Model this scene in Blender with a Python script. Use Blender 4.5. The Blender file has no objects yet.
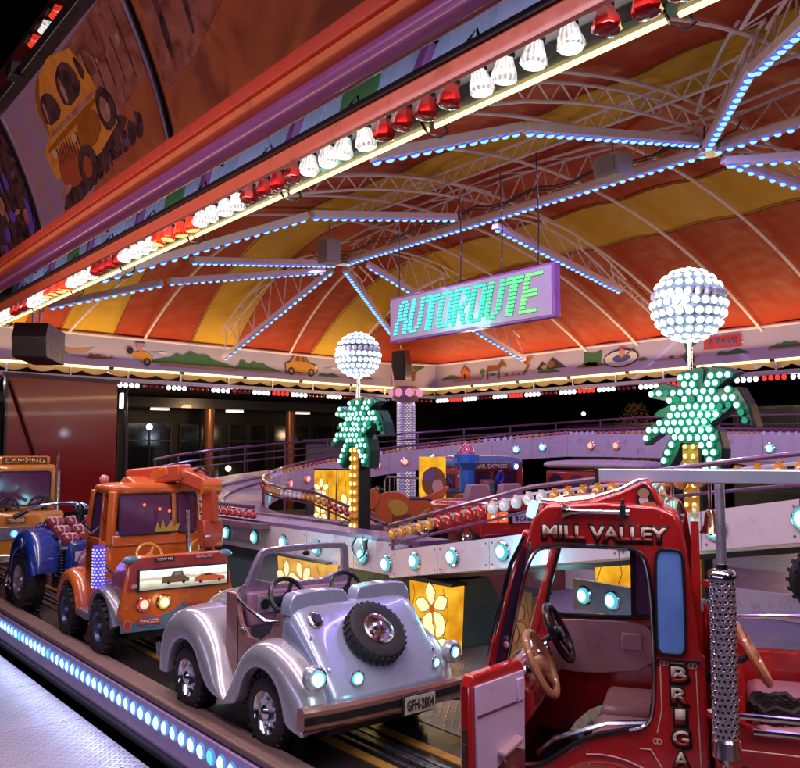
import bpy, bmesh, math, random
from mathutils import Vector, Matrix, Euler
R = math.radians
PI = math.pi
random.seed(7)
scene = bpy.context.scene
COL = scene.collection

# ------------------------------------------------------------------ camera, sky, lamps, exposure
# ride frame: U runs along the front edge to the far left end, V runs into the ride, z up.  world = (-U, V, z)
def W(u, v, z=0.0):
    return Vector((-u, v, z))

cam_d = bpy.data.cameras.new('camera'); cam = bpy.data.objects.new('camera', cam_d); COL.objects.link(cam)
scene.camera = cam
cam_d.sensor_width = 36.0; cam_d.lens = 36.0 * 880 / 800; cam_d.clip_start = 0.05; cam_d.clip_end = 400
cam.location = (0, 0, 1.7)
AZ = R(37.3); PITCH = math.atan(66 / 880)
fwd = Vector((-math.cos(AZ) * math.cos(PITCH), math.sin(AZ) * math.cos(PITCH), math.sin(PITCH)))
cam.rotation_euler = fwd.to_track_quat('-Z', 'Y').to_euler()

world = bpy.data.worlds.new('World'); scene.world = world; world.use_nodes = True
wn = world.node_tree.nodes; bg = wn['Background']
sky = wn.new('ShaderNodeTexSky'); sky.sky_type = 'NISHITA'; sky.sun_disc = False
sky.sun_elevation = R(-5.0); sky.sun_rotation = R(200); sky.air_density = 1.0
world.node_tree.links.new(sky.outputs[0], bg.inputs[0]); bg.inputs[1].default_value = 0.06

scene.view_settings.view_transform = 'Standard'; scene.view_settings.look = 'None'
scene.view_settings.exposure = 0.0; scene.view_settings.gamma = 1.0
cy = scene.cycles
cy.use_denoising = True; cy.max_bounces = 6; cy.diffuse_bounces = 3; cy.glossy_bounces = 4; cy.transmission_bounces = 4
cy.sample_clamp_indirect = 3.0; cy.sample_clamp_direct = 0.0; cy.caustics_reflective = False; cy.caustics_refractive = False

def strip_light(name, p, q, power, color, width=0.08, aim=(0, 0, -1), spread=180):
    """one long lamp standing for a row of lit tubes, bulbs or diodes built where it stands, or an added fill"""
    p = Vector(p); q = Vector(q); L = (q - p).length
    d = bpy.data.lights.new(name, 'AREA'); d.shape = 'RECTANGLE'; d.size = L; d.size_y = width
    d.energy = power; d.color = color; d.spread = R(spread)
    o = bpy.data.objects.new(name, d); COL.objects.link(o)
    x = (q - p).normalized(); z = -Vector(aim); z = (z - x * z.dot(x)).normalized(); y = z.cross(x)
    m = Matrix((x, y, z)).transposed().to_4x4(); m.translation = (p + q) / 2
    o.matrix_world = m
    return o

def point_light(name, p, power, color, r=0.06):
    d = bpy.data.lights.new(name, 'POINT'); d.energy = power; d.color = color; d.shadow_soft_size = r
    o = bpy.data.objects.new(name, d); COL.objects.link(o); o.location = p
    return o

WARM = (1.0, 0.66, 0.30); VIO = (0.42, 0.30, 1.0); LAV = (0.95, 0.74, 0.90); CYAN = (0.25, 0.9, 1.0)
# fluorescent tubes along the far fascias (they wash the tent fabric), the front rail tube and bulbs, the diode beams
strip_light('left_tube_lamp', W(18.1, 3.4, 3.52), W(19.6, 14.4, 3.52), 95, WARM, aim=(0.75, 0, 1))
strip_light('back_tube_lamp', W(19.2, 15.95, 3.52), W(9, 15.95, 3.52), 115, WARM, aim=(0, -0.8, 1))
strip_light('back_tube_lamp', W(9, 15.95, 3.52), W(-2, 15.95, 3.52), 110, WARM, aim=(0, -0.8, 1))
strip_light('left_bulb_lamp', W(18.0, 3.4, 3.0), W(19.5, 14.4, 3.0), 60, (1, .86, .8), aim=(0.6, 0, -1))
strip_light('back_bulb_lamp', W(19.2, 15.9, 3.0), W(0, 15.9, 3.0), 90, (1, .86, .8), aim=(0, -0.6, -1))
strip_light('front_bulb_lamp', W(12, 2.62, 3.27), W(5, 2.62, 3.27), 90, (1, .80, .86), width=.12, aim=(0, 0.35, -1))
strip_light('front_bulb_lamp', W(5, 2.62, 3.27), W(-1.5, 2.62, 3.27), 90, (1, .80, .86), width=.12, aim=(0, 0.35, -1))
strip_light('bulb_plate_lamp', W(12, 2.55, 3.30), W(-1, 2.55, 3.30), 16, (1, .95, .95), width=.04, aim=(0, 0, 1))
strip_light('inner_board_fill', W(12, 2.72, 3.50), W(-1, 2.72, 3.50), 34, (.72, .78, 1), width=.04, aim=(0, 1, .6))  # fill added behind the rail to brighten the dark inner board
strip_light('front_tube_lamp', W(12, 2.9, 3.34), W(-1.5, 2.9, 3.34), 60, (1, .78, .50), width=.05, aim=(0, 1, 0.5))
strip_light('ridge_diode_lamp', W(15, 10, 5.50), W(6.46, 10, 5.50), 85, VIO)
strip_light('beam_diode_lamp', W(6.46, 9.8, 5.45), W(6.46, 5.0, 4.45), 60, VIO)
strip_light('beam_diode_lamp', W(10.6, 9.8, 5.42), W(10.6, 4.2, 4.05), 60, VIO)
strip_light('beam_diode_lamp', W(15, 10, 5.45), W(18.5, 9.0, 3.8), 45, VIO)
strip_light('beam_diode_lamp', W(15, 9.6, 5.4), W(16, 4.6, 4.15), 45, VIO)
strip_light('beam_diode_lamp', W(6.4, 10.3, 5.4), W(4.5, 15, 4.3), 45, VIO)
strip_light('beam_diode_lamp', W(6.3, 9.5, 5.4), W(2.6, 5.0, 4.7), 60, VIO)
strip_light('fascia_spill_fill', W(14, 0.35, 2.6), W(3, 0.35, 2.6), 85, (1, .56, .40), width=.3, aim=(0, 0.6, 0.9))  # unseen fill added to brighten the fascia, for spill from other lamps
strip_light('step_diode_lamp', W(11, 2.33, -.1), W(3, 2.33, -.1), 26, (.45, .62, 1), width=.06, aim=(0, -1, -.25))
strip_light('walkway_bulb_lamp', W(9, 1.3, 4.0), W(-1, 1.3, 4.0), 80, LAV, width=.2, aim=(0, 0.35, -1), spread=125)
strip_light('opposite_stall_lamp', W(9, -4.5, 2.6), W(-4, -4.5, 2.6), 105, (.62, .60, 1), width=.35, aim=(0, 1, -.1))
point_light('globe_lamp', W(7.8, 4.95, 2.72), 9, (.85, .93, 1), .12)
point_light('globe_lamp', W(4.7, 6.6, 3.04), 14, (.85, .93, 1), .12)
point_light('palm_lamp', W(4.8, 6.65, 2.0), 12, (.15, 1, .6), .12)
point_light('palm_lamp', W(7.8, 5.0, 1.95), 5, (.15, 1, .6), .12)
point_light('lantern_lamp', W(5.8, 4.3, .35), 5, (1, .68, .12), .15)
point_light('lantern_lamp', W(7.8, 4.35, .5), 3, (1, .68, .12), .15)
point_light('girder_diode_lamp', W(4.6, 4.45, .9), 7, CYAN, .06)
point_light('girder_diode_lamp', W(7.5, 4.3, .8), 6, CYAN, .06)
point_light('sign_diode_lamp', W(8, 6.6, 3.3), 10, (.3, 1, .7), .1)
point_light('inner_ride_lamp', W(9.5, 8.6, 2.6), 28, (1, .6, .62), .15)
point_light('inner_ride_lamp', W(4.5, 9.5, 2.4), 26, (1, .6, .75), .15)
point_light('corner_street_lamp', W(20.0, 6.6, 2.8), 25, (.9, .9, 1), .1)
point_light('arcade_lamp', W(24, 12, 3.0), 110, (1, .6, .3), .2)
point_light('stall_lamp', W(11, 20.5, 2.6), 60, (1, .7, .45), .15)  # fills added by the stalls for background glow, no fixtures built
point_light('stall_lamp', W(4, 20, 2.4), 60, (.6, .8, 1), .15)
point_light('stall_lamp', W(18, 21, 2.4), 50, (1, .6, .4), .15)

# ------------------------------------------------------------------ materials
MC = {}
WEAR = dict(fire_red=.55, tow_orange=.6, silver_paint=.35, tail_blue_lit_silver=.35, taxi_yellow=.6, tractor_blue=.5, lilac_panel=.6, girder_paint=.6, door_lilac=.5, beam_paint=.5, bumper_copper=.5, frame_mauve=.3, step_purple=.6, cherry_red=.5, orange_fascia_paint=.5, red_fascia_paint=.4, moulding_orange=.4, trim_pink=.5, grey_fender=.5, salmon_side=.4)
def mat(name, col, rough=0.5, metal=0.0, coat=0.0, var=0.12, scale=6.0, bump=0.0, bscale=60.0, alpha=None, trans=0.0, spec=None, wear=None):
    wear = WEAR.get(name) if wear is None else wear
    if name in MC: return MC[name]
    m = bpy.data.materials.new(name); m.use_nodes = True; MC[name] = m
    nt = m.node_tree; n = nt.nodes; L = nt.links; b = n['Principled BSDF']
    tc = n.new('ShaderNodeTexCoord'); no = n.new('ShaderNodeTexNoise'); no.inputs['Scale'].default_value = scale; no.inputs['Detail'].default_value = 6
    L.new(tc.outputs['Object'], no.inputs['Vector'])
    mix = n.new('ShaderNodeMix'); mix.data_type = 'RGBA'
    c = Vector(col)
    mix.inputs[6].default_value = (*(c * (1 - var)), 1); mix.inputs[7].default_value = (*[min(1, v) for v in c * (1 + var)], 1)
    L.new(no.outputs['Fac'], mix.inputs[0]); L.new(mix.outputs[2], b.inputs['Base Color'])
    mr = n.new('ShaderNodeMapRange'); mr.inputs[1].default_value = .3; mr.inputs[2].default_value = .7
    mr.inputs[3].default_value = max(0.02, rough * .8); mr.inputs[4].default_value = min(1, rough * 1.25)
    no2 = n.new('ShaderNodeTexNoise'); no2.inputs['Scale'].default_value = scale * 3.3; no2.inputs['Detail'].default_value = 4
    L.new(tc.outputs['Object'], no2.inputs['Vector']); L.new(no2.outputs['Fac'], mr.inputs[0]); L.new(mr.outputs[0], b.inputs['Roughness'])
    b.inputs['Metallic'].default_value = metal
    if wear:
        # grime clouds and thin rubbed scratches
        g1 = n.new('ShaderNodeTexNoise'); g1.inputs['Scale'].default_value = 5; g1.inputs['Detail'].default_value = 10; g1.inputs['Roughness'].default_value = .7; L.new(tc.outputs['Object'], g1.inputs['Vector'])
        r1 = n.new('ShaderNodeMapRange'); r1.inputs[1].default_value = .56; r1.inputs[2].default_value = .74; r1.inputs[4].default_value = wear; L.new(g1.outputs['Fac'], r1.inputs[0])
        m2 = n.new('ShaderNodeMix'); m2.data_type = 'RGBA'; m2.inputs[7].default_value = (.09, .06, .05, 1); L.new(r1.outputs[0], m2.inputs[0]); L.new(mix.outputs[2], m2.inputs[6])
        mp2 = n.new('ShaderNodeMapping'); mp2.inputs['Rotation'].default_value = (.4, .9, .3); mp2.inputs['Scale'].default_value = (70, 6, 60); L.new(tc.outputs['Object'], mp2.inputs[0])
        g2 = n.new('ShaderNodeTexNoise'); g2.inputs['Scale'].default_value = 1; g2.inputs['Detail'].default_value = 2; L.new(mp2.outputs[0], g2.inputs['Vector'])
        r2 = n.new('ShaderNodeMapRange'); r2.inputs[1].default_value = .70; r2.inputs[2].default_value = .76; r2.inputs[4].default_value = wear * .7; L.new(g2.outputs['Fac'], r2.inputs[0])
        m3 = n.new('ShaderNodeMix'); m3.data_type = 'RGBA'; m3.inputs[7].default_value = (.62, .58, .55, 1); L.new(r2.outputs[0], m3.inputs[0]); L.new(m2.outputs[2], m3.inputs[6]); L.new(m3.outputs[2], b.inputs['Base Color'])
        ma = n.new('ShaderNodeMath'); ma.operation = 'ADD'; L.new(mr.outputs[0], ma.inputs[0]); ms = n.new('ShaderNodeMath'); ms.operation = 'MULTIPLY'; ms.inputs[1].default_value = .6; L.new(r1.outputs[0], ms.inputs[0]); L.new(ms.outputs[0], ma.inputs[1]); L.new(ma.outputs[0], b.inputs['Roughness'])
    b.inputs['Coat Weight'].default_value = coat; b.inputs['Coat Roughness'].default_value = 0.05
    if trans: b.inputs['Transmission Weight'].default_value = trans
    if alpha is not None: b.inputs['Alpha'].default_value = alpha
    if spec is not None: b.inputs['Specular IOR Level'].default_value = spec
    if bump:
        bp = n.new('ShaderNodeBump'); bp.inputs['Strength'].default_value = bump; bp.inputs['Distance'].default_value = 0.01
        nb = n.new('ShaderNodeTexNoise'); nb.inputs['Scale'].default_value = bscale; nb.inputs['Detail'].default_value = 5
        L.new(tc.outputs['Object'], nb.inputs['Vector']); L.new(nb.outputs['Fac'], bp.inputs['Height']); L.new(bp.outputs[0], b.inputs['Normal'])
    return m

def glow(name, col, strength, sample=False):
    if name in MC: return MC[name]
    m = bpy.data.materials.new(name); m.use_nodes = True; MC[name] = m
    nt = m.node_tree; nt.nodes.clear()
    e = nt.nodes.new('ShaderNodeEmission'); o = nt.nodes.new('ShaderNodeOutputMaterial')
    e.inputs[0].default_value = (*col, 1); e.inputs[1].default_value = strength
    nt.links.new(e.outputs[0], o.inputs[0])
    m.cycles.emission_sampling = 'AUTO' if sample else 'NONE'
    return m

def plate_mat(name, col, rough=.35, metal=.7, pitch=.03, strength=.9):
    """chequer plate: two crossed families of short raised bars"""
    if name in MC: return MC[name]
    m = mat(name, col, rough, metal, var=.25, scale=2.5)
    nt = m.node_tree; n = nt.nodes; L = nt.links; b = n['Principled BSDF']
    tc = n.new('ShaderNodeTexCoord')
    hs = []
    for a in (45, -45):
        mp = n.new('ShaderNodeMapping'); mp.inputs['Rotation'].default_value = (0, 0, R(a)); mp.inputs['Scale'].default_value = (1 / pitch, 1 / pitch, 1)
        L.new(tc.outputs['Object'], mp.inputs[0])
        sx = n.new('ShaderNodeSeparateXYZ'); L.new(mp.outputs[0], sx.inputs[0])
        vals = []
        for k, (mul, lo) in enumerate(((1.0, .18), (0.5, .62))):
            f = n.new('ShaderNodeMath'); f.operation = 'MULTIPLY'; f.inputs[1].default_value = mul; L.new(sx.outputs[k], f.inputs[0])
            g = n.new('ShaderNodeMath'); g.operation = 'FRACT'; L.new(f.outputs[0], g.inputs[0])
            h = n.new('ShaderNodeMath'); h.operation = 'PINGPONG'; h.inputs[1].default_value = .5; L.new(g.outputs[0], h.inputs[0])
            r = n.new('ShaderNodeMapRange'); r.interpolation_type = 'SMOOTHSTEP'
            r.inputs[1].default_value = .5 - lo / 2 - .08; r.inputs[2].default_value = .5 - lo / 2 + .08; L.new(h.outputs[0], r.inputs[0]); vals.append(r)
        mu = n.new('ShaderNodeMath'); mu.operation = 'MULTIPLY'; L.new(vals[0].outputs[0], mu.inputs[0]); L.new(vals[1].outputs[0], mu.inputs[1]); hs.append(mu)
    mx = n.new('ShaderNodeMath'); mx.operation = 'MAXIMUM'; L.new(hs[0].outputs[0], mx.inputs[0]); L.new(hs[1].outputs[0], mx.inputs[1])
    bp = n.new('ShaderNodeBump'); bp.inputs['Strength'].default_value = strength; bp.inputs['Distance'].default_value = 0.004
    L.new(mx.outputs[0], bp.inputs['Height']); L.new(bp.outputs[0], b.inputs['Normal'])
    return m

CHROME = mat('chrome', (.82, .82, .85), .15, 1.0, var=.03)
STEEL = mat('dull_steel', (.5, .5, .52), .32, 1.0, var=.15)
BLACK = mat('black_paint', (.012, .012, .014), .35, coat=.3)
RUBBER = mat('rubber', (.018, .017, .018), .62, bump=.25, bscale=90)
BLKPL = mat('black_plastic', (.015, .015, .018), .28)
WHITE = mat('white_paint', (.62, .60, .64), .35, coat=.3, var=.05)
PANELW = mat('lilac_panel', (.58, .50, .60), .3, coat=.5, var=.08)
BEAMP = mat('beam_paint', (.80, .68, .76), .45, var=.1)
PURPLE = mat('purple_paint', (.20, .05, .18), .35, coat=.3)
REDP = mat('red_fascia_paint', (.50, .05, .02), .5, coat=.15)
ORP = mat('orange_fascia_paint', (.62, .12, .05), .35, coat=.4)
TRUCKRED = mat('fire_red', (.52, .016, .014), .22, coat=1.0, var=.08)
TOWOR = mat('tow_orange', (.62, .13, .018), .28, coat=.8, var=.22, scale=3)
SILVER = mat('silver_paint', (.52, .52, .57), .24, .40, coat=.9, var=.02, scale=1.2)
YELT = mat('taxi_yellow', (.60, .21, .02), .3, coat=.7)
BLUEP = mat('tractor_blue', (.008, .035, .26), .25, coat=.8)
GREYF = mat('grey_fender', (.22, .21, .24), .3, .4, coat=.6)
DGLASS = mat('dark_glass', (.05, .02, .05), .06, var=.05, spec=.9)
PINKSEAT = mat('pink_seat', (.42, .22, .22), .42, coat=.2)
TAN = mat('tan_wheel', (.55, .26, .12), .35, coat=.5)
GOLD = mat('gold_trim', (.75, .50, .16), .22, .9)
CREAM = mat('cream_letter', (.75, .62, .50), .4)
REDL = mat('dark_red_letter', (.5, .03, .02), .4)
AMBERP = mat('amber_cap', (.60, .27, .03), .18, coat=.6)
REDCAP = mat('red_cap', (.42, .012, .012), .16, coat=.8)
CLEARCAP = mat('clear_cap', (.72, .66, .72), .15, coat=.8)
E_WHITE = glow('lit_white', (1, .97, .95), 3.2)
E_WSOFT = glow('lit_white_side', (.80, .85, .95), 1.15)
E_RED = glow('lit_red', (1, .06, .03), 1.3)
E_REDHOT = glow('lit_red_core', (1, .45, .12), 2.2)
E_TUBE = glow('lit_tube', (1, .80, .34), 2.6)
E_CY = glow('lit_cyan', (.62, 1, 1), 2.4)
E_CY2 = glow('lit_cyan_rim', (.10, .62, .75), 1.0)
E_BL = glow('lit_blue', (.24, .58, 1), 1.75)
E_BL2 = glow('lit_blue_rim', (.09, .10, .95), 1.1)
E_GREEN = glow('lit_palm_green', (.45, 1, .82), 2.3)
E_GREEN2 = glow('lit_palm_rim', (.02, .42, .27), .8)
E_AMB = glow('lit_amber', (1, .72, .22), 2.4)
E_AMB2 = glow('lit_amber_rim', (.9, .32, .03), .8)
E_VIO = glow('lit_violet', (.28, .14, 1), 1.6)
E_PINK = glow('lit_pink', (1, .35, .55), 1.6)

# ------------------------------------------------------------------ mesh helpers
class MB:
    def __init__(s): s.v = []; s.f = []; s.m = []
    def add(s, vs, fs, mi=0):
        o = len(s.v); s.v += [tuple(v) for v in vs]
        for f in fs: s.f.append(tuple(o + i for i in f)); s.m.append(mi)
        return s
    def box(s, c, d, rot=None, mi=0):
        x, y, z = d[0] / 2, d[1] / 2, d[2] / 2
        vs = [Vector(p) for p in ((-x, -y, -z), (x, -y, -z), (x, y, -z), (-x, y, -z), (-x, -y, z), (x, -y, z), (x, y, z), (-x, y, z))]
        if rot is not None:
            M = rot if isinstance(rot, Matrix) else Euler(rot).to_matrix()
            vs = [M @ v for v in vs]
        c = Vector(c)
        return s.add([v + c for v in vs], [(0, 3, 2, 1), (4, 5, 6, 7), (0, 1, 5, 4), (1, 2, 6, 5), (2, 3, 7, 6), (3, 0, 4, 7)], mi)
    def bar(s, p, q, w, h, mi=0, up=(0, 0, 1)):
        p = Vector(p); q = Vector(q); x = (q - p).normalized(); z = Vector(up); z = (z - x * z.dot(x))
        z = z.normalized() if z.length > 1e-4 else Vector((1, 0, 0)); y = z.cross(x)
        return s.box((p + q) / 2, ((q - p).length, w, h), Matrix((x, y, z)).transposed(), mi)
    def tube(s, pts, r, n=8, closed=False, mi=0, caps=True):
        pts = [Vector(p) for p in pts]; k = len(pts); rr = r if isinstance(r, (list, tuple)) else [r] * k
        ref = None; rings = []
        for i, p in enumerate(pts):
            a = pts[(i - 1) % k] if (closed or i > 0) else p; b = pts[(i + 1) % k] if (closed or i < k - 1) else p
            t = (b - a).normalized()
            if ref is None: ref = Vector((0, 0, 1)) if abs(t.z) < .9 else Vector((1, 0, 0))
            u = (ref - t * ref.dot(t)).normalized(); ref = u; w = t.cross(u)
            rings.append([p + (u * math.cos(2 * PI * j / n) + w * math.sin(2 * PI * j / n)) * rr[i] for j in range(n)])
        vs = [v for g in rings for v in g]; fs = []
        for i in range(k if closed else k - 1):
            a = i * n; b = ((i + 1) % k) * n
            for j in range(n): fs.append((a + j, a + (j + 1) % n, b + (j + 1) % n, b + j))
        if caps and not closed:
            fs.append(tuple(range(n))[::-1]); fs.append(tuple((k - 1) * n + j for j in range(n)))
        return s.add(vs, fs, mi)
    def cyl(s, p, q, r0, r1=None, n=16, mi=0):
        return s.tube([p, q], [r0, r0 if r1 is None else r1], n, mi=mi)
    def lathe(s, prof, n=16, c=(0, 0, 0), axis='Z', mi=None, cap=True):
        """prof: (radius, height[, material]) from bottom to top"""
        c = Vector(c); vs = []; fs = []; ms = []
        for pr in prof:
            r, h = pr[0], pr[1]
            for j in range(n):
                a = 2 * PI * j / n; x, y = r * math.cos(a), r * math.sin(a)
                v = Vector((x, y, h)) if axis == 'Z' else Vector((x, -h, y)) if axis == '-Y' else Vector((h, x, y)) if axis == 'X' else Vector((x, h, -y))
                vs.append(c + v)
        o = len(s.v); s.v += [tuple(v) for v in vs]
        for i in range(len(prof) - 1):
            m_ = prof[i][2] if len(prof[i]) > 2 else (mi or 0)
            for j in range(n):
                s.f.append((o + i * n + j, o + i * n + (j + 1) % n, o + (i + 1) * n + (j + 1) % n, o + (i + 1) * n + j)); s.m.append(m_)
        if cap and prof[0][0] > 1e-4: s.f.append(tuple(o + j for j in range(n))[::-1]); s.m.append(prof[0][2] if len(prof[0]) > 2 else 0)
        if cap and prof[-1][0] > 1e-4:
            k = (len(prof) - 1) * n; s.f.append(tuple(o + k + j for j in range(n))); s.m.append(prof[-2][2] if len(prof[-2]) > 2 else 0)
        return s
    def ball(s, c, r, n=12, m=8, sq=(1, 1, 1), mi=0):
        c = Vector(c); o = len(s.v)
        for i in range(m + 1):
            t = PI * i / m
            for j in range(n):
                a = 2 * PI * j / n
                s.v.append((c.x + r * sq[0] * math.sin(t) * math.cos(a), c.y + r * sq[1] * math.sin(t) * math.sin(a), c.z - r * sq[2] * math.cos(t)))
        for i in range(m):
            for j in range(n): s.f.append((o + i * n + j, o + i * n + (j + 1) % n, o + (i + 1) * n + (j + 1) % n, o + (i + 1) * n + j)); s.m.append(mi)
        return s
    def grid(s, rows, mi=0, closed=False, flip=False):
        k = len(rows[0]); o = len(s.v)
        for r in rows: s.v += [tuple(p) for p in r]
        for i in range(len(rows) - 1):
            for j in range(k if closed else k - 1):
                f = (o + i * k + j, o + i * k + (j + 1) % k, o + (i + 1) * k + (j + 1) % k, o + (i + 1) * k + j)
                s.f.append(f[::-1] if flip else f); s.m.append(mi)
        return s
    def prism(s, pts, fn, t, mi=0):
        """pts: 2-d outline, fn(a, b, depth) -> 3-d point; extruded by depth t"""
        n = len(pts); lo = [fn(a, b, 0) for a, b in pts]; hi = [fn(a, b, t) for a, b in pts]
        tris = None
        from mathutils.geometry import tessellate_polygon
        tr = tessellate_polygon([[Vector((a, b, 0)) for a, b in pts]])
        fs = [tuple(t_) for t_ in tr] + [tuple(n + i for i in t_[::-1]) for t_ in tr]
        fs += [(i, (i + 1) % n, n + (i + 1) % n, n + i) for i in range(n)]
        return s.add(lo + hi, fs, mi)
    def mesh(s, name, mats, smooth=True, angle=35):
        me = bpy.data.meshes.new(name); me.from_pydata(s.v, [], s.f)
        mats = mats if isinstance(mats, (list, tuple)) else [mats]
        for m_ in mats: me.materials.append(m_)
        if len(mats) > 1: me.polygons.foreach_set('material_index', s.m)
        b = bmesh.new(); b.from_mesh(me); bmesh.ops.recalc_face_normals(b, faces=b.faces); b.to_mesh(me); b.free()
        if smooth:
            me.polygons.foreach_set('use_smooth', [True] * len(me.polygons)); me.set_sharp_from_angle(angle=R(angle))
        me.update(); return me
    def build(s, name, mats, parent=None, smooth=True, bevel=0, sub=0, loc=None, rot=None, kind=None, angle=35, label=None):
        o = bpy.data.objects.new(name, s.mesh(name, mats, smooth, 180 if sub else angle)); COL.objects.link(o)
        if parent is not None: o.parent = parent
        if loc is not None: o.location = loc
        if rot is not None: o.rotation_euler = rot
        if bevel:
            b = o.modifiers.new('bevel', 'BEVEL'); b.width = bevel; b.segments = 2; b.limit_method = 'ANGLE'; b.angle_limit = R(40)
        if sub:
            b = o.modifiers.new('sub', 'SUBSURF'); b.levels = sub; b.render_levels = sub
        if kind: o['kind'] = kind
        if label: o['label'] = label
        return o

def inst(name, me, parent=None, loc=None, rot=None, scale=None, label=None, kind=None):
    o = bpy.data.objects.new(name, me); COL.objects.link(o)
    if parent is not None: o.parent = parent
    if loc is not None: o.location = loc
    if rot is not None: o.rotation_euler = rot
    if scale is not None: o.scale = scale if hasattr(scale, '__len__') else (scale,) * 3
    if label: o['label'] = label
    if kind: o['kind'] = kind
    return o

def thing(name, label, cat, loc=(0, 0, 0), rz=0.0, group=None):
    o = bpy.data.objects.new(name, None); COL.objects.link(o); o.location = loc; o.rotation_euler = (0, 0, rz)
    o.empty_display_size = .2
    o['label'] = label; o['category'] = cat
    if group: o['group'] = group
    return o

_tc = {}
def text_mesh(body, fit, fat=0.0, depth=0.004, shear=0.0, align='CENTER'):
    key = (body, fit, fat, depth, shear)
    if key in _tc: return _tc[key]
    cu = bpy.data.curves.new('lettering', 'FONT'); cu.body = body; cu.size = 1; cu.extrude = 0; cu.offset = fat; cu.shear = shear; cu.resolution_u = 3
    ob = bpy.data.objects.new('lettering', cu); COL.objects.link(ob)
    dg = bpy.context.evaluated_depsgraph_get(); me = bpy.data.meshes.new_from_object(ob.evaluated_get(dg))
    bpy.data.objects.remove(ob)
    xs = [v.co.x for v in me.vertices]; ys = [v.co.y for v in me.vertices]
    x0, x1, y0, y1 = min(xs), max(xs), min(ys), max(ys)
    sx = fit[0] / (x1 - x0); sy = fit[1] / (y1 - y0)
    for v in me.vertices:
        v.co.x = (v.co.x - (x0 + x1) / 2) * sx; v.co.y = (v.co.y - (y0 + y1) / 2) * sy
    me.materials.clear(); _tc[key] = me
    return me

def text(body, fit, m, parent, loc, rot, fat=0.0, depth=.004, shear=0.0, name='lettering'):
    src = text_mesh(body, fit, fat, depth, shear); me = src.copy()
    me.materials.append(m)
    o = inst(name, me, parent, loc, rot)
    if depth:
        so = o.modifiers.new('thick', 'SOLIDIFY'); so.thickness = depth; so.offset = 1
    return o

def struct(o):
    o['kind'] = 'structure'; return o

# ------------------------------------------------------------------ shared lamp meshes
def dome_mesh(name, r, core, rim, base=None, h=.7, axis='Z', n=10):
    """a small lens: bright cap, dimmer skirt"""
    b = MB(); b.lathe([(r, 0, 1), (r * .93, r * h * .45, 1), (r * .72, r * h * .8, 0), (r * .35, r * h * 1.0, 0), (0.0001, r * h * 1.05, 0)], n)
    return b.mesh(name, [core, rim])
LED_BLUE = dome_mesh('diode', .040, E_BL, E_BL2)

def leds_along(p, q, pitch, r, mats, down=Vector((0, 0, -1)), name='diode_row', parent=None, n=7):
    p = Vector(p); q = Vector(q); L = (q - p).length; k = max(1, int(L / pitch)); b = MB()
    x = (q - p).normalized(); z = (down - x * down.dot(x)).normalized(); y = z.cross(x)
    for i in range(k + 1):
        c = p + (q - p) * ((i + .2) / (k + .4))
        o = len(b.v); prof = [(r, 0), (r * .95, r * .35), (r * .62, r * .75), (0.001, r * .9)]
        for (rr, hh) in prof:
            for j in range(n):
                a = 2 * PI * j / n; b.v.append(tuple(c + (x * math.cos(a) + y * math.sin(a)) * rr + z * hh))
        for a_ in range(3):
            for j in range(n):
                b.f.append((o + a_ * n + j, o + a_ * n + (j + 1) % n, o + (a_ + 1) * n + (j + 1) % n, o + (a_ + 1) * n + j)); b.m.append(1 if a_ == 0 else 0)
    return b.build(name, mats, parent, kind='stuff')

# ================================================================== THE SETTING
M_PLATE = plate_mat('walkway_plate', (.50, .42, .50), .36, .6, .034, 1.6)
M_DECKPL = plate_mat('deck_plate', (.22, .17, .15), .38, .6, .05, 1.0)
M_TRACK = mat('track_surface', (.022, .017, .018), .16, var=.5, scale=1.5, bump=.12, bscale=14)
M_NIGHT = mat('night_ground', (.02, .018, .02), .7, bump=.3, bscale=3)
M_LIP = mat('worn_lip', (.20, .12, .10), .5, var=.35, scale=9, bump=.2, bscale=40)
M_HOLE = mat('inner_floor', (.20, .045, .04), .3, var=.3)

b = MB(); b.grid([[W(90, -60, -.62), W(-60, -60, -.62)], [W(90, 120, -.62), W(-60, 120, -.62)]]); struct(b.build('ground', M_NIGHT))
b = MB(); b.box(W(5, 1.12, -.41), (34, 2.28, .1)); wk = struct(b.build('walkway', BLACK))
for k in range(14):
    b = MB(); b.box(W(-2.4 + k * 1.25, 1.64, -.356), (1.243, 1.25, .008)); pl_ = b.build('floor_plate', M_PLATE, wk)
    b = MB(); b.box(W(-2.4 + k * 1.25, .50, -.356), (1.243, 1.02, .008)); b.build('floor_plate', M_PLATE, wk)
    for du in (-.58, .58):
        for v_ in (1.08, 1.6, 2.13): b = MB(); b.lathe([(.014, 0), (.012, .004), (.0001, .005)], 8, W(-2.4 + k * 1.25 + du, v_, -.352)); b.build('bolt', STEEL, wk)
b = MB(); b.box(W(6, 2.31, -.52), (34, .09, .1)); struct(b.build('gutter_floor', BLACK))
b = MB(); b.box(W(7, 3.02, -.05), (30, 1.04, .1)); struct(b.build('track', M_TRACK))
b = MB(); b.box(W(7, 4.07, -.046), (30, 1.06, .1)); struct(b.build('inner_deck', M_DECKPL))
b = MB(); b.box(W(7, 10.3, -.054), (30, 11.4, .1)); struct(b.build('ride_floor', plate_mat('grey_plate', (.20, .20, .24), .45, .4, .06, .8)))
b = MB(); b.box(W(11.2, 8.4, .17), (7.4, 4.0, .36)); struct(b.build('island_floor', M_HOLE))
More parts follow.
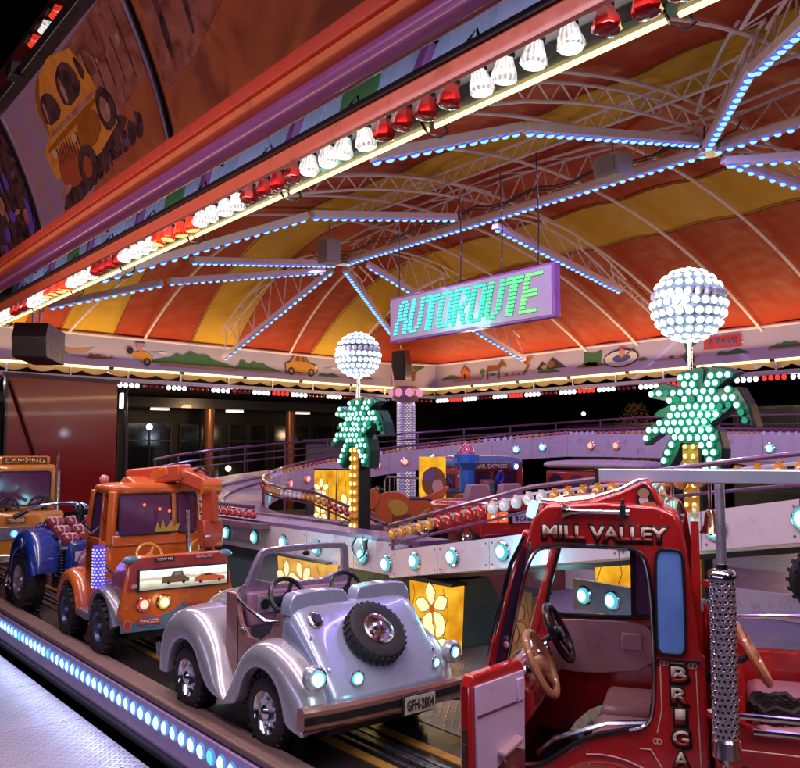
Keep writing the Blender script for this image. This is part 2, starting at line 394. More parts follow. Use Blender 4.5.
# guide rail of the front track with its worn yellow edge lines
g = thing('guide_rail', 'dark steel guide rail with worn yellow edges sunk in the glossy black track', 'guide rail', W(7, 3.05, 0))
b = MB(); b.box((0, 0, .012), (30, .05, .024)); b.box((0, -.075, .008), (30, .03, .016)); b.box((0, .075, .008), (30, .03, .016)); b.build('rail', STEEL, g, bevel=.003)
for dy in (-.16, .20):
    b = MB(); b.box((0, dy, .004), (30, .07, .008)); b.build('edge_line', mat('worn_yellow', (.40, .20, .03), .4, var=.5, scale=14), g)

# step riser with lit lenses along the walkway
st = thing('lit_step', 'purple step riser with a long row of glowing blue lenses beside the walkway', 'step', W(6, 2.4, 0))
b = MB(); b.box((-1, 0, -.15), (32, .08, .26)); b.build('riser', mat('step_purple', (.50, .34, .62), .35, .1, coat=.5), st, bevel=.01)
b = MB(); b.box((-1, .055, .012), (32, .17, .045)); b.build('lip', M_LIP, st, bevel=.012)
b = MB(); b.box((-1, -.045, -.30), (32, .03, .06)); b.build('kick_strip', BLACK, st)
bb = MB(); bb.lathe([(.050, 0, 1), (.051, .010, 1), (.041, .015, 0), (.034, .021, 0), (.02, .026, 0), (.0001, .028, 0)], 14, axis='-Y')
lens_me = bb.mesh('lens', [glow('lit_step_lens', (.50, .88, 1), 1.8), glow('lit_step_rim', (.16, .36, .95), .9)])
lens_dim = bb.mesh('lens', [glow('lit_step_teal', (.16, .75, .80), 1.2), glow('lit_step_rim', (.16, .36, .95), .9)])
for i in range(120):
    u = 3.0 + i * .138
    if u > 13: break
    inst('lens', lens_me if random.random() > .06 else lens_dim, st, (6 - u, -.04 , -.11 + random.uniform(-.002, .002)), rot=(random.uniform(-.06, .06), 0, random.uniform(-.08, .08)))

# ---------------------------------------------------------------- tented roof
def uend(v): return 18.25 + (v - 3) * .138
def zroof(u, v):
    zr = 6.15 - .0463 * (v - 9.5) ** 2
    if u > 14.6:
        q = min(1, (u - 14.6) / max(.1, uend(v) - 14.6)); zr = 4.10 + (zr - 4.10) * (1 - q * q)
    return zr
roof = thing('tent_roof', 'striped orange and yellow fabric tent roof carried on curved white ribs', 'tent roof', W(8, 9.5, 4.1))
RO = W(8, 9.5, 4.1)
def fabric(name, col, hi):
    m = mat(name, col, .6, var=.08, scale=1.2, bump=.6, bscale=2.2)
    n = m.node_tree.nodes; L = m.node_tree.links
    b = n['Principled BSDF']; b.inputs['Specular IOR Level'].default_value = .2
    tc = n.new('ShaderNodeTexCoord'); mp = n.new('ShaderNodeMapping'); mp.inputs['Scale'].default_value = (2.6, .5, .5)
    nz = n.new('ShaderNodeTexNoise'); nz.inputs['Scale'].default_value = 3.5; nz.inputs['Detail'].default_value = 3
    L.new(tc.outputs['Object'], mp.inputs[0]); L.new(mp.outputs[0], nz.inputs['Vector'])
    bp = n['Bump']; L.new(nz.outputs['Fac'], bp.inputs['Height']); bp.inputs['Distance'].default_value = .02
    return m
FRED = fabric('tent_orange', (.40, .042, .012), 0); FYEL = fabric('tent_yellow', (.62, .36, .030), 0)
bands = [(2.7, 4.0, 0), (4.0, 4.6, 1), (4.6, 5.35, 0), (5.35, 6.5, 1), (6.5, 8.4, 0), (8.4, 9.6, 1), (9.6, 11.9, 0), (11.9, 13.2, 1), (13.2, 16.25, 0)]
for v0, v1, c in bands:
    rows = []; nv = max(2, int((v1 - v0) / .22)); us = [-6 + i * .3 for i in range(69)]
    for j in range(nv + 1):
        v = v0 + (v1 - v0) * j / nv; row = []
        for u in us + [14.7 + (uend(v) - 14.7) * k / 14 for k in range(15)]:
            # the cloth sags a little between ribs
            s_ = abs(math.sin(PI * (u - 9.42) / 1.5)) if u < 14.6 else .5
            row.append(W(u, v, zroof(u, v) + .05 + .06 * s_) - RO)
        rows.append(row)
    bm_ = MB(); bm_.grid(rows); o = bm_.build('fabric_stripe', FYEL if c else FRED, roof)
for v0, v1, c in bands[1:]:
    b = MB(); b.tube([W(u, v0, zroof(u, v0) + .035 + .06 * abs(math.sin(PI * (u - 9.42) / 1.5)) * (u < 14.6)) - RO for u in [-6 + i * .3 for i in range(69)] + [14.7 + (uend(v0) - 14.7) * k / 8 for k in range(9)]], .010, 5); b.build('seam', mat('seam_dark', (.20, .05, .01), .7), roof)
for k in range(-10, 4):
    u = 9.42 + 1.5 * k
    pts = [W(u, 9.5 + 6.7 * (j / 12), zroof(u, 9.5 + 6.7 * j / 12) - .02) - RO for j in range(-12, 13)]
    b = MB(); b.tube(pts, .028, 7); b.build('rib', BEAMP, roof)
for v in (3.9, 5.5, 7.2, 11.2, 13.2):
    pts = [W(14.6 + (uend(v) - 14.7) * j / 10, v + (9.8 - v) * .25 * (1 - j / 10), zroof(14.6 + (uend(v) - 14.7) * j / 10, v) - .03) - RO for j in range(11)]
    b = MB(); b.tube(pts, .030, 7); b.build('rib', BEAMP, roof)

# ---------------------------------------------------------------- diode beams and their lattice trusses
def truss(mb, p, q, h0, h1, bow=.0, n=8, r=.018, side=.13):
    """lattice above the chord p-q: bowed top tube, twin bottom tubes, zigzag"""
    p = Vector(p); q = Vector(q); x = (q - p).normalized(); y = Vector((0, 0, 1)).cross(x).normalized() * side
    top = []; bot = []
    for i in range(n + 1):
        t = i / n; c = p + (q - p) * t
        bot.append(c); top.append(c + Vector((0, 0, h0 + (h1 - h0) * t + bow * 4 * t * (1 - t))))
    mb.tube([c + y for c in top], r * 1.25, 6); mb.tube([c - y for c in top], r * 1.25, 6)
    mb.tube(bot, r * 1.2, 6)
    for i in range(n):
        mb.tube([bot[i], (top[i] + top[i + 1]) / 2 + y], r * .7, 5, caps=False); mb.tube([(top[i] + top[i + 1]) / 2 + y, bot[i + 1]], r * .7, 5, caps=False)
        if i % 2 == 0: mb.tube([top[i] - y, top[i + 1] + y], r * .6, 5, caps=False)
def beam(p, q, label, pitch=.162, bow=.35, h=(.12, .12), w=.13, n=None, lat=True, group=None):
    p = Vector(p); q = Vector(q)
    t = thing('diode_beam', label, 'light beam', p, 0, group or 'diode beams under the tent roof')
    o = Vector((0, 0, 0)); d = q - p
    b = MB(); b.bar(o, d, w, .10); b.build('beam', BEAMP, t, bevel=.008)
    dn = Vector((0, 0, -.052))
    leds_along(dn + d * .01, dn + d * .99, pitch, .049, [E_BL, E_BL2], parent=t)
    if lat:
        b = MB(); truss(b, Vector((0, 0, .07)), d + Vector((0, 0, .07)), h[0], h[1], bow, n or max(4, int(d.length / .55))); b.build('lattice', BEAMP, t)
    return t
H1 = (15.0, 10.0, 5.58); H2 = (6.46, 10.0, 5.60); HM = (10.62, 10.0, 5.50)
beam(W(*H1), W(*H2), 'long ridge beam dotted with blue diodes joining both roof hubs', bow=.25, h=(.3, .3), n=18)
beam(W(*H2), W(-2.2, 10, 5.6), 'beam of blue diodes running right from the right hub along the ridge', bow=.2, h=(.3, .3), n=16)
beam(W(6.46, 9.75, 5.66), W(6.46, 6.6, 5.12), 'beam of blue diodes dropping left from the right hub towards the lamp rail', lat=False)
beam(W(6.46, 6.5, 5.10), W(6.46, 4.6, 4.40), 'short blue diode beam behind the lamp rail above the hanging sign', lat=False)
beam(W(10.6, 9.2, 5.47), W(10.6, 6.5, 5.06), 'level blue diode beam at roof middle, left of the sign wires', lat=False)
beam(W(10.6, 6.4, 5.03), W(10.6, 3.5, 3.80), 'blue diode beam falling from roof middle to the lamp rail bulbs', lat=False)
beam(W(14.9, 9.7, 5.5), W(13.6, 6.0, 4.86), 'upper of two blue diode beams going left from the left hub', lat=False)
beam(W(15.2, 9.6, 5.4), W(14.55, 6.0, 4.65), 'lower of two blue diode beams going left from the left hub', lat=False)
beam(W(14.6, 5.9, 4.62), W(15.95, 4.4, 4.24), 'blue diode beam sloping down to the far left eave', lat=False)
beam(W(15.5, 10.0, 5.5), W(18.6, 9.05, 3.83), 'steep blue diode beam from the left hub to the painted left fascia', n=7, bow=.5, h=(.25, .5))
beam(W(15.3, 10.2, 5.5), W(19.2, 14.6, 4.62), 'steep blue diode beam from the left hub down to the lit corner column', n=8, bow=.3)
beam(W(14.6, 10.3, 5.5), W(15.4, 15.6, 3.95), 'blue diode beam passing behind the hanging sign to the back fascia', n=10, bow=.5, h=(.25, .5))
beam(W(10.62, 10.1, 5.46), W(11.14, 14.0, 4.88), 'blue diode beam falling right from mid ridge above the hanging sign', n=7, bow=.35)
beam(W(6.4, 10.2, 5.5), W(4.2, 15.2, 4.25), 'blue diode beam from the right hub slanting to the back eave', n=9, bow=.3)
beam(W(6.3, 10.1, 5.42), W(1.8, 12.0, 5.0), 'lower blue diode beam at the right frame edge beyond the right hub', lat=False)
beam(W(6.3, 9.7, 5.55), W(4.75, 8.15, 5.62), 'steep blue diode beam from the right hub toward the top right corner', bow=.1, h=(.35, .4), n=5)
beam(W(4.7, 8.1, 5.55), W(1.4, 5.2, 5.0), 'blue diode beam leaving the photo at the top right corner', bow=.2, h=(.35, .35), n=8)
# bowed trusses across the roof without diodes
def bow_truss(pts, label, n=14, dz=.22):
    t = thing('roof_truss', label, 'truss', W(*pts[0]), 0, 'plain lattice trusses under the tent roof')
    o = W(*pts[0]); P = []
    for i in range(n + 1):
        f = i / n * (len(pts) - 1); k = min(int(f), len(pts) - 2); P.append(W(*pts[k]).lerp(W(*pts[k + 1]), f - k) - o)
    b = MB(); up = Vector((0, 0, dz)); b.tube(P, .022, 6); b.tube([p + up for p in P], .022, 6)
    b.build('chord', BEAMP, t)
    b = MB()
    for i in range(n): b.tube([P[i], (P[i] + P[i + 1]) / 2 + up], .012, 5, caps=False); b.tube([(P[i] + P[i + 1]) / 2 + up, P[i + 1]], .012, 5, caps=False)
    b.build('lattice', BEAMP, t)
def arch(u, v0, v1, off=.35, n=8): return [(u, v0 + (v1 - v0) * i / n, zroof(u, v0 + (v1 - v0) * i / n) - off) for i in range(n + 1)]
bow_truss(arch(6.46, 3.2, 10), 'bowed white lattice truss left of the right roof hub', 18)
bow_truss(arch(10.6, 3.0, 10), 'bowed white lattice truss across the roof middle', 18)
bow_truss([(u, 9.0, 5.95) for u in (14, 11, 8, 5, 2, -1)], 'long straight lattice truss running under the roof ridge', 46)
bow_truss(arch(11.3, 13.9, 16.1, .12, 4), 'white lattice end truss reaching the back fascia above the boat picture', 6, .16)
# hub boxes, plates and cable bundles
for (u, v, z), lb in ((H1, 'bundle of black cables and clamps at the left roof hub'), (H2, 'bundle of black cables and clamps at the right roof hub')):
    t = thing('roof_hub', lb, 'roof hub', W(u, v, z))
    b = MB(); b.lathe([(.16, -.06), (.2, -.02), (.2, .08), (.1, .12)], 12); b.build('hub_plate', STEEL, t)
    for k in range(9):
        a = random.uniform(0, 6.28); L_ = random.uniform(.35, .9); pts = [Vector((math.cos(a) * L_ * s / 5 + random.uniform(-.03, .03), math.sin(a) * L_ * s / 5 + random.uniform(-.03, .03), .1 - .10 * math.sin(PI * s / 5) + random.uniform(0, .05))) for s in range(6)]
        b = MB(); b.tube(pts, .013, 5); b.build('cable', BLACK, t)
def roof_box(u, v, z, s, label):
    b = MB(); b.box((0, 0, 0), s); t = thing('junction_box', label, 'junction box', W(u, v, z))
    b.build('case', mat('grey_case', (.35, .33, .36), .5), t, bevel=.01)
    b = MB(); b.box((0, -s[1] / 2 - .008, 0), (s[0] * .7, .012, s[2] * .7)); b.build('lid', mat('grey_lid', (.28, .27, .3), .4), t, bevel=.004)
    b = MB(); b.tube([(0, 0, s[2] / 2), (0, 0, s[2] / 2 + .3)], .015, 6); b.build('hanger', STEEL, t)
roof_box(12.8, 8.2, 5.15, (.3, .3, .42), 'grey junction box hanging in the lattice left of the sign')
roof_box(7.4, 9.2, 5.45, (.42, .3, .3), 'grey junction box beside the right roof hub')
t = thing('cable_run', 'sagging black cable strung along the roof ridge between both hubs', 'cable')
for off in (0, .07):
    pts = [W(15 - 8.5 * i / 24, 9.7 + off, 5.72 - .12 * abs(math.sin(i * .8)) + off) for i in range(25)]
    b = MB(); b.tube(pts, .014, 5); b.build('cable', BLACK, t)

# ---------------------------------------------------------------- far fascias: painted boards, tubes, bulb bars
E_PATH = [(18.25, 3.0), (19.92, 14.9), (19.55, 16.2), (-3.0, 16.2)]
BOARD = mat('painted_board', (.52, .50, .68), .38, coat=.3, var=.1, scale=1.4)
class Wall:
    def __init__(s, a, b_): s.a = W(*a); s.b = W(*b_); s.d = (s.b - s.a); s.L = s.d.length; s.d.normalize(); s.n = Vector((s.d.y, -s.d.x, 0))
    def p(s, t, z, off=0): return s.a + s.d * t + s.n * off + Vector((0, 0, z))
    def rz(s): return math.atan2(s.d.y, s.d.x)
WL = Wall(E_PATH[0], E_PATH[1]); WC = Wall(E_PATH[1], E_PATH[2]); WB = Wall(E_PATH[2], E_PATH[3])
bulb = MB(); bulb.lathe([(.028, 0, 1), (.045, -.03, 0), (.048, -.07, 0), (.03, -.10, 0), (.0001, -.105, 0)], 8)
SB_W = bulb.mesh('bulb', [E_WHITE, E_WSOFT]); SB_R = bulb.mesh('bulb', [glow('lit_small_red', (1, .05, .04), 1.2), E_RED]); SB_D = bulb.mesh('bulb', [REDCAP, BLACK])
def fascia(wall, label, tubes, pattern):
    t = thing('painted_fascia', label, 'fascia board', wall.a, wall.rz())
    L = wall.L
    b = MB(); b.box((L / 2, .03, 3.80), (L, .05, .66)); b.build('board', BOARD, t)
    b = MB(); b.tube([(0, -.03, 4.14), (L, -.03, 4.14)], .035, 8); b.build('top_tube', BEAMP, t)
    b = MB(); n = max(1, int(L / .55)); pts = [(0, 3.47)]
    for i in range(n):                                       # scalloped lower valance
        for k in range(7): pts.append((L * (i + k / 6) / n, 3.36 - .07 * math.sin(PI * k / 6)))
    pts.append((L, 3.47)); seen = []
    for q in pts:
        if not seen or (Vector(q) - Vector(seen[-1])).length > 1e-4: seen.append(q)
    b.prism(seen, lambda x, z, d: Vector((x, .0 + d, z)), .03); b.build('valance', mat('valance_gold', (.60, .38, .16), .35, coat=.4), t)
    b = MB(); b.box((L / 2, -.10, 3.475), (L, .16, .03)); b.build('tube_shelf', WHITE, t)
    k = tubes; seg = L / k
    for i in range(k):
        b = MB(); b.tube([(seg * i + .06, -.14, 3.44), (seg * (i + 1) - .06, -.14, 3.44)], .030, 8); o = b.build('fluorescent_tube', E_TUBE, t)
        b = MB(); b.box((seg * i, -.14, 3.45), (.10, .07, .07)); b.build('tube_holder', BLACK, o)
    b = MB(); b.box((L / 2, -.06, 3.20), (L, .12, .09)); b.build('bulb_bar', mat('bar_grey', (.45, .42, .5), .3, .3), t, bevel=.01)
    for i in range(int(L / 1.3) + 1): b = MB(); b.bar((min(L, i * 1.3), .0, 3.24), (min(L, i * 1.3), .0, 3.46), .04, .04); b.build('hanger', STEEL, t)
    x = .15; i = 0; pitch = .135; gi = 0
    while x < L - .1:
        me = {'W': SB_W, 'R': SB_R, 'D': SB_D}[pattern[gi % len(pattern)]]
        for k_ in range(4):
            if x < L - .08: inst('bulb', me, t, (x, -.06, 3.155))
            x += pitch
        x += .05; gi += 1
    return t
fascia(WL, 'left end fascia board painted with cars and green hills above glowing tubes', 7, 'WDWDWRWD')
fascia(WC, 'narrow corner fascia board behind the black hanging loudspeaker', 1, 'WD')
fascia(WB, 'long back fascia board painted with animals and a boat behind both palms', 13, 'WRWDWRWD')
t = thing('corner_post', 'white post at the meeting of left and back fascia boards', 'post', WL.b)
b = MB(); b.cyl((0, 0, 3.1), (0, 0, 4.2), .05); b.build('shaft', BEAMP, t)

PC = dict(yel=mat('print_yellow', (.62, .30, .04), .5), grn=mat('print_green', (.05, .16, .05), .5), brn=mat('print_brown', (.22, .08, .03), .5), red=mat('print_red', (.50, .05, .04), .5),
          blk=mat('print_black', (.02, .015, .015), .5), blu=mat('print_blue', (.05, .10, .38), .5), wht=mat('print_white', (.7, .68, .68), .5), org=mat('print_orange', (.6, .17, .05), .5),
          sky=mat('print_sky', (.36, .40, .60), .5), teal=mat('print_teal', (.03, .14, .12), .5), tan=mat('print_tan', (.45, .27, .16), .5), pur=mat('print_purple', (.16, .08, .24), .5), pink=mat('print_pink', (.6, .3, .3), .5))
def ell(cx, cz, rx, rz, n=14, a0=0, a1=360): return [(cx + rx * math.cos(R(a0 + (a1 - a0) * i / (n if a1 - a0 >= 360 else n - 1))), cz + rz * math.sin(R(a0 + (a1 - a0) * i / (n if a1 - a0 >= 360 else n - 1)))) for i in range(n)]
def picture(wall, t0, z0, polys, label, cat='painted picture', sc=1.0, flip=1):
    """flat printed figures on a board, every colour a thin layer proud of the last"""
    root = thing('painted_picture', label, cat, wall.p(t0, z0, .006 + (.004 if sc != 1.0 or len(polys) > 4 else 0)), wall.rz())
    for i, (c, pts) in enumerate(polys):
        b = MB(); y = -.001 - .0012 * i
        b.prism([(x * sc * flip, z * sc) for x, z in pts], lambda x, z, d: Vector((x, y - d, z)), .001)
        b.build('printed_shape', PC[c], root, smooth=False)
def old_car(c): return [('blk', [(-.52, .0), (-.55, .18), (-.35, .26), (-.25, .45), (.14, .46), (.26, .26), (.55, .2), (.6, .02), (.5, -.05), (-.5, -.05)]), (c, [(-.50, .02), (-.52, .17), (-.33, .24), (-.23, .43), (.12, .44), (.24, .24), (.53, .18), (.57, .03), (.48, -.03), (-.48, -.03)]),
                        ('brn', [(-.20, .26), (-.16, .39), (-.04, .40), (-.04, .26)]), ('brn', [(.0, .26), (.0, .40), (.1, .39), (.19, .26)]), ('blk', ell(-.33, -.02, .11, .11)), ('tan', ell(-.33, -.02, .06, .06)), ('blk', ell(.36, -.02, .11, .11)), ('tan', ell(.36, -.02, .06, .06)), ('wht', ell(.52, .13, .05, .05))]
hill = [(-1.2, 0), (-1.1, .12), (-.85, .15), (-.7, .26), (-.5, .22), (-.3, .34), (-.05, .27), (.2, .3), (.4, .17), (.7, .12), (1.0, .05), (1.2, 0)]
bushes = lambda: [('grn', hill)] + [('teal', ell(x, .1 + .04 * (i % 2), .10, .05)) for i, x in enumerate((-.8, -.4, 0, .35))] + [('tan', [(-1.2, 0), (1.2, 0), (1.1, -.08), (-1.1, -.08)])]
tree = [('brn', [(-.03, -.1), (.03, -.1), (.05, .1), (.18, .2), (.02, .14), (-.16, .22), (-.04, .08)]), ('grn', ell(0, .26, .28, .09)), ('org', ell(-.12, .22, .12, .05))]
donkey = [('brn', [(-.3, -.22), (-.25, -.22), (-.22, 0), (.12, 0), (.14, -.22), (.19, -.22), (.2, .02), (.3, .12), (.42, .06), (.45, .12), (.32, .26), (.36, .36), (.27, .28), (.14, .14), (-.24, .15), (-.36, -.02), (-.3, .02)]), ('tan', ell(.38, .1, .05, .035))]
dog = [('org', [(-.25, -.12), (-.2, -.12), (-.15, 0), (.08, 0), (.15, -.1), (.2, -.08), (.14, .06), (.26, .16), (.3, .1), (.24, .24), (.12, .2), (.02, .1), (-.2, .12), (-.34, .2), (-.25, .06)])]
snail_car = [('yel', [(-.3, .02), (-.32, .15), (-.18, .18), (-.1, .06), (.05, .10), (.2, .08), (.34, -.02), (.3, -.14), (.05, -.12), (-.1, -.05)]), ('blk', ell(-.22, .09, .08, .08)), ('blk', ell(.2, -.13, .09, .09)), ('tan', ell(.2, -.13, .05, .05)), ('pink', ell(.02, .2, .09, .1)), ('blu', ell(.01, .27, .12, .07, 12, 0, 180)), ('wht', ell(.10, .16, .03, .03))]
boat = [('blk', [(x * .88 + z * .25, z) for x, z in ell(0, 0, .46, .17)]), ('wht', [(x * .88 + z * .25, z) for x, z in ell(0, 0, .43, .14)]), ('blu', [(x * .88 + z * .25, z) for x, z in ell(.02, 0, .24, .07)]), ('pink', ell(.03, .09, .07, .08)), ('red', ell(.03, .16, .09, .05, 10, 0, 180)), ('brn', [(-.05, -.03), (-.02, -.05), (.32, .15), (.3, .17)])]
house = [('org', [(-.2, -.05), (-.2, .12), (-.08, .24), (.1, .12), (.1, -.05)]), ('brn', [(-.24, .10), (-.08, .28), (.14, .10), (.1, .10), (-.08, .23), (-.2, .1)]), ('blk', [(-.1, -.05), (-.1, .06), (-.03, .06), (-.03, -.05)]), ('tan', [(-.5, -.1), (.5, -.1), (.45, -.04), (-.45, -.04)])]
bird = [('teal', [(-.06, -.22), (.1, -.22), (.12, -.1), (.05, -.02), (.06, .1), (.14, .12), (.2, .18), (.08, .24), (.02, .33), (-.08, .28), (-.1, .14), (-.06, .02), (-.14, -.08)])]
kid = [('blu', [(-.1, -.15), (.08, -.15), (.12, .02), (-.06, .05)]), ('pink', ell(.05, .12, .1, .1)), ('red', ell(.02, .18, .13, .09, 10, 0, 200)), ('brn', [(-.25, -.1), (-.08, -.02), (-.06, .03), (-.26, -.04)]), ('wht', [(.08, -.15), (.26, -.2), (.27, -.15), (.1, -.1)])]
rocks = [('grn', [(-.6, -.1), (-.5, .05), (-.2, .1), (0, .2), (.3, .12), (.8, .02), (1.3, -.1)]), ('brn', ell(.1, 0, .12, .08)), ('tan', ell(.4, -.04, .14, .06)), ('brn', ell(.75, -.05, .1, .05)), ('tan', ell(-.3, -.03, .12, .06))]
picture(WL, 2.6, 3.74, [('tan', [(-.6, 0), (-.3, .12), (0, .06), (.4, .10), (.55, .14), (.3, 0)]), ('brn', [(.3, -.1), (.6, 0), (.9, -.08), (.6, -.12)])], 'tan cartoon lizard shape painted on the left fascia beside the loudspeaker')
picture(WL, 4.15, 3.78, snail_car, 'small yellow cartoon roadster with blue capped driver on the left fascia', sc=1.0)
picture(WL, 5.7, 3.66, bushes(), 'green hills and rocks painted in the middle of the left fascia', sc=.9)
picture(WL, 7.4, 3.66, bushes(), 'green hills painted right of the steep diode beam', sc=.6)
picture(WL, 8.7, 3.72, old_car('yel'), 'yellow vintage saloon car painted on the left fascia', sc=.95)
picture(WL, 10.7, 3.75, dog, 'orange cartoon dog painted left of the lit globe', sc=1.1)
picture(WC, .65, 3.78, tree, 'small brown tree painted on the corner fascia panel', sc=1.2)
t_of = lambda u: 19.55 - u
picture(WB, t_of(18.2), 3.72, house, 'small orange farmhouse painted on the back fascia', sc=1.2)
picture(WB, t_of(17.1), 3.80, donkey, 'brown cartoon donkey painted on the back fascia', sc=1.0)
picture(WB, t_of(15.9), 3.78, [('red', ell(0, .18, .09, .09)), ('brn', [(-.15, -.12), (.05, .1), (.1, .06), (-.08, -.14)]), ('org', [(.0, .15), (.18, .3), (.2, .26), (.05, .1)])], 'red haired runner painted on the back fascia', sc=1.1)
picture(WB, t_of(15.1), 3.72, [('blk', [(-.5, 0), (-.3, .22), (-.1, .1), (.1, .3), (.4, .12), (.6, 0)]), ('brn', ell(.05, .12, .14, .1)), ('tan', ell(-.2, .06, .1, .06))], 'dark brown rocks painted near the diode beam end', sc=.9)
picture(WB, t_of(13.7), 3.76, [('grn', [(-.3, -.1), (-.3, .28), (0, .22), (.25, .28), (.2, -.1)])], 'dark green hedge painted left of the boat')
picture(WB, t_of(12.9), 3.80, boat, 'white motorboat painted on the back fascia', sc=1.25)
picture(WB, t_of(11.1), 3.78, bird, 'dark green cartoon duck shape painted beside the red city sign', sc=1.1)
picture(WB, t_of(8.2), 3.76, kid + [], 'cartoon child in blue clothes painted right of the lit globe', sc=1.1)
picture(WB, t_of(7.4), 3.68, rocks, 'green bank with brown stones painted at the right of the back fascia', sc=1.0)
random.seed(21)
for wl, n_, w0 in ((WL, 9, .7), (WB, 10, .6)):
    for k in range(n_):
        tt = w0 + k * 1.27 + random.uniform(-.15, .15); kind = k % 4
        if kind == 0: polys = [('grn', [(x * .4, z * .35) for x, z in hill]), ('tan', [(-.5, 0), (.5, 0), (.45, -.03), (-.45, -.03)]), ('brn', ell(.2, .03, .06, .03, 8)), ('brn', ell(-.25, .02, .05, .03, 8))]
        elif kind == 1: polys = [('brn', [(-.015, -.05), (.015, -.05), (.02, .08), (-.02, .08)]), ('grn', ell(0, .13, .10, .07, 11)), ('teal', ell(-.07, .10, .05, .04, 9)), ('grn', ell(.4, .03, .12, .04, 10))]
        elif kind == 2: polys = [('tan', [(-.6, -.02), (.6, -.02), (.5, -.05), (-.5, -.05)]), ('brn', ell(-.1, .0, .07, .035, 9)), ('org', ell(.15, .01, .05, .03, 9)), ('brn', ell(.35, -.01, .04, .02, 8))]
        else: polys = [('sky', ell(0, .16, .20, .04, 12)), ('wht', ell(.15, .19, .12, .03, 10)), ('grn', [(-.4, -.04), (-.3, .05), (-.1, .02), (.1, .07), (.3, .0), (.4, -.04)])]
        picture(wl, tt, 3.66 + random.uniform(0, .05), polys, ['small green hillock', 'little green tree', 'row of brown stones', 'pale cloud over grass'][kind] + ' painted on the %s fascia, %s' % ('left end' if wl is WL else 'back', ['at the left frame edge', 'left of the tan lizard shape', 'right of the tan lizard shape', 'beside the roadster picture', 'over the green hills', 'right of the steep beam', 'left of the saloon picture', 'right of the saloon picture', 'near the corner'][k] if wl is WL else ['near the column', 'between farmhouse and donkey', 'between donkey and runner', 'by the dark rocks', 'near the hedge', 'by the boat', 'left of the duck shape', 'by the red city sign', 'left of the cartoon child', 'right of the cartoon child'][k]), sc=1.0)
pz = WB.p(t_of(10.3), 3.92, .012)
t = thing('city_sign', 'small red painted sign reading A PARIS on the back fascia', 'sign', pz)
b = MB(); b.box((0, 0, 0), (.86, .012, .26)); b.build('sign_board', PC['red'], t)
text('A PARIS', (.7, .15), PC['blu'], t, (0, -.008, 0), (R(90), 0, 0), fat=.02, depth=.002, shear=.2)

# ---------------------------------------------------------------- front lamp rail above the walkway
fr = thing('lamp_rail', 'long orange lamp rail with red and clear bulbs over the walkway', 'lamp rail', W(5, 2.6, 3.4))
L_ = 20
b = MB(); b.box((0, -.15, -.045), (L_, .03, .09)); b.build('front_board', ORP, fr, bevel=.004)
b = MB(); b.box((0, -.15, .017), (L_, .06, .032)); b.build('cap_strip', BLACK, fr)
b = MB(); b.box((0, .02, .045), (L_, .30, .02)); b.build('under_plate', mat('bulb_plate', (.75, .75, .78), .4, .1), fr)
b = MB(); b.box((0, .15, -.01), (L_, .11, .07)); b.build('tube_channel', BLACK, fr, bevel=.004)
for k in range(14):
    x0 = -L_ / 2 + k * 1.45
    b = MB(); b.tube([(x0 + .03, .195, -.055), (x0 + 1.42, .195, -.055)], .0125, 8); b.build('fluorescent_tube', E_TUBE, fr)
    b = MB(); b.tube([(x0, .12, -.03), (x0 + .02, .15, -.10), (x0 + .05, .21, -.115), (x0 + .06, .25, -.08), (x0 + .03, .25, -.03)], .008, 6); b.build('wire_clip', BLACK, fr)
def cap_bulb(mats):
    b = MB()
    b.lathe([(.040, 0, 2), (.040, -.012, 2), (.036, -.02, 0), (.044, -.05, 0), (.058, -.085, 0), (.060, -.108, 0), (.048, -.122, 1), (.03, -.128, 1), (.0001, -.130, 1)], 14)
    for i in range(0, len(b.v)):                                # fluted cap: alternate ribs pushed in
        j = i % 14; k = i // 14
        if 2 <= k <= 5 and j % 2: x, y, z = b.v[i]; b.v[i] = (x * .86, y * .86, z)
    return b.mesh('bulb', mats, angle=25)
def lit_cap(name, col, lo, hi, rough=.12):
    m = mat(name, tuple(c * .6 for c in col), rough, coat=.8); n = m.node_tree.nodes; L = m.node_tree.links; b_ = n['Principled BSDF']
    b_.inputs['Emission Color'].default_value = (*col, 1)
    tc = n.new('ShaderNodeTexCoord'); sx = n.new('ShaderNodeSeparateXYZ'); at_ = n.new('ShaderNodeMath'); at_.operation = 'ARCTAN2'; mu = n.new('ShaderNodeMath'); mu.operation = 'MULTIPLY'; mu.inputs[1].default_value = 14
    si = n.new('ShaderNodeMath'); si.operation = 'SINE'; nz = n.new('ShaderNodeTexNoise'); nz.inputs['Scale'].default_value = 38; ad = n.new('ShaderNodeMath'); ad.operation = 'MULTIPLY_ADD'; ad.inputs[1].default_value = .22
    mr = n.new('ShaderNodeMapRange'); mr.inputs[1].default_value = .15; mr.inputs[2].default_value = .85; mr.inputs[3].default_value = lo; mr.inputs[4].default_value = hi
    L.new(tc.outputs['Object'], sx.inputs[0]); L.new(sx.outputs[1], at_.inputs[0]); L.new(sx.outputs[0], at_.inputs[1]); L.new(at_.outputs[0], mu.inputs[0]); L.new(mu.outputs[0], si.inputs[0])
    L.new(tc.outputs['Object'], nz.inputs['Vector']); L.new(si.outputs[0], ad.inputs[0]); L.new(nz.outputs['Fac'], ad.inputs[2]); L.new(ad.outputs[0], mr.inputs[0]); L.new(mr.outputs[0], b_.inputs['Emission Strength'])
    m.cycles.emission_sampling = 'NONE'; return m
CB_W = cap_bulb([lit_cap('cap_white_lit', (.92, .95, .92), .18, 1.25), glow('cap_white_core', (1, 1, .98), 2.2), BLACK])
CB_RL = cap_bulb([lit_cap('cap_red_lit', (.95, .05, .02), .1, 1.3), E_REDHOT, BLACK])
CB_R = cap_bulb([REDCAP, REDCAP, BLACK])
u = 1.15; gi = 0; x = 5 - u
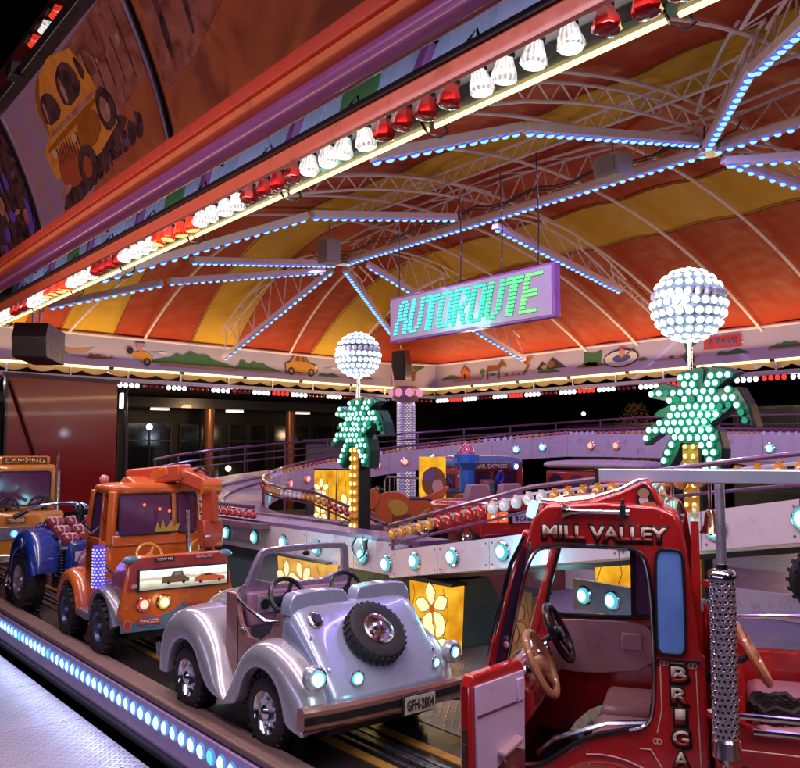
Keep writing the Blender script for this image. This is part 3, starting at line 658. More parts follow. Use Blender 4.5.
pat = 'RWRWRwRWRWrWRWrWRWrW'
u = 1.62; seq = [('R', 4), ('W', 4), ('R', 4), ('W', 4), ('R', 4), ('W', 4), ('r', 4), ('W', 4), ('R', 4), ('W', 4), ('r', 4), ('W', 4), ('R', 4), ('W', 4), ('r', 4), ('W', 4)]
u = 2.267 - .172 * 4
for c, n_ in seq:
    for k in range(n_):
        me = {'R': CB_R, 'W': CB_W, 'r': CB_RL}[c]
        inst('bulb', me, fr, (5 - u, -.01, .004), rot=(R(8 + random.uniform(-2, 2)), 0, random.uniform(0, 6)))
        u += .172 + (.006 if u < 4 else .012)
b = MB()                                                       # rods that hold the rail
for i in range(9): b.tube([(-9 + i * 2.2, -.1, .16), (-9 + i * 2.2, -.32, .32)], .012, 6)
b.build('rail_rod', BLACK, fr)
# inner face behind the rail: pale board with purple battens
t = thing('lattice_board', 'pale blue inner board with purple lattice seen above the lamp rail', 'frame', W(4, 2.98, 3.55))
b = MB(); b.box((0, 0, .45), (24, .03, .8)); b.build('board', mat('pale_blue_board', (.33, .40, .58), .25, coat=.5), t)
for k in range(16):
    x = -11 + k * 1.4
    b = MB(); b.bar((x, -.04, .06), (x + .55, -.04, .84), .06, .05, up=(0, 1, 0)); b.build('batten', PURPLE, t)
    b = MB(); b.prism([(x + .62, .1), (x + 1.0, .1), (x + 1.2, .5), (x + .85, .6)], lambda a, c, d: Vector((a, -.018 - d, c)), .01); b.build('printed_patch', PC['grn'] if k % 2 else PC['sky'], t)
b = MB(); b.box((0, -.05, .02), (24, .08, .08)); b.build('purple_sill', PURPLE, t, bevel=.01)

# ---------------------------------------------------------------- painted front fascia that bulges over the walkway
ff = thing('front_fascia', 'glossy bulging front fascia painted with an old yellow truck and brick houses', 'fascia', W(6, 2.3, 3.45))
def prof(s):                                                    # s 0..1 up the panel -> (V offset, z offset)
    z = .30 + 1.05 * s; v = -.02 - .42 * s ** 2.0 - .06 * math.sin(PI * s); return v, z
def fpt(u, s, off=0.0):
    v, z = prof(s); v2, z2 = prof(min(1, s + .01)); v1, z1 = prof(max(0, s - .01)); n = Vector((0, -(z2 - z1), (v2 - v1))).normalized()
    return Vector((6 - u, v, z)) + n * off
def paint(name, stops, sc=1.2, dist=1.5):
    """airbrushed print: soft cloud of a few paint colours"""
    m = bpy.data.materials.new(name); m.use_nodes = True; nt = m.node_tree; n = nt.nodes; L = nt.links; b = n['Principled BSDF']
    tc = n.new('ShaderNodeTexCoord'); no = n.new('ShaderNodeTexNoise'); no.inputs['Scale'].default_value = sc; no.inputs['Detail'].default_value = 5; no.inputs['Distortion'].default_value = dist
    cr = n.new('ShaderNodeValToRGB'); L.new(tc.outputs['Object'], no.inputs['Vector']); L.new(no.outputs['Fac'], cr.inputs[0])
    while len(cr.color_ramp.elements) < len(stops): cr.color_ramp.elements.new(.5)
    for e, (p, c) in zip(cr.color_ramp.elements, stops): e.position = p; e.color = (*c, 1)
    L.new(cr.outputs[0], b.inputs['Base Color']); b.inputs['Roughness'].default_value = .18; b.inputs['Coat Weight'].default_value = .6; b.inputs['Coat Roughness'].default_value = .08
    return m
P_SKY = paint('print_dusk', [(.3, (.16, .10, .20)), (.5, (.28, .20, .38)), (.7, (.36, .18, .20))], 1.0)
P_STREET = paint('print_street', [(.3, (.22, .06, .035)), (.5, (.36, .11, .05)), (.65, (.20, .06, .04))], 1.3)
P_DARK = paint('print_dark', [(.35, (.02, .012, .02)), (.55, (.10, .04, .05)), (.7, (.14, .10, .2))], 2.5, 3)
joints = [-3.5, -1.0, 2.4, 5.49, 8.62, 11.8, 15.0]
for j in range(len(joints) - 1):
    u0, u1 = joints[j], joints[j + 1]
    rows = [[fpt(u0 + (u1 - u0) * i / 12, s / 14) for i in range(13)] for s in range(15)]
    b = MB(); b.grid(rows); back = [[p + Vector((0, .03, 0)) for p in r] for r in rows]; b.grid(back, flip=True)
    b.build('painted_panel', [P_STREET, P_STREET, P_STREET, P_SKY, P_DARK, P_SKY][j], ff)
for uj in joints[1:-1]:
    b = MB(); b.tube([fpt(uj, s / 12, .012) for s in range(-1, 14)], .022, 8); b.build('joint_strip', mat('dark_chrome', (.10, .08, .09), .15, .9), ff)
    b = MB(); b.tube([fpt(uj, -.08, .03), fpt(uj, -.16, .02) + Vector((0, .1, -.05))], .02, 8); b.build('strip_hook', BLACK, ff)
def smooth_loop(pts, it=2):
    for _ in range(it):
        q = []
        for i in range(len(pts)):
            a = Vector(pts[i]); c = Vector(pts[(i + 1) % len(pts)]); q += [tuple(a.lerp(c, .25)), tuple(a.lerp(c, .75))]
        pts = q
    return pts
def decal(kind_mat, pts, u0, w, off=.004, s0=0.0, sh=1.0):
    """print on the curved panel: a in 0..1 to the right, c in 0..1 up"""
    from mathutils.geometry import tessellate_polygon
    if len(pts) < 12 and kind_mat not in (P_STREET, P_BRICK): pts = smooth_loop(pts, 1)
    bm2 = bmesh.new(); vs = [bm2.verts.new(Vector((a, c, 0))) for a, c in pts]
    try: bm2.faces.new(vs)
    except Exception: pass
    bmesh.ops.triangulate(bm2, faces=bm2.faces[:]); 
    for _ in range(2): bmesh.ops.subdivide_edges(bm2, edges=[e for e in bm2.edges if e.calc_length() > .12], cuts=1, use_grid_fill=False)
    bmesh.ops.triangulate(bm2, faces=bm2.faces[:])
    bm2.verts.index_update()
    b = MB(); b.add([fpt(u0 - w * v.co.x, s0 + sh * v.co.y, off) for v in bm2.verts], [tuple(v.index for v in f.verts) for f in bm2.faces]); bm2.free()
    return b.build('printed_shape', kind_mat, ff)
P_TRUCK = paint('print_truck_ochre', [(.3, (.42, .15, .03)), (.5, (.66, .28, .05)), (.7, (.50, .19, .04))], 3)
P_TD = paint('print_truck_dark', [(.3, (.03, .015, .02)), (.6, (.10, .05, .06))], 5)
P_BRICK = paint('print_brick', [(.35, (.16, .05, .035)), (.6, (.32, .12, .10))], 4)
P_PINK = paint('print_window', [(.4, (.30, .12, .10)), (.6, (.42, .22, .2))], 8, .5)
# street, houses and the old truck on the panel between the two hoops
tu, tw = 8.55, 2.95
decal(P_STREET, [(.45, 0), (1, 0), (1, .62), (.72, .30)], tu, tw, .003)
decal(P_BRICK, [(.55, .55), (.62, .95), (1, .98), (1, .45), (.8, .38)], tu, tw, .005)
decal(P_TD, [(.22, .02), (.35, 0), (.78, .26), (.84, .34), (.7, .42), (.3, .20)], tu, tw, .006)
decal(P_TRUCK, [(.24, .30), (.22, .52), (.30, .60), (.29, .82), (.36, .94), (.52, .99), (.66, .92), (.70, .76), (.72, .60), (.78, .50), (.77, .34), (.62, .25), (.45, .24)], tu, tw, .008)
decal(P_TD, [(.32, .64), (.32, .80), (.38, .86), (.44, .80), (.46, .64)], tu, tw, .011)
decal(P_TD, [(.49, .64), (.48, .84), (.57, .92), (.63, .84), (.64, .66)], tu, tw, .011)
decal(P_PINK, [(.28, .57), (.30, .60), (.68, .62), (.70, .58)], tu, tw, .011)
decal(mat('print_rust', (.34, .07, .03), .25, coat=.5), [(.28, .22), (.30, .42), (.38, .50), (.46, .40), (.48, .20), (.4, .14)], tu, tw, .011)
decal(P_TD, [(.46, .10), (.43, .24), (.47, .36), (.54, .38), (.59, .26), (.56, .12), (.5, .08)], tu, tw, .013)
decal(mat('print_rust', (.34, .07, .03), .25), [(.48, .15), (.475, .25), (.50, .30), (.53, .29), (.545, .22), (.52, .14)], tu, tw, .015)
decal(P_TD, [(.70, .32), (.67, .46), (.70, .60), (.75, .60), (.79, .48), (.77, .34)], tu, tw, .013)
decal(P_PINK, [(.71, .38), (.695, .47), (.72, .55), (.74, .54), (.76, .46), (.745, .38)], tu, tw, .015)
decal(P_PINK, [(.25, .12), (.23, .17), (.33, .22), (.36, .17)], tu, tw, .012)
P_OLIVE = paint('print_shade_ochre', [(.3, (.20, .07, .02)), (.6, (.34, .12, .02))], 4)
decal(P_OLIVE, [(.30, .60), (.29, .82), (.36, .94), (.42, .96), (.34, .85), (.315, .62)], tu, tw, .0095)
decal(P_OLIVE, [(.50, .30), (.50, .50), (.60, .56), (.68, .50), (.66, .34)], tu, tw, .0095)
for k in range(9): decal(P_TD, [(.315 + k * .022, .36 - k * .004), (.32 + k * .022, .50 - k * .002), (.327 + k * .022, .50 - k * .002), (.322 + k * .022, .36 - k * .004)], tu, tw, .0125)
decal(P_PINK, [(.335, .66), (.34, .78), (.36, .82), (.355, .68)], tu, tw, .0125); decal(P_PINK, [(.51, .66), (.505, .82), (.53, .86), (.535, .70)], tu, tw, .0125)
decal(P_TD, [(.655, .70), (.65, .86), (.67, .86), (.69, .74)], tu, tw, .011)
decal(P_OLIVE, [(.26, .49), (.24, .53), (.69, .58), (.72, .54)], tu, tw, .0122)
decal(PC['tan'], ell(.30, .46, .02, .035, 12), tu, tw, .013); decal(PC['tan'], ell(.475, .46, .02, .035, 12), tu, tw, .0135)
for k in range(14): decal(P_DARK if k % 2 else P_TD, [(.20 + .05 * k, -.0 + .012 * k), (.22 + .05 * k, .05 + .022 * k), (.26 + .05 * k, .03 + .02 * k), (.245 + .05 * k, .01 + .012 * k)], tu, tw, .0055 + .0001 * k)
for k in range(7): decal(P_TD, [(.58 + .06 * k, .60 - .02 * k), (.585 + .06 * k, .92), (.592 + .06 * k, .92), (.588 + .06 * k, .60 - .02 * k)], tu, tw, .0062)
for k in range(5): decal(P_PINK, [(.60 + .075 * k, .70), (.605 + .075 * k, .84), (.635 + .075 * k, .85), (.63 + .075 * k, .70)], tu, tw, .0058)
# brick houses and the dark car front on the next panel
tu, tw = 5.42, 2.95
decal(P_BRICK, [(0, .30), (.02, .99), (.48, .99), (.40, .55), (.16, .34)], tu, tw, .004)
decal(P_TD, [(.06, .42), (.08, .9), (.10, .9), (.09, .42)], tu, tw, .006)
decal(P_TD, [(.18, .44), (.20, .95), (.22, .95), (.20, .46)], tu, tw, .006)
decal(P_PINK, [(.23, .56), (.24, .88), (.36, .90), (.33, .60)], tu, tw, .006)
decal(P_TD, [(.46, .40), (.50, .70), (.62, .95), (.95, .99), (1, .60), (.86, .34), (.62, .30)], tu, tw, .006)
decal(mat('print_maroon', (.26, .07, .04), .2, coat=.6), [(.50, .46), (.54, .66), (.64, .82), (.88, .90), (.95, .62), (.84, .44), (.64, .38)], tu, tw, .009)
decal(P_PINK, ell(.55, .50, .028, .06), tu, tw, .012); decal(P_PINK, ell(.83, .56, .028, .06), tu, tw, .012)
decal(P_TD, [(.60, .46), (.61, .58), (.77, .62), (.77, .50)], tu, tw, .012)
# left panel: dark street with violet lights
tu, tw = 11.7, 3.0
for i in range(16):
    a, c = random.uniform(.45, .98), random.uniform(.05, .6)
    decal(mat('print_violet', (.12, .06, .5), .2) if i % 3 else P_PINK, ell(a, c, random.uniform(.01, .05), random.uniform(.02, .12), 9), tu, tw, .006 + .0008 * i)
decal(P_TD, [(.3, .4), (.4, .75), (.55, .5), (.7, .8), (.8, .5), (1, .6), (1, .2), (.3, .1)], tu, tw, .004)
# red mouldings and purple beam below
def mould(name, pts, m):
    b = MB(); b.grid([[Vector((-9.0, v, z)) for v, z in pts], [Vector((9.5, v, z)) for v, z in pts]], closed=True); b.build(name, m, ff, bevel=.006)
mould('red_moulding', [(-.02, .205), (-.08, .215), (-.09, .29), (-.02, .315), (.06, .30), (.06, .205)], REDP)
mould('orange_moulding', [(.02, .15), (-.05, .16), (-.075, .19), (-.05, .215), (.06, .215), (.08, .15)], mat('moulding_orange', (.60, .13, .04), .45, coat=.2))
b = MB(); b.tube([(-9, .03, .085), (9.5, .03, .085)], .072, 16); b.build('purple_beam', PURPLE, ff)
mould('top_moulding', [(-.44, 1.33), (-.52, 1.35), (-.54, 1.41), (-.46, 1.45), (-.36, 1.43), (-.36, 1.33)], BLACK)
b = MB(); b.box((0, -.30, 1.70), (18.5, .10, .50)); b.build('upper_board', mat('upper_maroon', (.10, .01, .012), .4), ff)
for k, uu in enumerate((7.35, 7.05, 6.75)):
    inst('bulb', CB_RL if k != 1 else CB_W, ff, (6 - uu, -.52, 1.60), rot=(R(70), 0, 0), scale=1.5)
b = MB(); b.box((6 - 7.6, -.54, 1.40), (.16, .12, .14)); b.build('clamp', BLACK, ff, bevel=.01)
for i in range(20):
    b = MB(); xx = -8.4 + i * .9; b.tube([(xx, .12, -.02), (xx, .17, .05), (xx + .02, .19, -.06)], .008, 5); b.build('wire_hook', BLACK, ff)

# ================================================================== RAISED LOOP TRACK
CU, CV = 10.9, 9.25
def zdeck(a):                                                   # a: -90 front .. 0 far left .. 90 back
    t = (a + 90) / 180; return .80 + (1.72 - .80) * (t * t * (3 - 2 * t) * .6 + t * .4)
def loop(r, n=30, back_to=1.0, a0=-90, a1=90, front_from=None):
    pts = []
    if front_from is not None:
        k = 4
        for i in range(k): pts.append((front_from + (CU - front_from) * i / k, CV - r, .80, -90))
    for i in range(n + 1):
        a = a0 + (a1 - a0) * i / n; pts.append((CU + r * math.cos(R(a)), CV + r * math.sin(R(a)), zdeck(a), a))
    if a1 >= 90:
        for i in range(1, 15):
            u = CU + (back_to - CU) * i / 14; pts.append((u, CV + r, 1.72 - .20 * max(0, (9.5 - u) / 8.5), 90))
    return pts
RIN, ROUT = 2.95, 4.70
rt = thing('raised_track', 'raised banked plank track sweeping round the far left end towards the back', 'track', W(CU, CV, .8))
ro = W(CU, CV, .8)
inn = loop(RIN, front_from=8.6); out = loop(ROUT, front_from=8.6)
M_PLANK = mat('track_plank', (.16, .08, .13), .42, var=.3, scale=5); M_PLANKY = mat('track_plank_yellow_lit', (.42, .22, .08), .42, var=.3, scale=5)  # yellow light on the ramp is put into the colour of some planks
for i in range(len(inn) - 1):
    a, c, d, e = inn[i], out[i], out[i + 1], inn[i + 1]
    bank = .10
    P = lambda q, t, q2, dz=0: W(q[0] + (q2[0] - q[0]) * t, q[1] + (q2[1] - q[1]) * t, q[2] + bank * t + dz) - ro
    g = .012
    A, B_, C_, D_ = P(a, 0, c), P(a, 1, c), P(e, 1, d), P(e, 0, d)
    A2 = A.lerp(D_, g); B2 = B_.lerp(C_, g); D2 = D_.lerp(A, g); C2 = C_.lerp(B_, g)
    v = [A2, B2, C2, D2]; dn = Vector((0, 0, -.05))
    b = MB(); b.add(v + [x + dn for x in v], [(0, 1, 2, 3), (7, 6, 5, 4), (0, 4, 5, 1), (1, 5, 6, 2), (2, 6, 7, 3), (3, 7, 4, 0)])
    b.build('deck_plate', M_PLANKY if i % 7 in (2, 3) else M_PLANK, rt, smooth=False)
for rr, nm in ((3.55, 'guide_strip'), (3.95, 'guide_strip')):
    pts = [W(u, v, z + bank * (rr - RIN) / 1.75 + .015) - ro for u, v, z, a in loop(rr, front_from=8.6)]
    b = MB(); b.tube(pts, .025, 6); b.build(nm, STEEL, rt)
M_GIRD = mat('girder_paint', (.60, .52, .62), .28, coat=.7, var=.07)
disc = MB(); disc.lathe([(.085, 0, 2), (.088, .012, 2), (.074, .02, 1), (.072, .028, 1), (.052, .042, 0), (.03, .050, 0), (.0001, .053, 0)], 18, axis='-Y')
D_CY = disc.mesh('round_lamp', [glow('lit_round_cyan', (.50, 1, .98), 2.2), E_CY2, CHROME]); D_PK = disc.mesh('round_lamp', [glow('lit_round_pink', (1, .42, .38), 1.5), glow('lit_pink_rim', (.8, .16, .2), .8), CHROME])
def girder(root, pts, zt, zb, side=1, lamp_at=None, base=Vector((0, 0, 0)), thick=.05, mat_=None, lamp_scale=1.0, lamp_kind=None):
    """panels along a path; zt/zb are offsets above/below the path height"""
    for i in range(len(pts) - 1):
        p, q = W(*pts[i][:3]) - base, W(*pts[i + 1][:3]) - base
        d = (q - p).normalized(); g = d * .004
        a, c = p + g, q - g; n = Vector((0, 0, 1)).cross(d).normalized() * (thick / 2)
        v = [a - n + Vector((0, 0, zb)), c - n + Vector((0, 0, zb)), c + n + Vector((0, 0, zb)), a + n + Vector((0, 0, zb)), a - n + Vector((0, 0, zt)), c - n + Vector((0, 0, zt)), c + n + Vector((0, 0, zt)), a + n + Vector((0, 0, zt))]
        b = MB(); b.add(v, [(0, 3, 2, 1), (4, 5, 6, 7), (0, 1, 5, 4), (1, 2, 6, 5), (2, 3, 7, 6), (3, 0, 4, 7)])
        o = b.build('girder_panel', mat_ or M_GIRD, root, smooth=False)
        sc2 = MB(); nn = n if n.y < 0 else -n
        for f in (.05, .95):
            for h_ in (.15, .85):
                c0 = a.lerp(c, f) + nn + Vector((0, 0, zb + (zt - zb) * h_)); sc2.cyl(c0, c0 + nn.normalized() * .004, .008, n=7)
        sc2.build('screw', STEEL, o, kind='stuff')
def lamp_on(root, pos, nrm, me, s=1.0):
    rz = math.atan2(nrm.y, nrm.x) + PI / 2
    return inst('round_lamp', me, root, pos, (0, 0, rz), s)
def path_lerp(pts, step, off=0.0):
    res = []; acc = off
    for i in range(len(pts) - 1):
        p, q = W(*pts[i][:3]), W(*pts[i + 1][:3]); L = (q - p).length
        while acc < L: res.append((p.lerp(q, acc / L), (q - p).normalized())); acc += step
        acc -= L
    return res
# inner girder of the loop, its face towards the island
gi_ = thing('inner_girder', 'white curved girder with cyan round lamps under the back of the raised track', 'girder', W(CU, CV - RIN, .8)); gb = W(CU, CV - RIN, .8)
ip = [(u, v, z) for u, v, z, a in inn]
ip2 = [(CU + 2.9 * math.cos(R(a)), CV + 2.9 * math.sin(R(a)), zdeck(a)) for a in range(-70, 91, 8)] + [(CU - i * .95, CV + 2.9, 1.72 - .18 * max(0, (9.5 - (CU - i * .95)) / 8.5)) for i in range(1, 12)]
girder(gi_, ip2, .26, -.14, base=gb)
for k, (p, d) in enumerate(path_lerp(ip2, .56, .3)):
    n = Vector((d.y, -d.x, 0)); n = n if (W(CU, CV - 1, 0) - p).dot(n) > 0 else -n
    pk = k in (3, 4, 5, 7, 8, 15, 16)
    if k % 3 == 2 and k > 9: continue
    lamp_on(gi_, p - gb + n * .026 + Vector((0, 0, .06)), n, D_PK if pk else D_CY, .95)
# arches under the back girder on the right
for u0 in (7.9, 5.6, 3.3):
    pts = [(-1.0, -.02)] + [(-.9 + 1.8 * i / 12, -.02 - .0) for i in range(0)] + [(1.0, -.02), (1.05, -.34)] + [(.9 * math.cos(R(a)), -.34 + .26 * math.sin(R(a))) for a in range(0, 181, 15)] + [(-1.05, -.34)]
    b = MB(); b.prism(pts, lambda x, z, d: Vector((x, d, z)), .05); b.build('arch_panel', M_GIRD, gi_, loc=W(u0, 12.16, 1.60) - gb, smooth=False)

# handrails
M_RAIL = mat('rail_purple', (.15, .06, .13), .3, .3, coat=.4)
gb_me = []
bb = MB(); bb.lathe([(.0001, -.045, 0), (.030, -.035, 0), (.044, -.01, 0), (.040, .02, 0), (.022, .042, 0), (.022, .06, 1)], 10)
for m1 in (AMBERP, REDCAP, CLEARCAP): gb_me.append(bb.mesh('cap_bulb', [m1, BLACK]))
for m1, m2 in (('amber', E_AMB2), ('clear', E_WSOFT)): gb_me.append(bb.mesh('cap_bulb', [m2, BLACK]))
def handrail(label, pts, h, post=1.2, bulbs=None, step=.11, r=.022, lower=True, bscale=1.0, rows=(.55,)):
    o = W(*pts[0][:3]); t = thing('handrail', label, 'handrail', o)
    up = Vector((0, 0, h)); P = [W(*p[:3]) - o for p in pts]
    b = MB(); b.tube([p + up for p in P], r, 8); b.build('top_rail', M_RAIL, t)
    if lower:
        for f in rows:
            b = MB(); b.tube([p + up * f for p in P], r * .7, 6); b.build('lower_rail', M_RAIL, t)
    for p, d in path_lerp(pts, post, .05):
        p = p - o; b = MB(); b.tube([p, p + up], r * .8, 6); b.build('rail_post', M_RAIL, t)
    if bulbs:
        b = MB(); b.tube([p + up * .98 + Vector((0, 0, -.05)) for p in P], .012, 5); b.build('lamp_strip', PANELW, t)
        for k, (p, d) in enumerate(path_lerp(pts, step, .05)):
            c = bulbs[(k // 5) % len(bulbs)]
            inst('cap_bulb', gb_me[c], t, p - o + up + Vector((0, 0, -.09 * bscale)), scale=bscale)
    return t
arc = lambda r, a0, a1, n=26, dz=0: [(CU + r * math.cos(R(a0 + (a1 - a0) * i / n)), CV + r * math.sin(R(a0 + (a1 - a0) * i / n)), zdeck(a0 + (a1 - a0) * i / n) + dz) for i in range(n + 1)]
handrail('inner handrail with red and amber bulb caps curving round the island behind the left palm', [(8.6, 6.35, .45), (9.4, 6.32, .62), (10.2, 6.30, .78)] + arc(2.93, -84, 90)[0:], .36, bulbs=[0, 1, 0, 2], step=.13)
handrail('inner back handrail with amber, clear and red bulb caps above the back girder', [(CU, CV + 2.93, 1.80), (9, CV + 2.93, 1.80), (4, CV + 2.93, 1.66), (1, CV + 2.93, 1.6)], .26, bulbs=[2, 1, 0, 2, 1, 0], step=.125)
handrail('bare purple outer handrail round the far left bend of the raised track', [(p[0], p[1], p[2] + .1) for p in arc(4.75, -52, 90)], .50, post=1.0, lower=True, rows=(.45, .72))
handrail('bare purple outer handrail along the back of the raised track', [(CU, CV + 4.75, 1.82), (6, CV + 4.75, 1.75), (1, CV + 4.75, 1.65)], .50, post=1.1, rows=(.45, .72))
handrail('front handrail with red bulb caps above the left front girder', [(12.8, 4.72, .82), (8.9, 4.72, .82)], .24, bulbs=[1], step=.16, post=1.3)

# front girders with cyan lamps
fg = thing('front_girder', 'low lilac front girder with cyan round lamps behind the silver car', 'girder', W(6.2, 4.8, .58)); fb = W(6.2, 4.8, .58)
girder(fg, [(6.15 + i * .85, 4.8, .58) for i in range(9)], .29, .0, base=fb, mat_=PANELW)
for u in (6.35, 6.83, 7.63, 8.3, 8.95, 9.65, 10.4, 11.1): lamp_on(fg, W(u, 4.772, .72) - fb, Vector((0, -1, 0)), D_CY, .95)
b = MB(); b.box(W(9, 4.95, .89) - fb, (6, .34, .04)); b.build('walk_strip', mat('walk_purple', (.18, .10, .22), .35), fg)
rg = thing('rising_girder', 'lilac girder with cyan lamps rising to the right behind the fire truck', 'girder', W(6.2, 4.7, .6)); rb = W(6.2, 4.7, .6)
rp = [(6.25 - i * .62, 4.7, .585 + .165 * .62 * i) for i in range(13)]
girder(rg, rp, .235, 0, base=rb, mat_=PANELW)
for u in (6.32, 5.92, 5.43, 4.85, 3.75, 3.05, 2.5, 1.9):
    lamp_on(rg, W(u, 4.672, .585 + .165 * (6.25 - u) + .125) - rb, Vector((0, -1, 0)), D_CY, .88)
b = MB()
for p_ in rp[:-1]: pass
b.prism([(6.25, .8), (6.25 - 7.4, .8 + .165 * 7.4), (6.25 - 7.4, .76 + .165 * 7.4), (6.25, .76)], lambda u, z, d: W(u, 4.73 + d, z + .02) - rb, .30); b.build('walk_strip', mat('walk_purple', (.18, .10, .22), .35), rg)
b = MB(); b.box(W(6.27, 4.95, .70) - rb, (.05, .55, .235)); b.build('end_panel', PANELW, rg)
handrail('front handrail with clear and amber bulb caps rising past the red convertible', [(6.35, 4.72, .80), (5.5, 4.72, 1.0), (4.6, 4.72, 1.20), (2.83, 4.72, 1.42), (1.0, 4.72, 1.62), (-.5, 4.72, 1.78)], .23, bulbs=[0, 1, 2, 0, 0, 0], step=.132, bscale=1.0, post=2.3, lower=True, rows=(.25,), r=.016)
for u_, lb in ((9.9, 'black cable loop hanging on the front girder below the crane'), (6.9, 'black cable loop hanging on the front girder above the silver car'), (5.35, 'black cable loop hanging under the garland by the convertible')):
    z0 = .86 if u_ > 6.3 else .98
    t = thing('cable_loop', lb, 'cable', W(u_, 4.74, z0)); b = MB(); b.tube([(0, 0, .02), (-.03, -.03, -.06), (.02, -.04, -.14), (.10, -.04, -.17), (.17, -.03, -.12), (.20, -.01, .02)], .008, 6); b.build('cable', BLACK, t)
    b = MB(); b.box((.20, -.035, -.03), (.035, .03, .09)); b.build('plug', BLACK, t, bevel=.005)
# soffit slope and supports below
b = MB(); b.prism([(0, 0), (0, .58), (.5, .58), (.9, 0)], lambda a, z, d: W(12 - d, 4.9 + a, z), 6.2); t = b.build('skirting_wall', mat('ribbed_teal', (.10, .16, .17), .35, .5, bump=.8, bscale=22), None)
t['label'] = 'dark teal ribbed base wall below the low front girder'; t['category'] = 'base wall'
b = MB(); b.prism([(6.2, .585), (6.2, .555), (-1, 1.70), (-1, 1.74)], lambda u, z, d: W(u, 4.76 + d, z), .9); t = b.build('ramp_soffit', mat('soffit_brown', (.10, .06, .05), .35, .4), None)
t['label'] = 'brown sloping underside of the rising girder behind the fire truck'; t['category'] = 'ramp underside'

# flower lanterns
M_LANT = bpy.data.materials.new('lantern_paper'); M_LANT.use_nodes = True
nt = M_LANT.node_tree; n = nt.nodes; n.clear(); tc = n.new('ShaderNodeTexCoord'); no = n.new('ShaderNodeTexNoise'); no.inputs['Scale'].default_value = 5
cr = n.new('ShaderNodeValToRGB'); cr.color_ramp.elements[0].color = (.62, .22, .008, 1); cr.color_ramp.elements[0].position = .3; cr.color_ramp.elements[1].color = (1, .52, .03, 1); cr.color_ramp.elements[1].position = .65
e = n.new('ShaderNodeEmission'); o_ = n.new('ShaderNodeOutputMaterial'); e.inputs[1].default_value = 1.1
nt.links.new(tc.outputs['Object'], no.inputs['Vector']); nt.links.new(no.outputs['Fac'], cr.inputs[0]); nt.links.new(cr.outputs[0], e.inputs[0]); nt.links.new(e.outputs[0], o_.inputs[0])
E_PETAL = glow('lit_petal', (1, .82, .42), 1.35); E_HEART = glow('lit_flower_heart', (.75, .12, .03), .8); E_LINE = mat('flower_line', (.03, .01, .01), .6)
E_LEAF = glow('lit_leaf', (.12, .40, .03), .7)
def flower(par, c, r, y, rot=0):
    for k in range(5):
        a = R(rot + 72 * k + 18); u = Vector((math.cos(a), math.sin(a))); w = Vector((-u.y, u.x))
        prof_ = [(0.1, 0), (.35, .20), (.62, .30), (.85, .20), (1.02, 0), (.85, -.20), (.62, -.30), (.35, -.20)]
        for sc, m_, yy in ((1.06, E_LINE, y), (.96, E_PETAL, y - .002)):
            b = MB(); pts = [(c[0] + (u.x * (p + (p - .55) * (sc - 1)) + w.x * q * sc) * r, c[1] + (u.y * (p + (p - .55) * (sc - 1)) + w.y * q * sc) * r) for p, q in prof_]
            b.prism(pts, lambda x, z, d: Vector((x, yy - d, z)), .0015); b.build('petal' if m_ is E_PETAL else 'petal_line', m_, par, smooth=False)
    b = MB(); b.prism(ell(c[0], c[1], r * .17, r * .17, 10), lambda x, z, d: Vector((x, y - .005 - d, z)), .0015); b.build('flower_heart', E_HEART, par, smooth=False)
def lantern(u, v, z, w, h, rz, label, flowers, taper=.86, leaves=True):
    t = thing('flower_lantern', label, 'lantern', W(u, v, z), rz, 'lit yellow flower panels')
    b = MB(); b.prism([(-w / 2, h), (w / 2, h), (w / 2 * taper, .02), (w / 2 * taper - .03, 0), (-w / 2 * taper + .03, 0), (-w / 2 * taper, .02)], lambda x, zz, d: Vector((x, d, zz)), .16); b.build('shade', M_LANT, t, smooth=False, bevel=.01)
    pn = bpy.data.objects.new('flower_print', None); COL.objects.link(pn); pn.parent = t
    for (cx_, cz_, r_, ro_) in flowers: flower(pn, (cx_ * w, cz_ * h), r_ * w, -.003, ro_)
    for k in range(3):
        b = MB(); x0 = (-.4 + .4 * k) * w; b.tube([(x0 + .06 * w * math.sin(j * 1.3 + k), -.004, h * (.04 + .92 * j / 7)) for j in range(8)], .003, 4); b.build('stem_line', E_LINE, pn)
    if leaves:
        for k in range(3): b = MB(); b.prism([(q[0], q[1]) for q in ell((-.42 + .4 * k) * w, .08 * h, .05 * w, .04 * h, 8)], lambda x, zz, d: Vector((x, -.006 - d, zz)), .001); b.build('leaf', E_LEAF, pn, smooth=False)
    b = MB(); b.box((0, .09, h + .012), (w + .02, .18, .024)); b.build('top_frame', BLACK, t)
    return t
lantern(5.72, 4.66, .02, .52, .58, R(2), 'glowing yellow flower lantern standing right of the silver car', [(.08, .66, .40, 10), (.16, .24, .34, 40)])
dl = lantern(5.05, 5.0, .02, .42, .56, R(-12), 'unlit brown flower lantern partly hidden by the fire truck cab', [(.0, .6, .4, 30)])
for c_ in dl.children:
    if c_.name.startswith('shade'): c_.data.materials[0] = mat('lantern_unlit', (.22, .10, .03), .4, var=.4)
    for g_ in c_.children: g_.data = g_.data.copy(); g_.data.materials[0] = mat('petal_unlit', (.35, .20, .08), .5) if 'line' not in g_.name else E_LINE
lantern(7.85, 4.70, .06, .95, .52, 0, 'wide glowing flower lantern seen through the silver car windscreen', [(-.28, .55, .22, 0), (.05, .6, .22, 25), (.34, .45, .20, 40)])
lantern(12.05, 7.6, .38, .34, 1.0, R(14), 'left glowing flower panel on the island behind the left palm', [(.0, .7, .5, 0), (-.05, .3, .45, 30)])
lantern(11.60, 7.75, .38, .38, 1.0, R(14), 'second glowing flower panel on the island beside the left palm', [(.05, .42, .6, 15)])
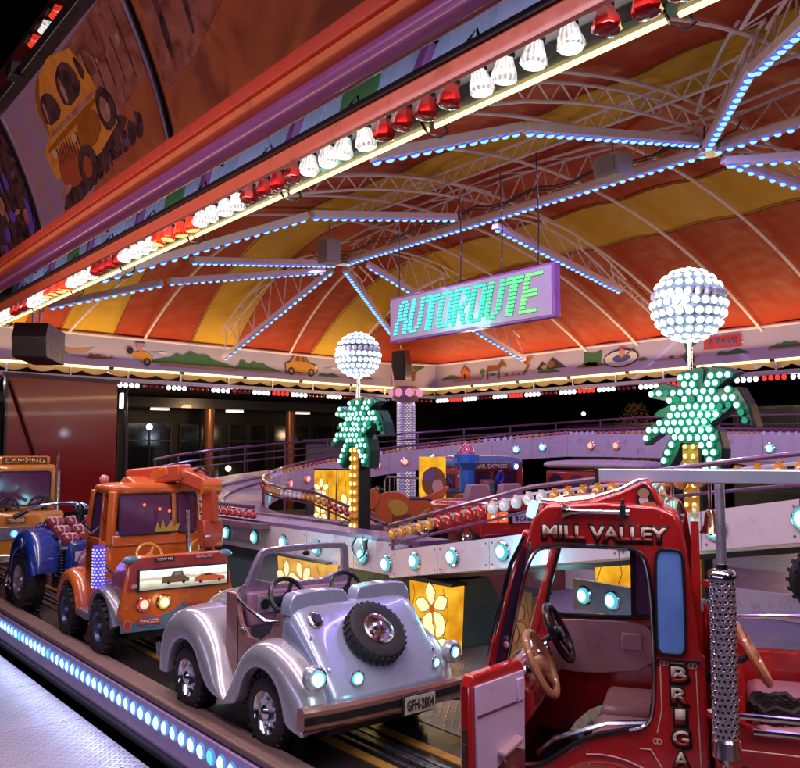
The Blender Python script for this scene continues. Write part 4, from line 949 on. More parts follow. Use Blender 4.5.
lantern(4.80, 5.95, .32, .42, .5, R(30), 'orange lantern panel seen through the fire truck window', [], leaves=False)

# ================================================================== PALMS WITH GLOBES
outline = [(425,378),(462,372),(500,365),(510,372),(506,415),(530,366),(572,372),(612,388),(582,402),(545,432),(575,428),(612,430),(640,480),(656,540),(632,528),(600,482),(562,505),(525,530),(548,552),(560,600),(555,680),(510,676),(505,620),(482,588),(430,585),(420,612),(375,682),(360,665),(366,620),(400,560),(360,556),(305,590),(302,568),(335,530),(380,508),(340,505),(352,490),(400,470),(385,458),(328,446),(330,428),(372,405),(430,424)]
M_PALM = mat('palm_green', (.01, .13, .07), .35, coat=.5, var=.3); M_PALMS = mat('palm_side', (.005, .035, .03), .4, coat=.3); M_TRY = mat('trunk_yellow', (.55, .26, .03), .35, coat=.4)
lb = MB(); lb.lathe([(.030, 0, 1), (.031, .012, 1), (.026, .03, 0), (.014, .042, 0), (.0001, .045, 0)], 9, axis='-Y')
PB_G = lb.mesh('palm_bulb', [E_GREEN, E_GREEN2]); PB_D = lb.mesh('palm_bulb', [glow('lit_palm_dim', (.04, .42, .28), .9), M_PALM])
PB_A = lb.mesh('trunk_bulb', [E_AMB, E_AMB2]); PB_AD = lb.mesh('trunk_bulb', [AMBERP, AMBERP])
gbm = MB(); gbm.lathe([(.034, 0, 1), (.038, .02, 1), (.036, .045, 0), (.020, .062, 0), (.0001, .066, 0)], 9)
GB_W = gbm.mesh('globe_bulb', [glow('lit_globe', (.93, .98, 1), 3.2), glow('lit_globe_side', (.42, .55, .78), .9)]); GB_D = gbm.mesh('globe_bulb', [CLEARCAP, CLEARCAP])
def inside(x, y, poly):
    c = False; j = len(poly) - 1
    for i in range(len(poly)):
        (xi, yi), (xj, yj) = poly[i], poly[j]
        if (yi > y) != (yj > y) and x < (xj - xi) * (y - yi) / (yj - yi) + xi: c = not c
        j = i
    return c
def edge_dist(x, y, poly):
    m_ = 9
    for i in range(len(poly)):
        a = Vector(poly[i]); b_ = Vector(poly[(i + 1) % len(poly)]); p = Vector((x, y)); t = max(0, min(1, (p - a).dot(b_ - a) / max(1e-9, (b_ - a).length_squared))); m_ = min(m_, (p - a - (b_ - a) * t).length)
    return m_
def palm(u, v, zc, zb, sc, rz, label, glabel, rb_, mirror=1, zg=3.045):
    t = thing('light_palm', label, 'palm lamp', W(u, v, zb), rz, 'palm trees of coloured bulbs')
    poly = [((x - 455) * .0031 * sc * mirror, (500 - y) * .0031 * sc) for x, y in outline]; dz = zc - zb
    b = MB(); b.prism(poly, lambda x, z, d: Vector((x, d, z + dz)), .13); b.build('crown', [M_PALM], t, smooth=False)
    b = MB(); b.prism([(x * 1.03, z * 1.03) for x, z in poly], lambda x, z, d: Vector((x, .03 + d, z + dz)), .12); b.build('crown_edge', M_PALMS, t, smooth=False)
    pts = []; st_ = .077 * (sc ** .75)
    j = 0; z = -.7
    while z < .6:
        x = -.7 + (st_ / 2 if j % 2 else 0)
        while x < .7:
            if inside(x, z, poly) and edge_dist(x, z, poly) > .018 * sc: pts.append((x + random.uniform(-.006, .006), z + random.uniform(-.006, .006)))
            x += st_
        z += st_ * .9; j += 1
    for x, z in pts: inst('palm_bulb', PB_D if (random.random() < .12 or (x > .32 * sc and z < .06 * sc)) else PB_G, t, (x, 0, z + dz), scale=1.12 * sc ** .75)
    w = .17 * sc
    b = MB(); b.box((.02, .06, dz / 2 - .14 * sc), (w, .12, dz - .28 * sc)); b.build('trunk', M_TRY, t, bevel=.01)
    b = MB(); b.box((.03 + w / 2, .075, dz / 2 - .14 * sc), (.03, .15, dz - .28 * sc)); b.build('trunk_side', BLACK, t)
    z = .06; k = 0
    while z < dz - .26 * sc:
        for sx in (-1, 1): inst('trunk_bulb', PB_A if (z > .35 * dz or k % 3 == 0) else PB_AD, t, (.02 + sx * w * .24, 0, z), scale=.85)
        z += .088; k += 1
    b = MB(); b.cyl((.02, .06, 0), (.02, .06, -.05), .2 * sc); b.build('foot', BLACK, t)
    g = thing('bulb_globe', glabel, 'globe lamp', W(u, v + .06, zg), random.random(), 'globes of white bulbs')
    b = MB(); b.ball((0, 0, 0), rb_ * .86, 24, 16); b.build('core', mat('globe_core', (.30, .36, .46), .4, coat=.3), g)
    b = MB(); b.cyl((0, 0, -rb_ * .8), (0, 0, dz + zb - zg + .30 * sc), .022); b.build('stalk', CHROME, g)
    b = MB(); b.lathe([(rb_ * .88, -.02 + .085), (rb_ * .90, .085), (rb_ * .86, .105)], 24); b.build('band', mat('globe_band', (.02, .05, .12), .3), g)
    for lat in range(-80, 81, 16):
        cnt = max(1, int(round(24 * math.cos(R(lat)))))
        if lat == 16 and False: continue
        for k in range(cnt):
            lo = 2 * PI * (k + (.5 if (lat // 16) % 2 else 0)) / cnt; n_ = Vector((math.cos(lo) * math.cos(R(lat)), math.sin(lo) * math.cos(R(lat)), math.sin(R(lat))))
            inst('globe_bulb', GB_D if lat == 16 else GB_W, g, n_ * rb_ * .84, n_.to_track_quat('Z', 'Y').to_euler(), scale=rb_ / .34)
palm(7.78, 5.3, 1.942, .58, .757, R(8), 'smaller green bulb palm with amber trunk behind the low front girder', 'smaller white bulb globe above the left palm', .246, zg=2.718)
palm(4.83, 7.0, 2.03, .0, 1.0, R(4), 'larger green bulb palm behind the chrome ladder of the fire truck', 'larger white bulb globe above the right palm', .345)

# ================================================================== HANGING SIGN
sg = thing('hanging_sign', 'long white hanging sign spelling AUTOROUTE in green and cyan diodes', 'sign', W(7.93, 7.0, 3.43))
b = MB(); b.box((0, .05, 0), (2.96, .10, .60)); b.build('case', mat('sign_case', (.42, .14, .52), .3, coat=.5), sg, bevel=.006)
b = MB(); b.box((0, -.004, 0), (2.90, .012, .545)); b.build('face_panel', mat('sign_face', (.62, .50, .70), .4, coat=.2), sg)
for k, sx in enumerate((-1.35, -.1, .62, 1.2)):
    b = MB(); b.tube([(sx, .05, .30), (sx + .02, .05, .8), (sx - .01, .05, 1.3 + .1 * k)], .008, 5); b.build('hanging_wire', BLACK, sg)
LET = {'A': ["..###..", ".##.##.", ".##.##.", ".##.##.", ".##.##.", ".#####.", "##...##", "##...##", "##...##", "##...##"],
       'U': ["##...##"] * 8 + ["##..##.", ".####.."],
       'T': ["#######", "#######"] + ["..###.."] * 8,
       'O': [".#####.", "##...##"] + ["##...##"] * 6 + ["##...##", ".#####."],
       'R': ["######.", "##..###", "##...##", "##...##", "##..##.", "#####..", "##.##..", "##..##.", "##..##.", "##...##"],
       'E': ["#######", "##.....", "##.....", "##.....", "######.", "######.", "##.....", "##.....", "##.....", "#######"]}
word = 'AUTOROUTE'; lw = .292
cols = [(.10, .85, .95), (.10, .85, .90), (.08, .88, .80), (.08, .90, .72), (.08, .92, .62), (.06, .92, .50), (.08, .92, .38), (.12, .92, .28), (.20, .92, .22)]
for i, ch in enumerate(word):
    x0 = -1.36 + i * lw; rows = LET[ch]; me_l = glow('letter_diode_%d' % i, cols[i], 1.9); b = MB(); bk = MB()
    for r_, row in enumerate(rows):
        z = .205 - r_ * .0445; sh = (z + .2) * .28
        # runs of a row become rows of tight diodes
        for c_, q in enumerate(row):
            if q == '#':
                for s in range(2):
                    b.box((x0 + c_ * .0375 + s * .01875 + sh, -.022, z), (.0155, .010, .030))
                bk.box((x0 + c_ * .0375 + .009 + sh, -.013, z), (.0376, .006, .0445))
    lt = bk.build('letter', mat('letter_back', (.03, .16, .16), .5), sg, smooth=False); b.build('diode_cell', me_l, lt, smooth=False, kind='stuff')

# ================================================================== LIT COLUMN, LOUDSPEAKERS
cl = thing('lit_column', 'round column covered in tiny white and violet lights with pink globes on top', 'column', W(18.9, 14.6, 0))
b = MB(); b.cyl((0, 0, 0), (0, 0, 3.0), .24, n=24); b.build('shaft', mat('column_lilac', (.30, .22, .34), .3, coat=.5), cl)
b = MB()
for k in range(60):
    z = .1 + k * .048
    for j in range(30):
        a = 2 * PI * (j + .5 * (k % 2)) / 30; c = Vector((math.cos(a) * .245, math.sin(a) * .245, z)); n = Vector((math.cos(a), math.sin(a), 0)); y = Vector((-n.y, n.x, 0))
        mi = 0 if (j // 3) % 2 else 1
        b.add([c - y * .013 + Vector((0, 0, -.013)), c + y * .013 + Vector((0, 0, -.013)), c + y * .013 + Vector((0, 0, .013)), c - y * .013 + Vector((0, 0, .013)), c + n * .01], [(0, 1, 4), (1, 2, 4), (2, 3, 4), (3, 0, 4)], mi)
b.build('diode_field', [glow('column_white', (.95, .8, .9), 1.0), glow('column_violet', (.5, .42, .95), .9)], cl, smooth=False, kind='stuff')
b = MB(); b.lathe([(.26, 3.0), (.34, 3.08), (.40, 3.14), (.40, 3.34), (.30, 3.42)], 24); b.build('capital', mat('column_cap', (.40, .22, .34), .3, coat=.5), cl)
for k in range(8):
    a = R(22 + k * 45); b = MB(); b.ball((0, 0, 0), .12, 14, 10); b.build('pink_globe', glow('pink_globe', (.85, .30, .50), 1.0), cl, loc=(.36 * math.cos(a), .36 * math.sin(a), 3.24))
def speaker(loc, rz, tilt, s, label, cab=None):
    t = thing('loudspeaker', label, 'loudspeaker', loc, rz)
    pts = [(-.5, -.3), (-.5, .3), (.0, .42), (.5, .3), (.5, -.3), (.0, -.42)]
    b = MB(); b.prism([(x * .6, z) for x, z in ((-.36, -.5), (-.45, 0), (-.36, .5), (.36, .5), (.45, 0), (.36, -.5))], lambda x, z, d: Vector((x, d, z)) * s, .55); b.build('cabinet', cab or BLACK, t, bevel=.01)
    b = MB(); b.box((0, -.012 * s, 0), (.40 * s, .02 * s, .9 * s)); b.build('grille', mat('grille', (.03, .03, .035), .8, bump=.8, bscale=120), t)
    b = MB(); b.tube([(0, .3 * s, .5 * s), (0, .3 * s, .8 * s)], .02, 6); b.build('hanger', STEEL, t)
    t.rotation_euler = (tilt, 0, rz)
speaker(W(18.7, 14.2, 3.95), R(30), R(10), .78, 'black loudspeaker hanging above the lit corner column')
t = thing('side_speaker', 'long dark wooden speaker box hanging below the lamp rail at the left edge', 'loudspeaker', W(13.6, 3.35, 3.27), R(-28)); t.scale = (1.05, 1.1, 1.7)
b = MB(); b.prism([(-.75, -.15), (-.75, .15), (.35, .15), (.48, .02), (.40, -.15)], lambda x, z, d: Vector((x, d, z)), .42); b.build('cabinet', mat('speaker_maroon', (.016, .005, .005), .5), t, bevel=.012)
b = MB(); b.box((-.2, -.012, 0), (.9, .02, .24)); b.build('grille', mat('grille', (.03, .03, .035), .8), t)
b = MB(); b.tube([(-.2, .2, .15), (-.2, .2, .5)], .02, 6); b.tube([(.2, .2, .15), (.2, .2, .5)], .02, 6); b.build('hanger', STEEL, t)

# ================================================================== BEYOND THE LEFT END
rpn = thing('red_tarp_panel', 'large glossy dark red panel closing the far left end of the ride', 'panel', W(17.6, 4.1, .5), math.atan2(2.3, -.62))
b = MB(); b.box((1.2, 0, 1.28), (2.42, .04, 2.6)); b.build('sheet', mat('tarp_red', (.30, .012, .010), .2, coat=.25, var=.15, bump=.12, bscale=2.0), rpn)
b = MB(); b.tube([(.05, -.05, 2.5), (.95, -.07, .2)], .03, 6); b.build('strut', mat('strut_red', (.12, .012, .012), .4), rpn)
b = MB(); b.box((1.2, 0, 2.62), (2.5, .08, .08)); b.box((0, 0, 1.3), (.05, .08, 2.6)); b.build('edge_frame', BLACK, rpn)
pz = rpn.matrix_basis
# street lamp
t = thing('street_lamp', 'bright white lamp on a dark pole right of the red panel', 'street lamp', W(20.2, 7.35, -.6))
b = MB(); b.cyl((0, 0, 0), (0, 0, 3.9), .04); b.build('pole', BLACK, t)
b = MB(); b.box((0, -.05, 3.46), (.22, .10, .46)); b.build('housing', BLACK, t, bevel=.02)
b = MB(); b.box((.03, -.12, 3.44), (.17, .05, .36)); b.build('lamp_glass', glow('street_white', (.9, .96, 1), 4), t, bevel=.02)
# arcade building
ab = thing('arcade_building', 'dark arcade with copper columns and unlit shop windows beyond the ride', 'building', W(27, 12, -.6), R(90))
M_COP = mat('column_copper', (.36, .13, .06), .3, .4); M_OCH = mat('column_ochre', (.40, .22, .05), .4)
b = MB(); b.box((0, .6, 3.5), (22, .3, 7)); b.build('wall', mat('arcade_wall', (.022, .018, .020), .6, var=.4), ab)
for k in range(12):
    x = -10 + k * 1.75
    b = MB(); b.box((x, .42, 1.9), (1.45, .05, 2.5)); w_ = b.build('window', mat('shop_glass', (.012, .014, .016), .08), ab)
    for dx in (-.72, 0, .72): b = MB(); b.box((x + dx, .38, 1.9), (.04, .05, 2.5)); b.build('frame', mat('frame_grey', (.06, .07, .06), .5), w_)
    for zz in (2.6, .7): b = MB(); b.box((x, .38, zz), (1.45, .05, .05)); b.build('sill', mat('frame_grey', (.06, .07, .06), .5), w_)
for k, x in enumerate((-7.6, -5.6, -4.6, -2.9, .2, 3.2)):
    b = MB(); b.cyl((x, -.9, 0), (x, -.9, 3.6), .17 if k % 3 else .10, n=14); b.build('column', M_COP if k % 3 else M_OCH, ab)
b = MB(); b.box((0, -.5, 3.75), (22, 1.6, .3)); b.build('canopy', BLACK, ab)
for k in range(7):
    b = MB(); b.box((-9 + k * 2.6, -.3, 3.58), (.55, .2, .04)); b.build('ceiling_lamp', glow('arcade_lamp_glow', (1, .9, .75), 2.2), ab)
# dark stalls and backdrop behind the back fascia
def stall(u, v, w, h, d, label, col, feats=3):
    t = thing('closed_stall', label, 'stall', W(u, v, -.6))
    b = MB(); b.box((0, d / 2, h / 2), (w, d, h)); b.build('wall', mat('stall_' + str(len(MC)), col, .5, var=.3), t)
    b = MB(); b.prism([(-w / 2 - .2, h), (w / 2 + .2, h), (w / 2, h + .25), (-w / 2, h + .25)], lambda x, z, dd: Vector((x, dd - .3, z)), d + .4); b.build('roof', BLACK, t)
    for k in range(feats):
        x = -w / 2 + w * (k + .5) / feats
        b = MB(); b.box((x, -.02, h * .58), (w / feats * .8, .05, h * .45)); sh_ = b.build('shutter', mat('shutter_dark', (.03, .035, .035), .45, bump=.5, bscale=10), t)
        for j in range(6): b = MB(); b.box((x, -.055, h * .58 - h * .2 + j * h * .08), (w / feats * .8, .02, .015)); b.build('slat', mat('slat_grey', (.08, .085, .09), .4), sh_)
stall(18, 23, 5, 2.9, 2, 'long dark shuttered stall behind the left palm', (.03, .028, .03))
stall(11.5, 22, 4.5, 3.2, 2, 'dark green shuttered stall behind the back fascia', (.015, .03, .028), 2)
stall(6, 21.5, 4, 3.0, 2, 'dark teal stall behind the right palm', (.012, .028, .03), 2)
stall(0, 22, 4.5, 3.1, 2, 'dark grey stall beyond the right edge of the ride', (.025, .025, .03), 3)
t = thing('ticket_booth', 'small pale ticket booth left of the smaller palm', 'booth', W(20.2, 12.9, -.6), R(60))
b = MB(); b.box((0, 0, 1.25), (1.1, 1.1, 2.5)); b.build('wall', mat('booth_wall', (.10, .09, .09), .5), t, bevel=.03)
b = MB(); b.box((0, -.56, 1.8), (.6, .03, .6)); b.build('window', DGLASS, t); b = MB(); b.box((0, 0, 2.54), (1.25, 1.25, .08)); b.build('roof', BLACK, t)
# lit tree beyond the back
t = thing('golden_tree', 'small tree lit golden behind the back fascia, right of the sign', 'tree', W(15.6, 20.2, -.6))
b = MB(); b.tube([(0, 0, 0), (.03, 0, 1.2), (0, .05, 2.2), (.05, 0, 3.2)], [.10, .08, .05, .02], 7)
for k in range(6): a = k * 1.1; b.tube([(0, 0, 1.3 + .2 * k), (math.cos(a) * .5, math.sin(a) * .5, 2.0 + .22 * k)], [.03, .01], 5)
b.build('trunk', mat('bark', (.10, .06, .03), .8), t)
b = MB()
for k in range(700):
    a = random.uniform(0, 6.28); rr = .75 * random.random() ** .5; z = random.uniform(1.5, 3.6); rr *= max(.15, math.sin(PI * (z - 1.3) / 2.5)); c = Vector((rr * math.cos(a), rr * math.sin(a), z))
    e_ = Euler((random.uniform(0, 6), random.uniform(0, 6), 0)).to_matrix(); b.add([c + e_ @ Vector(q) for q in ((-.05, 0, 0), (0, -.02, 0), (.05, 0, 0), (0, .02, 0))], [(0, 1, 2, 3)])
b.build('crown', mat('golden_leaf', (.30, .17, .04), .6), t, smooth=False, kind='stuff')
point_light('tree_floodlight', W(15.2, 19.3, .5), 40, (1, .7, .3), .1)
for k, (u_, v_, z_) in enumerate(((26, 10.2, 2.3), (26.3, 13.0, 1.0), (25, 17.5, 2.0), (30, 22, 1.5), (26, 30, 3.2), (14, 34, 4.0), (4, 36, 3.6))):
    t = thing('far_lamp_post', ['round lamp inside the dark arcade', 'low round lamp near the arcade floor', 'lamp beside the ticket booth', 'lamp behind the left palm', 'distant lamp post behind the column', 'distant lamp post behind the stalls', 'distant lamp post at the back right'][k], 'lamp post', W(u_, v_, -.6))
    b = MB(); b.cyl((0, 0, 0), (0, 0, z_ + .6), .03); b.build('pole', BLACK, t)
    b = MB(); b.ball((0, 0, z_ + .7), .10, 12, 8); b.build('lamp_globe', glow('far_warm', (1, .78, .5), 2.0) if k % 2 else glow('far_cool', (.8, .95, 1), 2.0), t)
# mesh fence behind the ride
t = thing('crowd_barrier', 'grey tubular crowd barrier behind the motorcycle', 'barrier', W(12.3, 9.6, .35), R(-6))
b = MB(); b.tube([(-.9, 0, 0), (-.9, 0, .78), (-.8, 0, .86), (.8, 0, .86), (.9, 0, .78), (.9, 0, 0)], .02, 6); b.build('frame', STEEL, t)
for k in range(9): b = MB(); b.cyl((-.72 + k * .18, 0, .1), (-.72 + k * .18, 0, .85), .009, n=6); b.build('bar', STEEL, t)
b = MB(); b.cyl((-.9, 0, .1), (.9, 0, .1), .012, n=6); b.build('bottom_rail', STEEL, t)

from mathutils.geometry import tessellate_polygon
def prism_hole(outer, holes, fn, t):
    loops = [outer] + holes; flat = [p for l in loops for p in l]; n = len(flat)
    tr = tessellate_polygon([[Vector((a, b_, 0)) for a, b_ in l] for l in loops])
    b = MB(); fs = [tuple(x) for x in tr] + [tuple(n + i for i in x[::-1]) for x in tr]; k = 0
    for l in loops:
        m_ = len(l); fs += [(k + i, k + (i + 1) % m_, n + k + (i + 1) % m_, n + k + i) for i in range(m_)]; k += m_
    b.add([fn(a, c, 0) for a, c in flat] + [fn(a, c, t) for a, c in flat], fs); return b

# ================================================================== VEHICLES  (local frame: +x towards the rear, +y to the right, z up)
def wheel(root, x, y, r, w, out=-1, rim=None, tread=22, name='wheel', ratio=.56):
    """tyre with tread blocks, dished rim; out = -1 when the outside faces -y"""
    b = MB()
    prof_ = [(r * .60, -w / 2), (r * .80, -w / 2 - .006), (r * .94, -w / 2 + .008), (r, -w / 4), (r, w / 4), (r * .94, w / 2 - .008), (r * .80, w / 2 + .006), (r * .60, w / 2)]
    b.lathe(prof_ + [(r * .58, 0), prof_[0]], 28, axis='-Y', cap=False)
    for k in range(tread):
        a = 2 * PI * k / tread
        for s_ in (-1, 1):
            b.box((math.cos(a) * r * 1.0, s_ * w * .28, math.sin(a) * r * 1.0), (.018, w * .38, r * .13), (0, -a, .25 * s_))
    o = b.build('wheel', RUBBER, root, loc=(x, y, r * 1.0))
    b = MB(); s = 1 if out > 0 else -1
    pr = [(r * .62, .40), (r * .60, .50), (r * ratio, .44), (r * ratio * .9, .22), (r * ratio * .45, .25), (r * ratio * .38, .50), (r * ratio * .2, .60), (.0001, .62)]
    b.lathe([(p, -s * h * w if False else h * w) for p, h in pr], 24, axis='-Y', cap=False)
    if out > 0: b.v = [(v[0], -v[1], v[2]) for v in b.v]
    for k in range(6):
        a = 2 * PI * k / 6; b.box((math.cos(a) * r * ratio * .62, s * w * .27, math.sin(a) * r * ratio * .62), (r * .10, w * .06, r * .10), (0, -a, 0))
    b.build('rim', rim or CHROME, o)
    return o
def fender(root, prof_o, prof_a, y0, y1, m, name='fender', lip=None, crown=.05, label=None):
    """wing: outline points of the top edge, matching points of the wheel arch; y0 body side, y1 outer side"""
    s = 1 if y1 > y0 else -1; rows = []
    n = len(prof_o)
    def mix_(t): return [(prof_a[i][0] + (prof_o[i][0] - prof_a[i][0]) * t, prof_a[i][1] + (prof_o[i][1] - prof_a[i][1]) * t) for i in range(n)]
    for t, y in ((0, y1 - s * .07), (0, y1 - s * .005), (.06, y1), (.45, y1 + s * .004), (.75, y1 - s * .015), (.93, y1 - s * .05), (1.0, y1 - s * .10), (1.03, y1 - s * .16), (1.04, y0)):
        rows.append([(p[0], y, p[1]) for p in mix_(t)])
    b = MB(); b.grid(rows); return b.build(name, m, root, sub=1, label=label)
def arc_pts(cx, cz, r, a0, a1, n): return [(cx + r * math.cos(R(a0 + (a1 - a0) * i / (n - 1))), cz + r * math.sin(R(a0 + (a1 - a0) * i / (n - 1)))) for i in range(n)]
def resample(pts, n):
    L = [0]
    for i in range(1, len(pts)): L.append(L[-1] + (Vector(pts[i]) - Vector(pts[i - 1])).length)
    res = []
    for k in range(n):
        t = L[-1] * k / (n - 1); i = 1
        while i < len(L) - 1 and L[i] < t: i += 1
        f = (t - L[i - 1]) / max(1e-9, L[i] - L[i - 1]); res.append(tuple(Vector(pts[i - 1]).lerp(Vector(pts[i]), f)))
    return res
def loft(sections, n=24, power=3.2):
    """sections: (x, half width, z0, z1[, y centre]); superellipse rings"""
    rows = []
    for s in sections:
        x, hw, z0, z1 = s[:4]; yc = s[4] if len(s) > 4 else 0; row = []
        for k in range(n):
            a = 2 * PI * k / n; c, d = math.cos(a), math.sin(a)
            row.append((x, yc + hw * math.copysign(abs(c) ** (2 / power), c), (z0 + z1) / 2 + (z1 - z0) / 2 * math.copysign(abs(d) ** (2 / power), d)))
        rows.append(row)
    b = MB(); b.grid(rows, closed=True)
    k = len(b.v); b.f.append(tuple(range(n))); b.m.append(0); b.f.append(tuple(range(k - n, k))); b.m.append(0)
    return b
def steering(root, loc, r, m, tilt=55, hub=None):
    b = MB(); b.tube([(r * math.cos(2 * PI * i / 24), r * math.sin(2 * PI * i / 24), 0) for i in range(24)], r * .13, 8, closed=True)
    for a in (30, 150, 270): b.bar((0, 0, -.01), (r * math.cos(R(a)), r * math.sin(R(a)), 0), r * .2, r * .07)
    b.cyl((0, 0, -.02), (0, 0, .012), r * .28, n=14)
    o = b.build('steering_wheel', m, root, loc=loc, rot=(0, R(tilt), 0))
    b = MB(); b.cyl((0, 0, -.02), (0, 0, -.22), .014); b.build('column', BLKPL, o)
    if hub: b = MB(); b.cyl((0, 0, .010), (0, 0, .018), r * .2, n=14); b.build('horn_cap', hub, o)
    return o
def lampdisc(root, loc, r, mats, ax='X', name='lamp', rz=0, s=1):
    """round lamp: chrome bezel, glowing lens"""
    b = MB(); b.lathe([(r * 1.25, 0, 2), (r * 1.28, r * .25, 2), (r * 1.05, r * .35, 2), (r, r * .30, 1), (r * .75, r * .55, 0), (r * .4, r * .7, 0), (.0001, r * .75, 0)], 18, axis='X')
    return b.build(name, list(mats) + [CHROME], root, loc=loc, rot=(0, 0, rz))

M_CLEAR = mat('clear_glass', (.9, .9, .95), .03, var=.0, alpha=.10)
# ---------------------------------------------------------------- silver open roadster
car = thing('toy_roadster', 'silver vintage two seat roadster with a spare wheel on its tail, nearest on the track', 'ride car', W(5.08, 3.03), R(2))
for x in (-.5, .5):
    wheel(car, x, -.47, .205, .15, -1); wheel(car, x, .47, .205, .15, 1)
SIL = SILVER
b = loft([(-1.0, .16, .28, .60), (-.97, .22, .24, .66), (-.7, .27, .2, .74), (-.3, .34, .2, .79), (-.12, .40, .2, .80), (-.10, .34, .24, .74)], 24, 2.8); b.build('bonnet', SIL, car, sub=1)
tail_secs = [(.50, .42, .28, .74), (.515, .455, .22, .795), (.60, .462, .22, .80), (.635, .458, .22, .785), (.72, .45, .22, .695), (.84, .435, .22, .56), (.95, .42, .22, .44), (1.0, .405, .22, .375), (1.012, .36, .26, .33)]
b = loft(tail_secs, 36, 7); b.build('tail', mat('tail_blue_lit_silver', (.42, .48, .66), .26, .35, coat=.9, var=.02, scale=1.2), car, sub=1)  # blue light from the lamps above is put into the tail's silver
M_SALM = mat('salmon_side', (.46, .22, .20), .28, .3, coat=.8); M_INT = mat('interior_mauve', (.36, .18, .30), .35, coat=.4)
for s in (-1, 1):
    b = MB(); pts = [(-.16, .20), (.53, .20), (.53, .78), (.46, .74), (.38, .62), (.26, .555), (.12, .56), (.03, .63), (-.03, .80), (-.16, .80)]
    b.prism(pts, lambda x, z, d: Vector((x, s * (.415 + d), z)), .03); b.build('door_panel', M_SALM, car, bevel=.006)
    b = MB(); b.tube([(-.02, s * .44, .78), (.12, s * .445, .73), (.34, s * .445, .68), (.50, s * .44, .70)], .012, 6); b.build('trim', CHROME, car)
for s in (-1, 1):
    b = MB(); b.tube([(.0, s * .447, .66), (.0, s * .447, .24)], .003, 5); b.build('door_seam', BLACK, car)
    b = MB(); b.tube([(.03, s * .447, .60), (.10, s * .452, .60)], .009, 6); b.build('door_handle', CHROME, car)
b = MB(); b.box((.14, 0, .22), (.56, .80, .04)); b.build('floor_pan', BLACK, car)
b = MB(); b.tube([(1.0 - .0, y, z) for y, z in ((-.36, .40), (-.34, .42))], .003, 5)
for y, z in ((-.40, .66), (.40, .66), (-.38, .5), (.38, .5)): b = MB(); b.cyl((.635 + (.80 - z) * .87, y, z - .01), (.645 + (.80 - z) * .87, y, z), .009, n=10); b.build('rivet', CHROME, car)
b = MB(); b.box((-.03, 0, .70), (.16, .80, .22)); b.build('dashboard', M_INT, car, bevel=.02)
for y in (-.24, .24):
    b = MB(); b.box((.056, y, .73), (.012, .20, .11)); b.build('gauge_panel', mat('gauge_plate', (.50, .42, .5), .3, .4), car, bevel=.004)
    for dy in (-.05, .05): b = MB(); b.cyl((.062, y + dy, .73), (.072, y + dy, .73), .032, n=14); b.build('gauge', BLKPL, car)
b = MB(); b.cyl((.054, 0, .74), (.07, 0, .74), .02); b.build('knob', BLKPL, car)
wsx = lambda z: -.05 + (z - .70) * .32
ring_o = smooth_loop([(-.42, .70), (-.395, .86), (-.345, 1.05), (-.30, 1.088), (.30, 1.088), (.345, 1.05), (.395, .86), (.42, .70)], 1); ring_i = smooth_loop([(-.345, .84), (-.31, 1.02), (-.28, 1.048), (.28, 1.048), (.31, 1.02), (.345, .84)], 1)
b = prism_hole(ring_o, [ring_i], lambda y, z, d: Vector((wsx(z) - .02 + d, y, z)), .045); wf = b.build('windscreen_frame', mat('frame_mauve', (.46, .36, .50), .28, .4, coat=.8, var=.03), car, bevel=.010)
for s_ in (-1, 1):
    b = MB(); b.prism([(-.22, .70), (-.03, .70), (.02, .86), (-.02, .84), (-.12, .76)], lambda x, z, d: Vector((x, s_ * (.395 + d), z)), .03); b.build('pillar_flare', mat('frame_mauve', (.46, .36, .50), .28), wf, bevel=.008)
b = MB(); b.prism([(-.34, .78), (-.33, .98), (-.29, 1.05), (.29, 1.05), (.33, .98), (.34, .78)], lambda y, z, d: Vector((wsx(z) + d, y, z)), .004); b.build('glass', M_CLEAR, wf)
b = MB(); b.ball((.09, 0, 1.03), .03, 10, 6, (.4, 1, .6)); b.build('mirror', BLACK, wf)
steering(car, (.22, -.22, .785), .122, BLKPL, 62); steering(car, (.22, .24, .785), .122, BLKPL, 62)
for y in (-.235, .235):
    b = MB(); b.prism(smooth_loop([(y - .215, .72), (y - .205, .83), (y - .16, .875), (y + .16, .875), (y + .205, .83), (y + .215, .72)], 1), lambda a, z, d: Vector((.50 + d - (z - .8) * .1, a, z)), .10); b.build('seat_back', mat('tail_blue_lit_silver', (.34, .42, .66), .26), car, bevel=.02)
    b = MB(); b.box((.26, y, .38), (.30, .36, .14)); b.build('seat', mat('seat_dark', (.06, .03, .05), .4), car, bevel=.03)
for s in (-1, 1):
    N = 17
    pf = resample([(-.93, .20), (-.95, .34), (-.90, .48), (-.78, .59), (-.60, .655), (-.44, .66), (-.30, .60), (-.18, .48), (-.10, .36), (-.02, .25), (.06, .20)], N)
    pa = arc_pts(-.5, .205, .255, 182, 20, N - 5) + [(-.20, .23), (-.15, .20), (-.08, .185), (0, .175), (.05, .17)]
    fender(car, pf, pa, s * .30, s * .575, SIL)
    pf = resample([(.06, .20), (.12, .34), (.20, .47), (.32, .57), (.48, .62), (.62, .60), (.76, .54), (.88, .44), (.95, .33), (.97, .20)], N)
    pa = [(.09, .17), (.14, .18), (.20, .19)] + arc_pts(.5, .205, .255, 172, 0, N - 5) + [(.82, .185), (.95, .18)]
    fender(car, pf, pa, s * .30, s * .585, SIL)
b = MB(); b.grid([[(.975 + .02 - .10 * abs(y) ** 2.2 * 1.2, y, z) for y in [i / 14 * 1.22 - .61 for i in range(15)]] for z in (.225, .33)])
b.grid([[(1.045 - .10 * abs(y) ** 2.2 * 1.2, y, z) for y in [i / 14 * 1.22 - .61 for i in range(15)]] for z in (.235, .32)])
bp = MB(); ys = [i / 14 * 1.22 - .61 for i in range(15)]
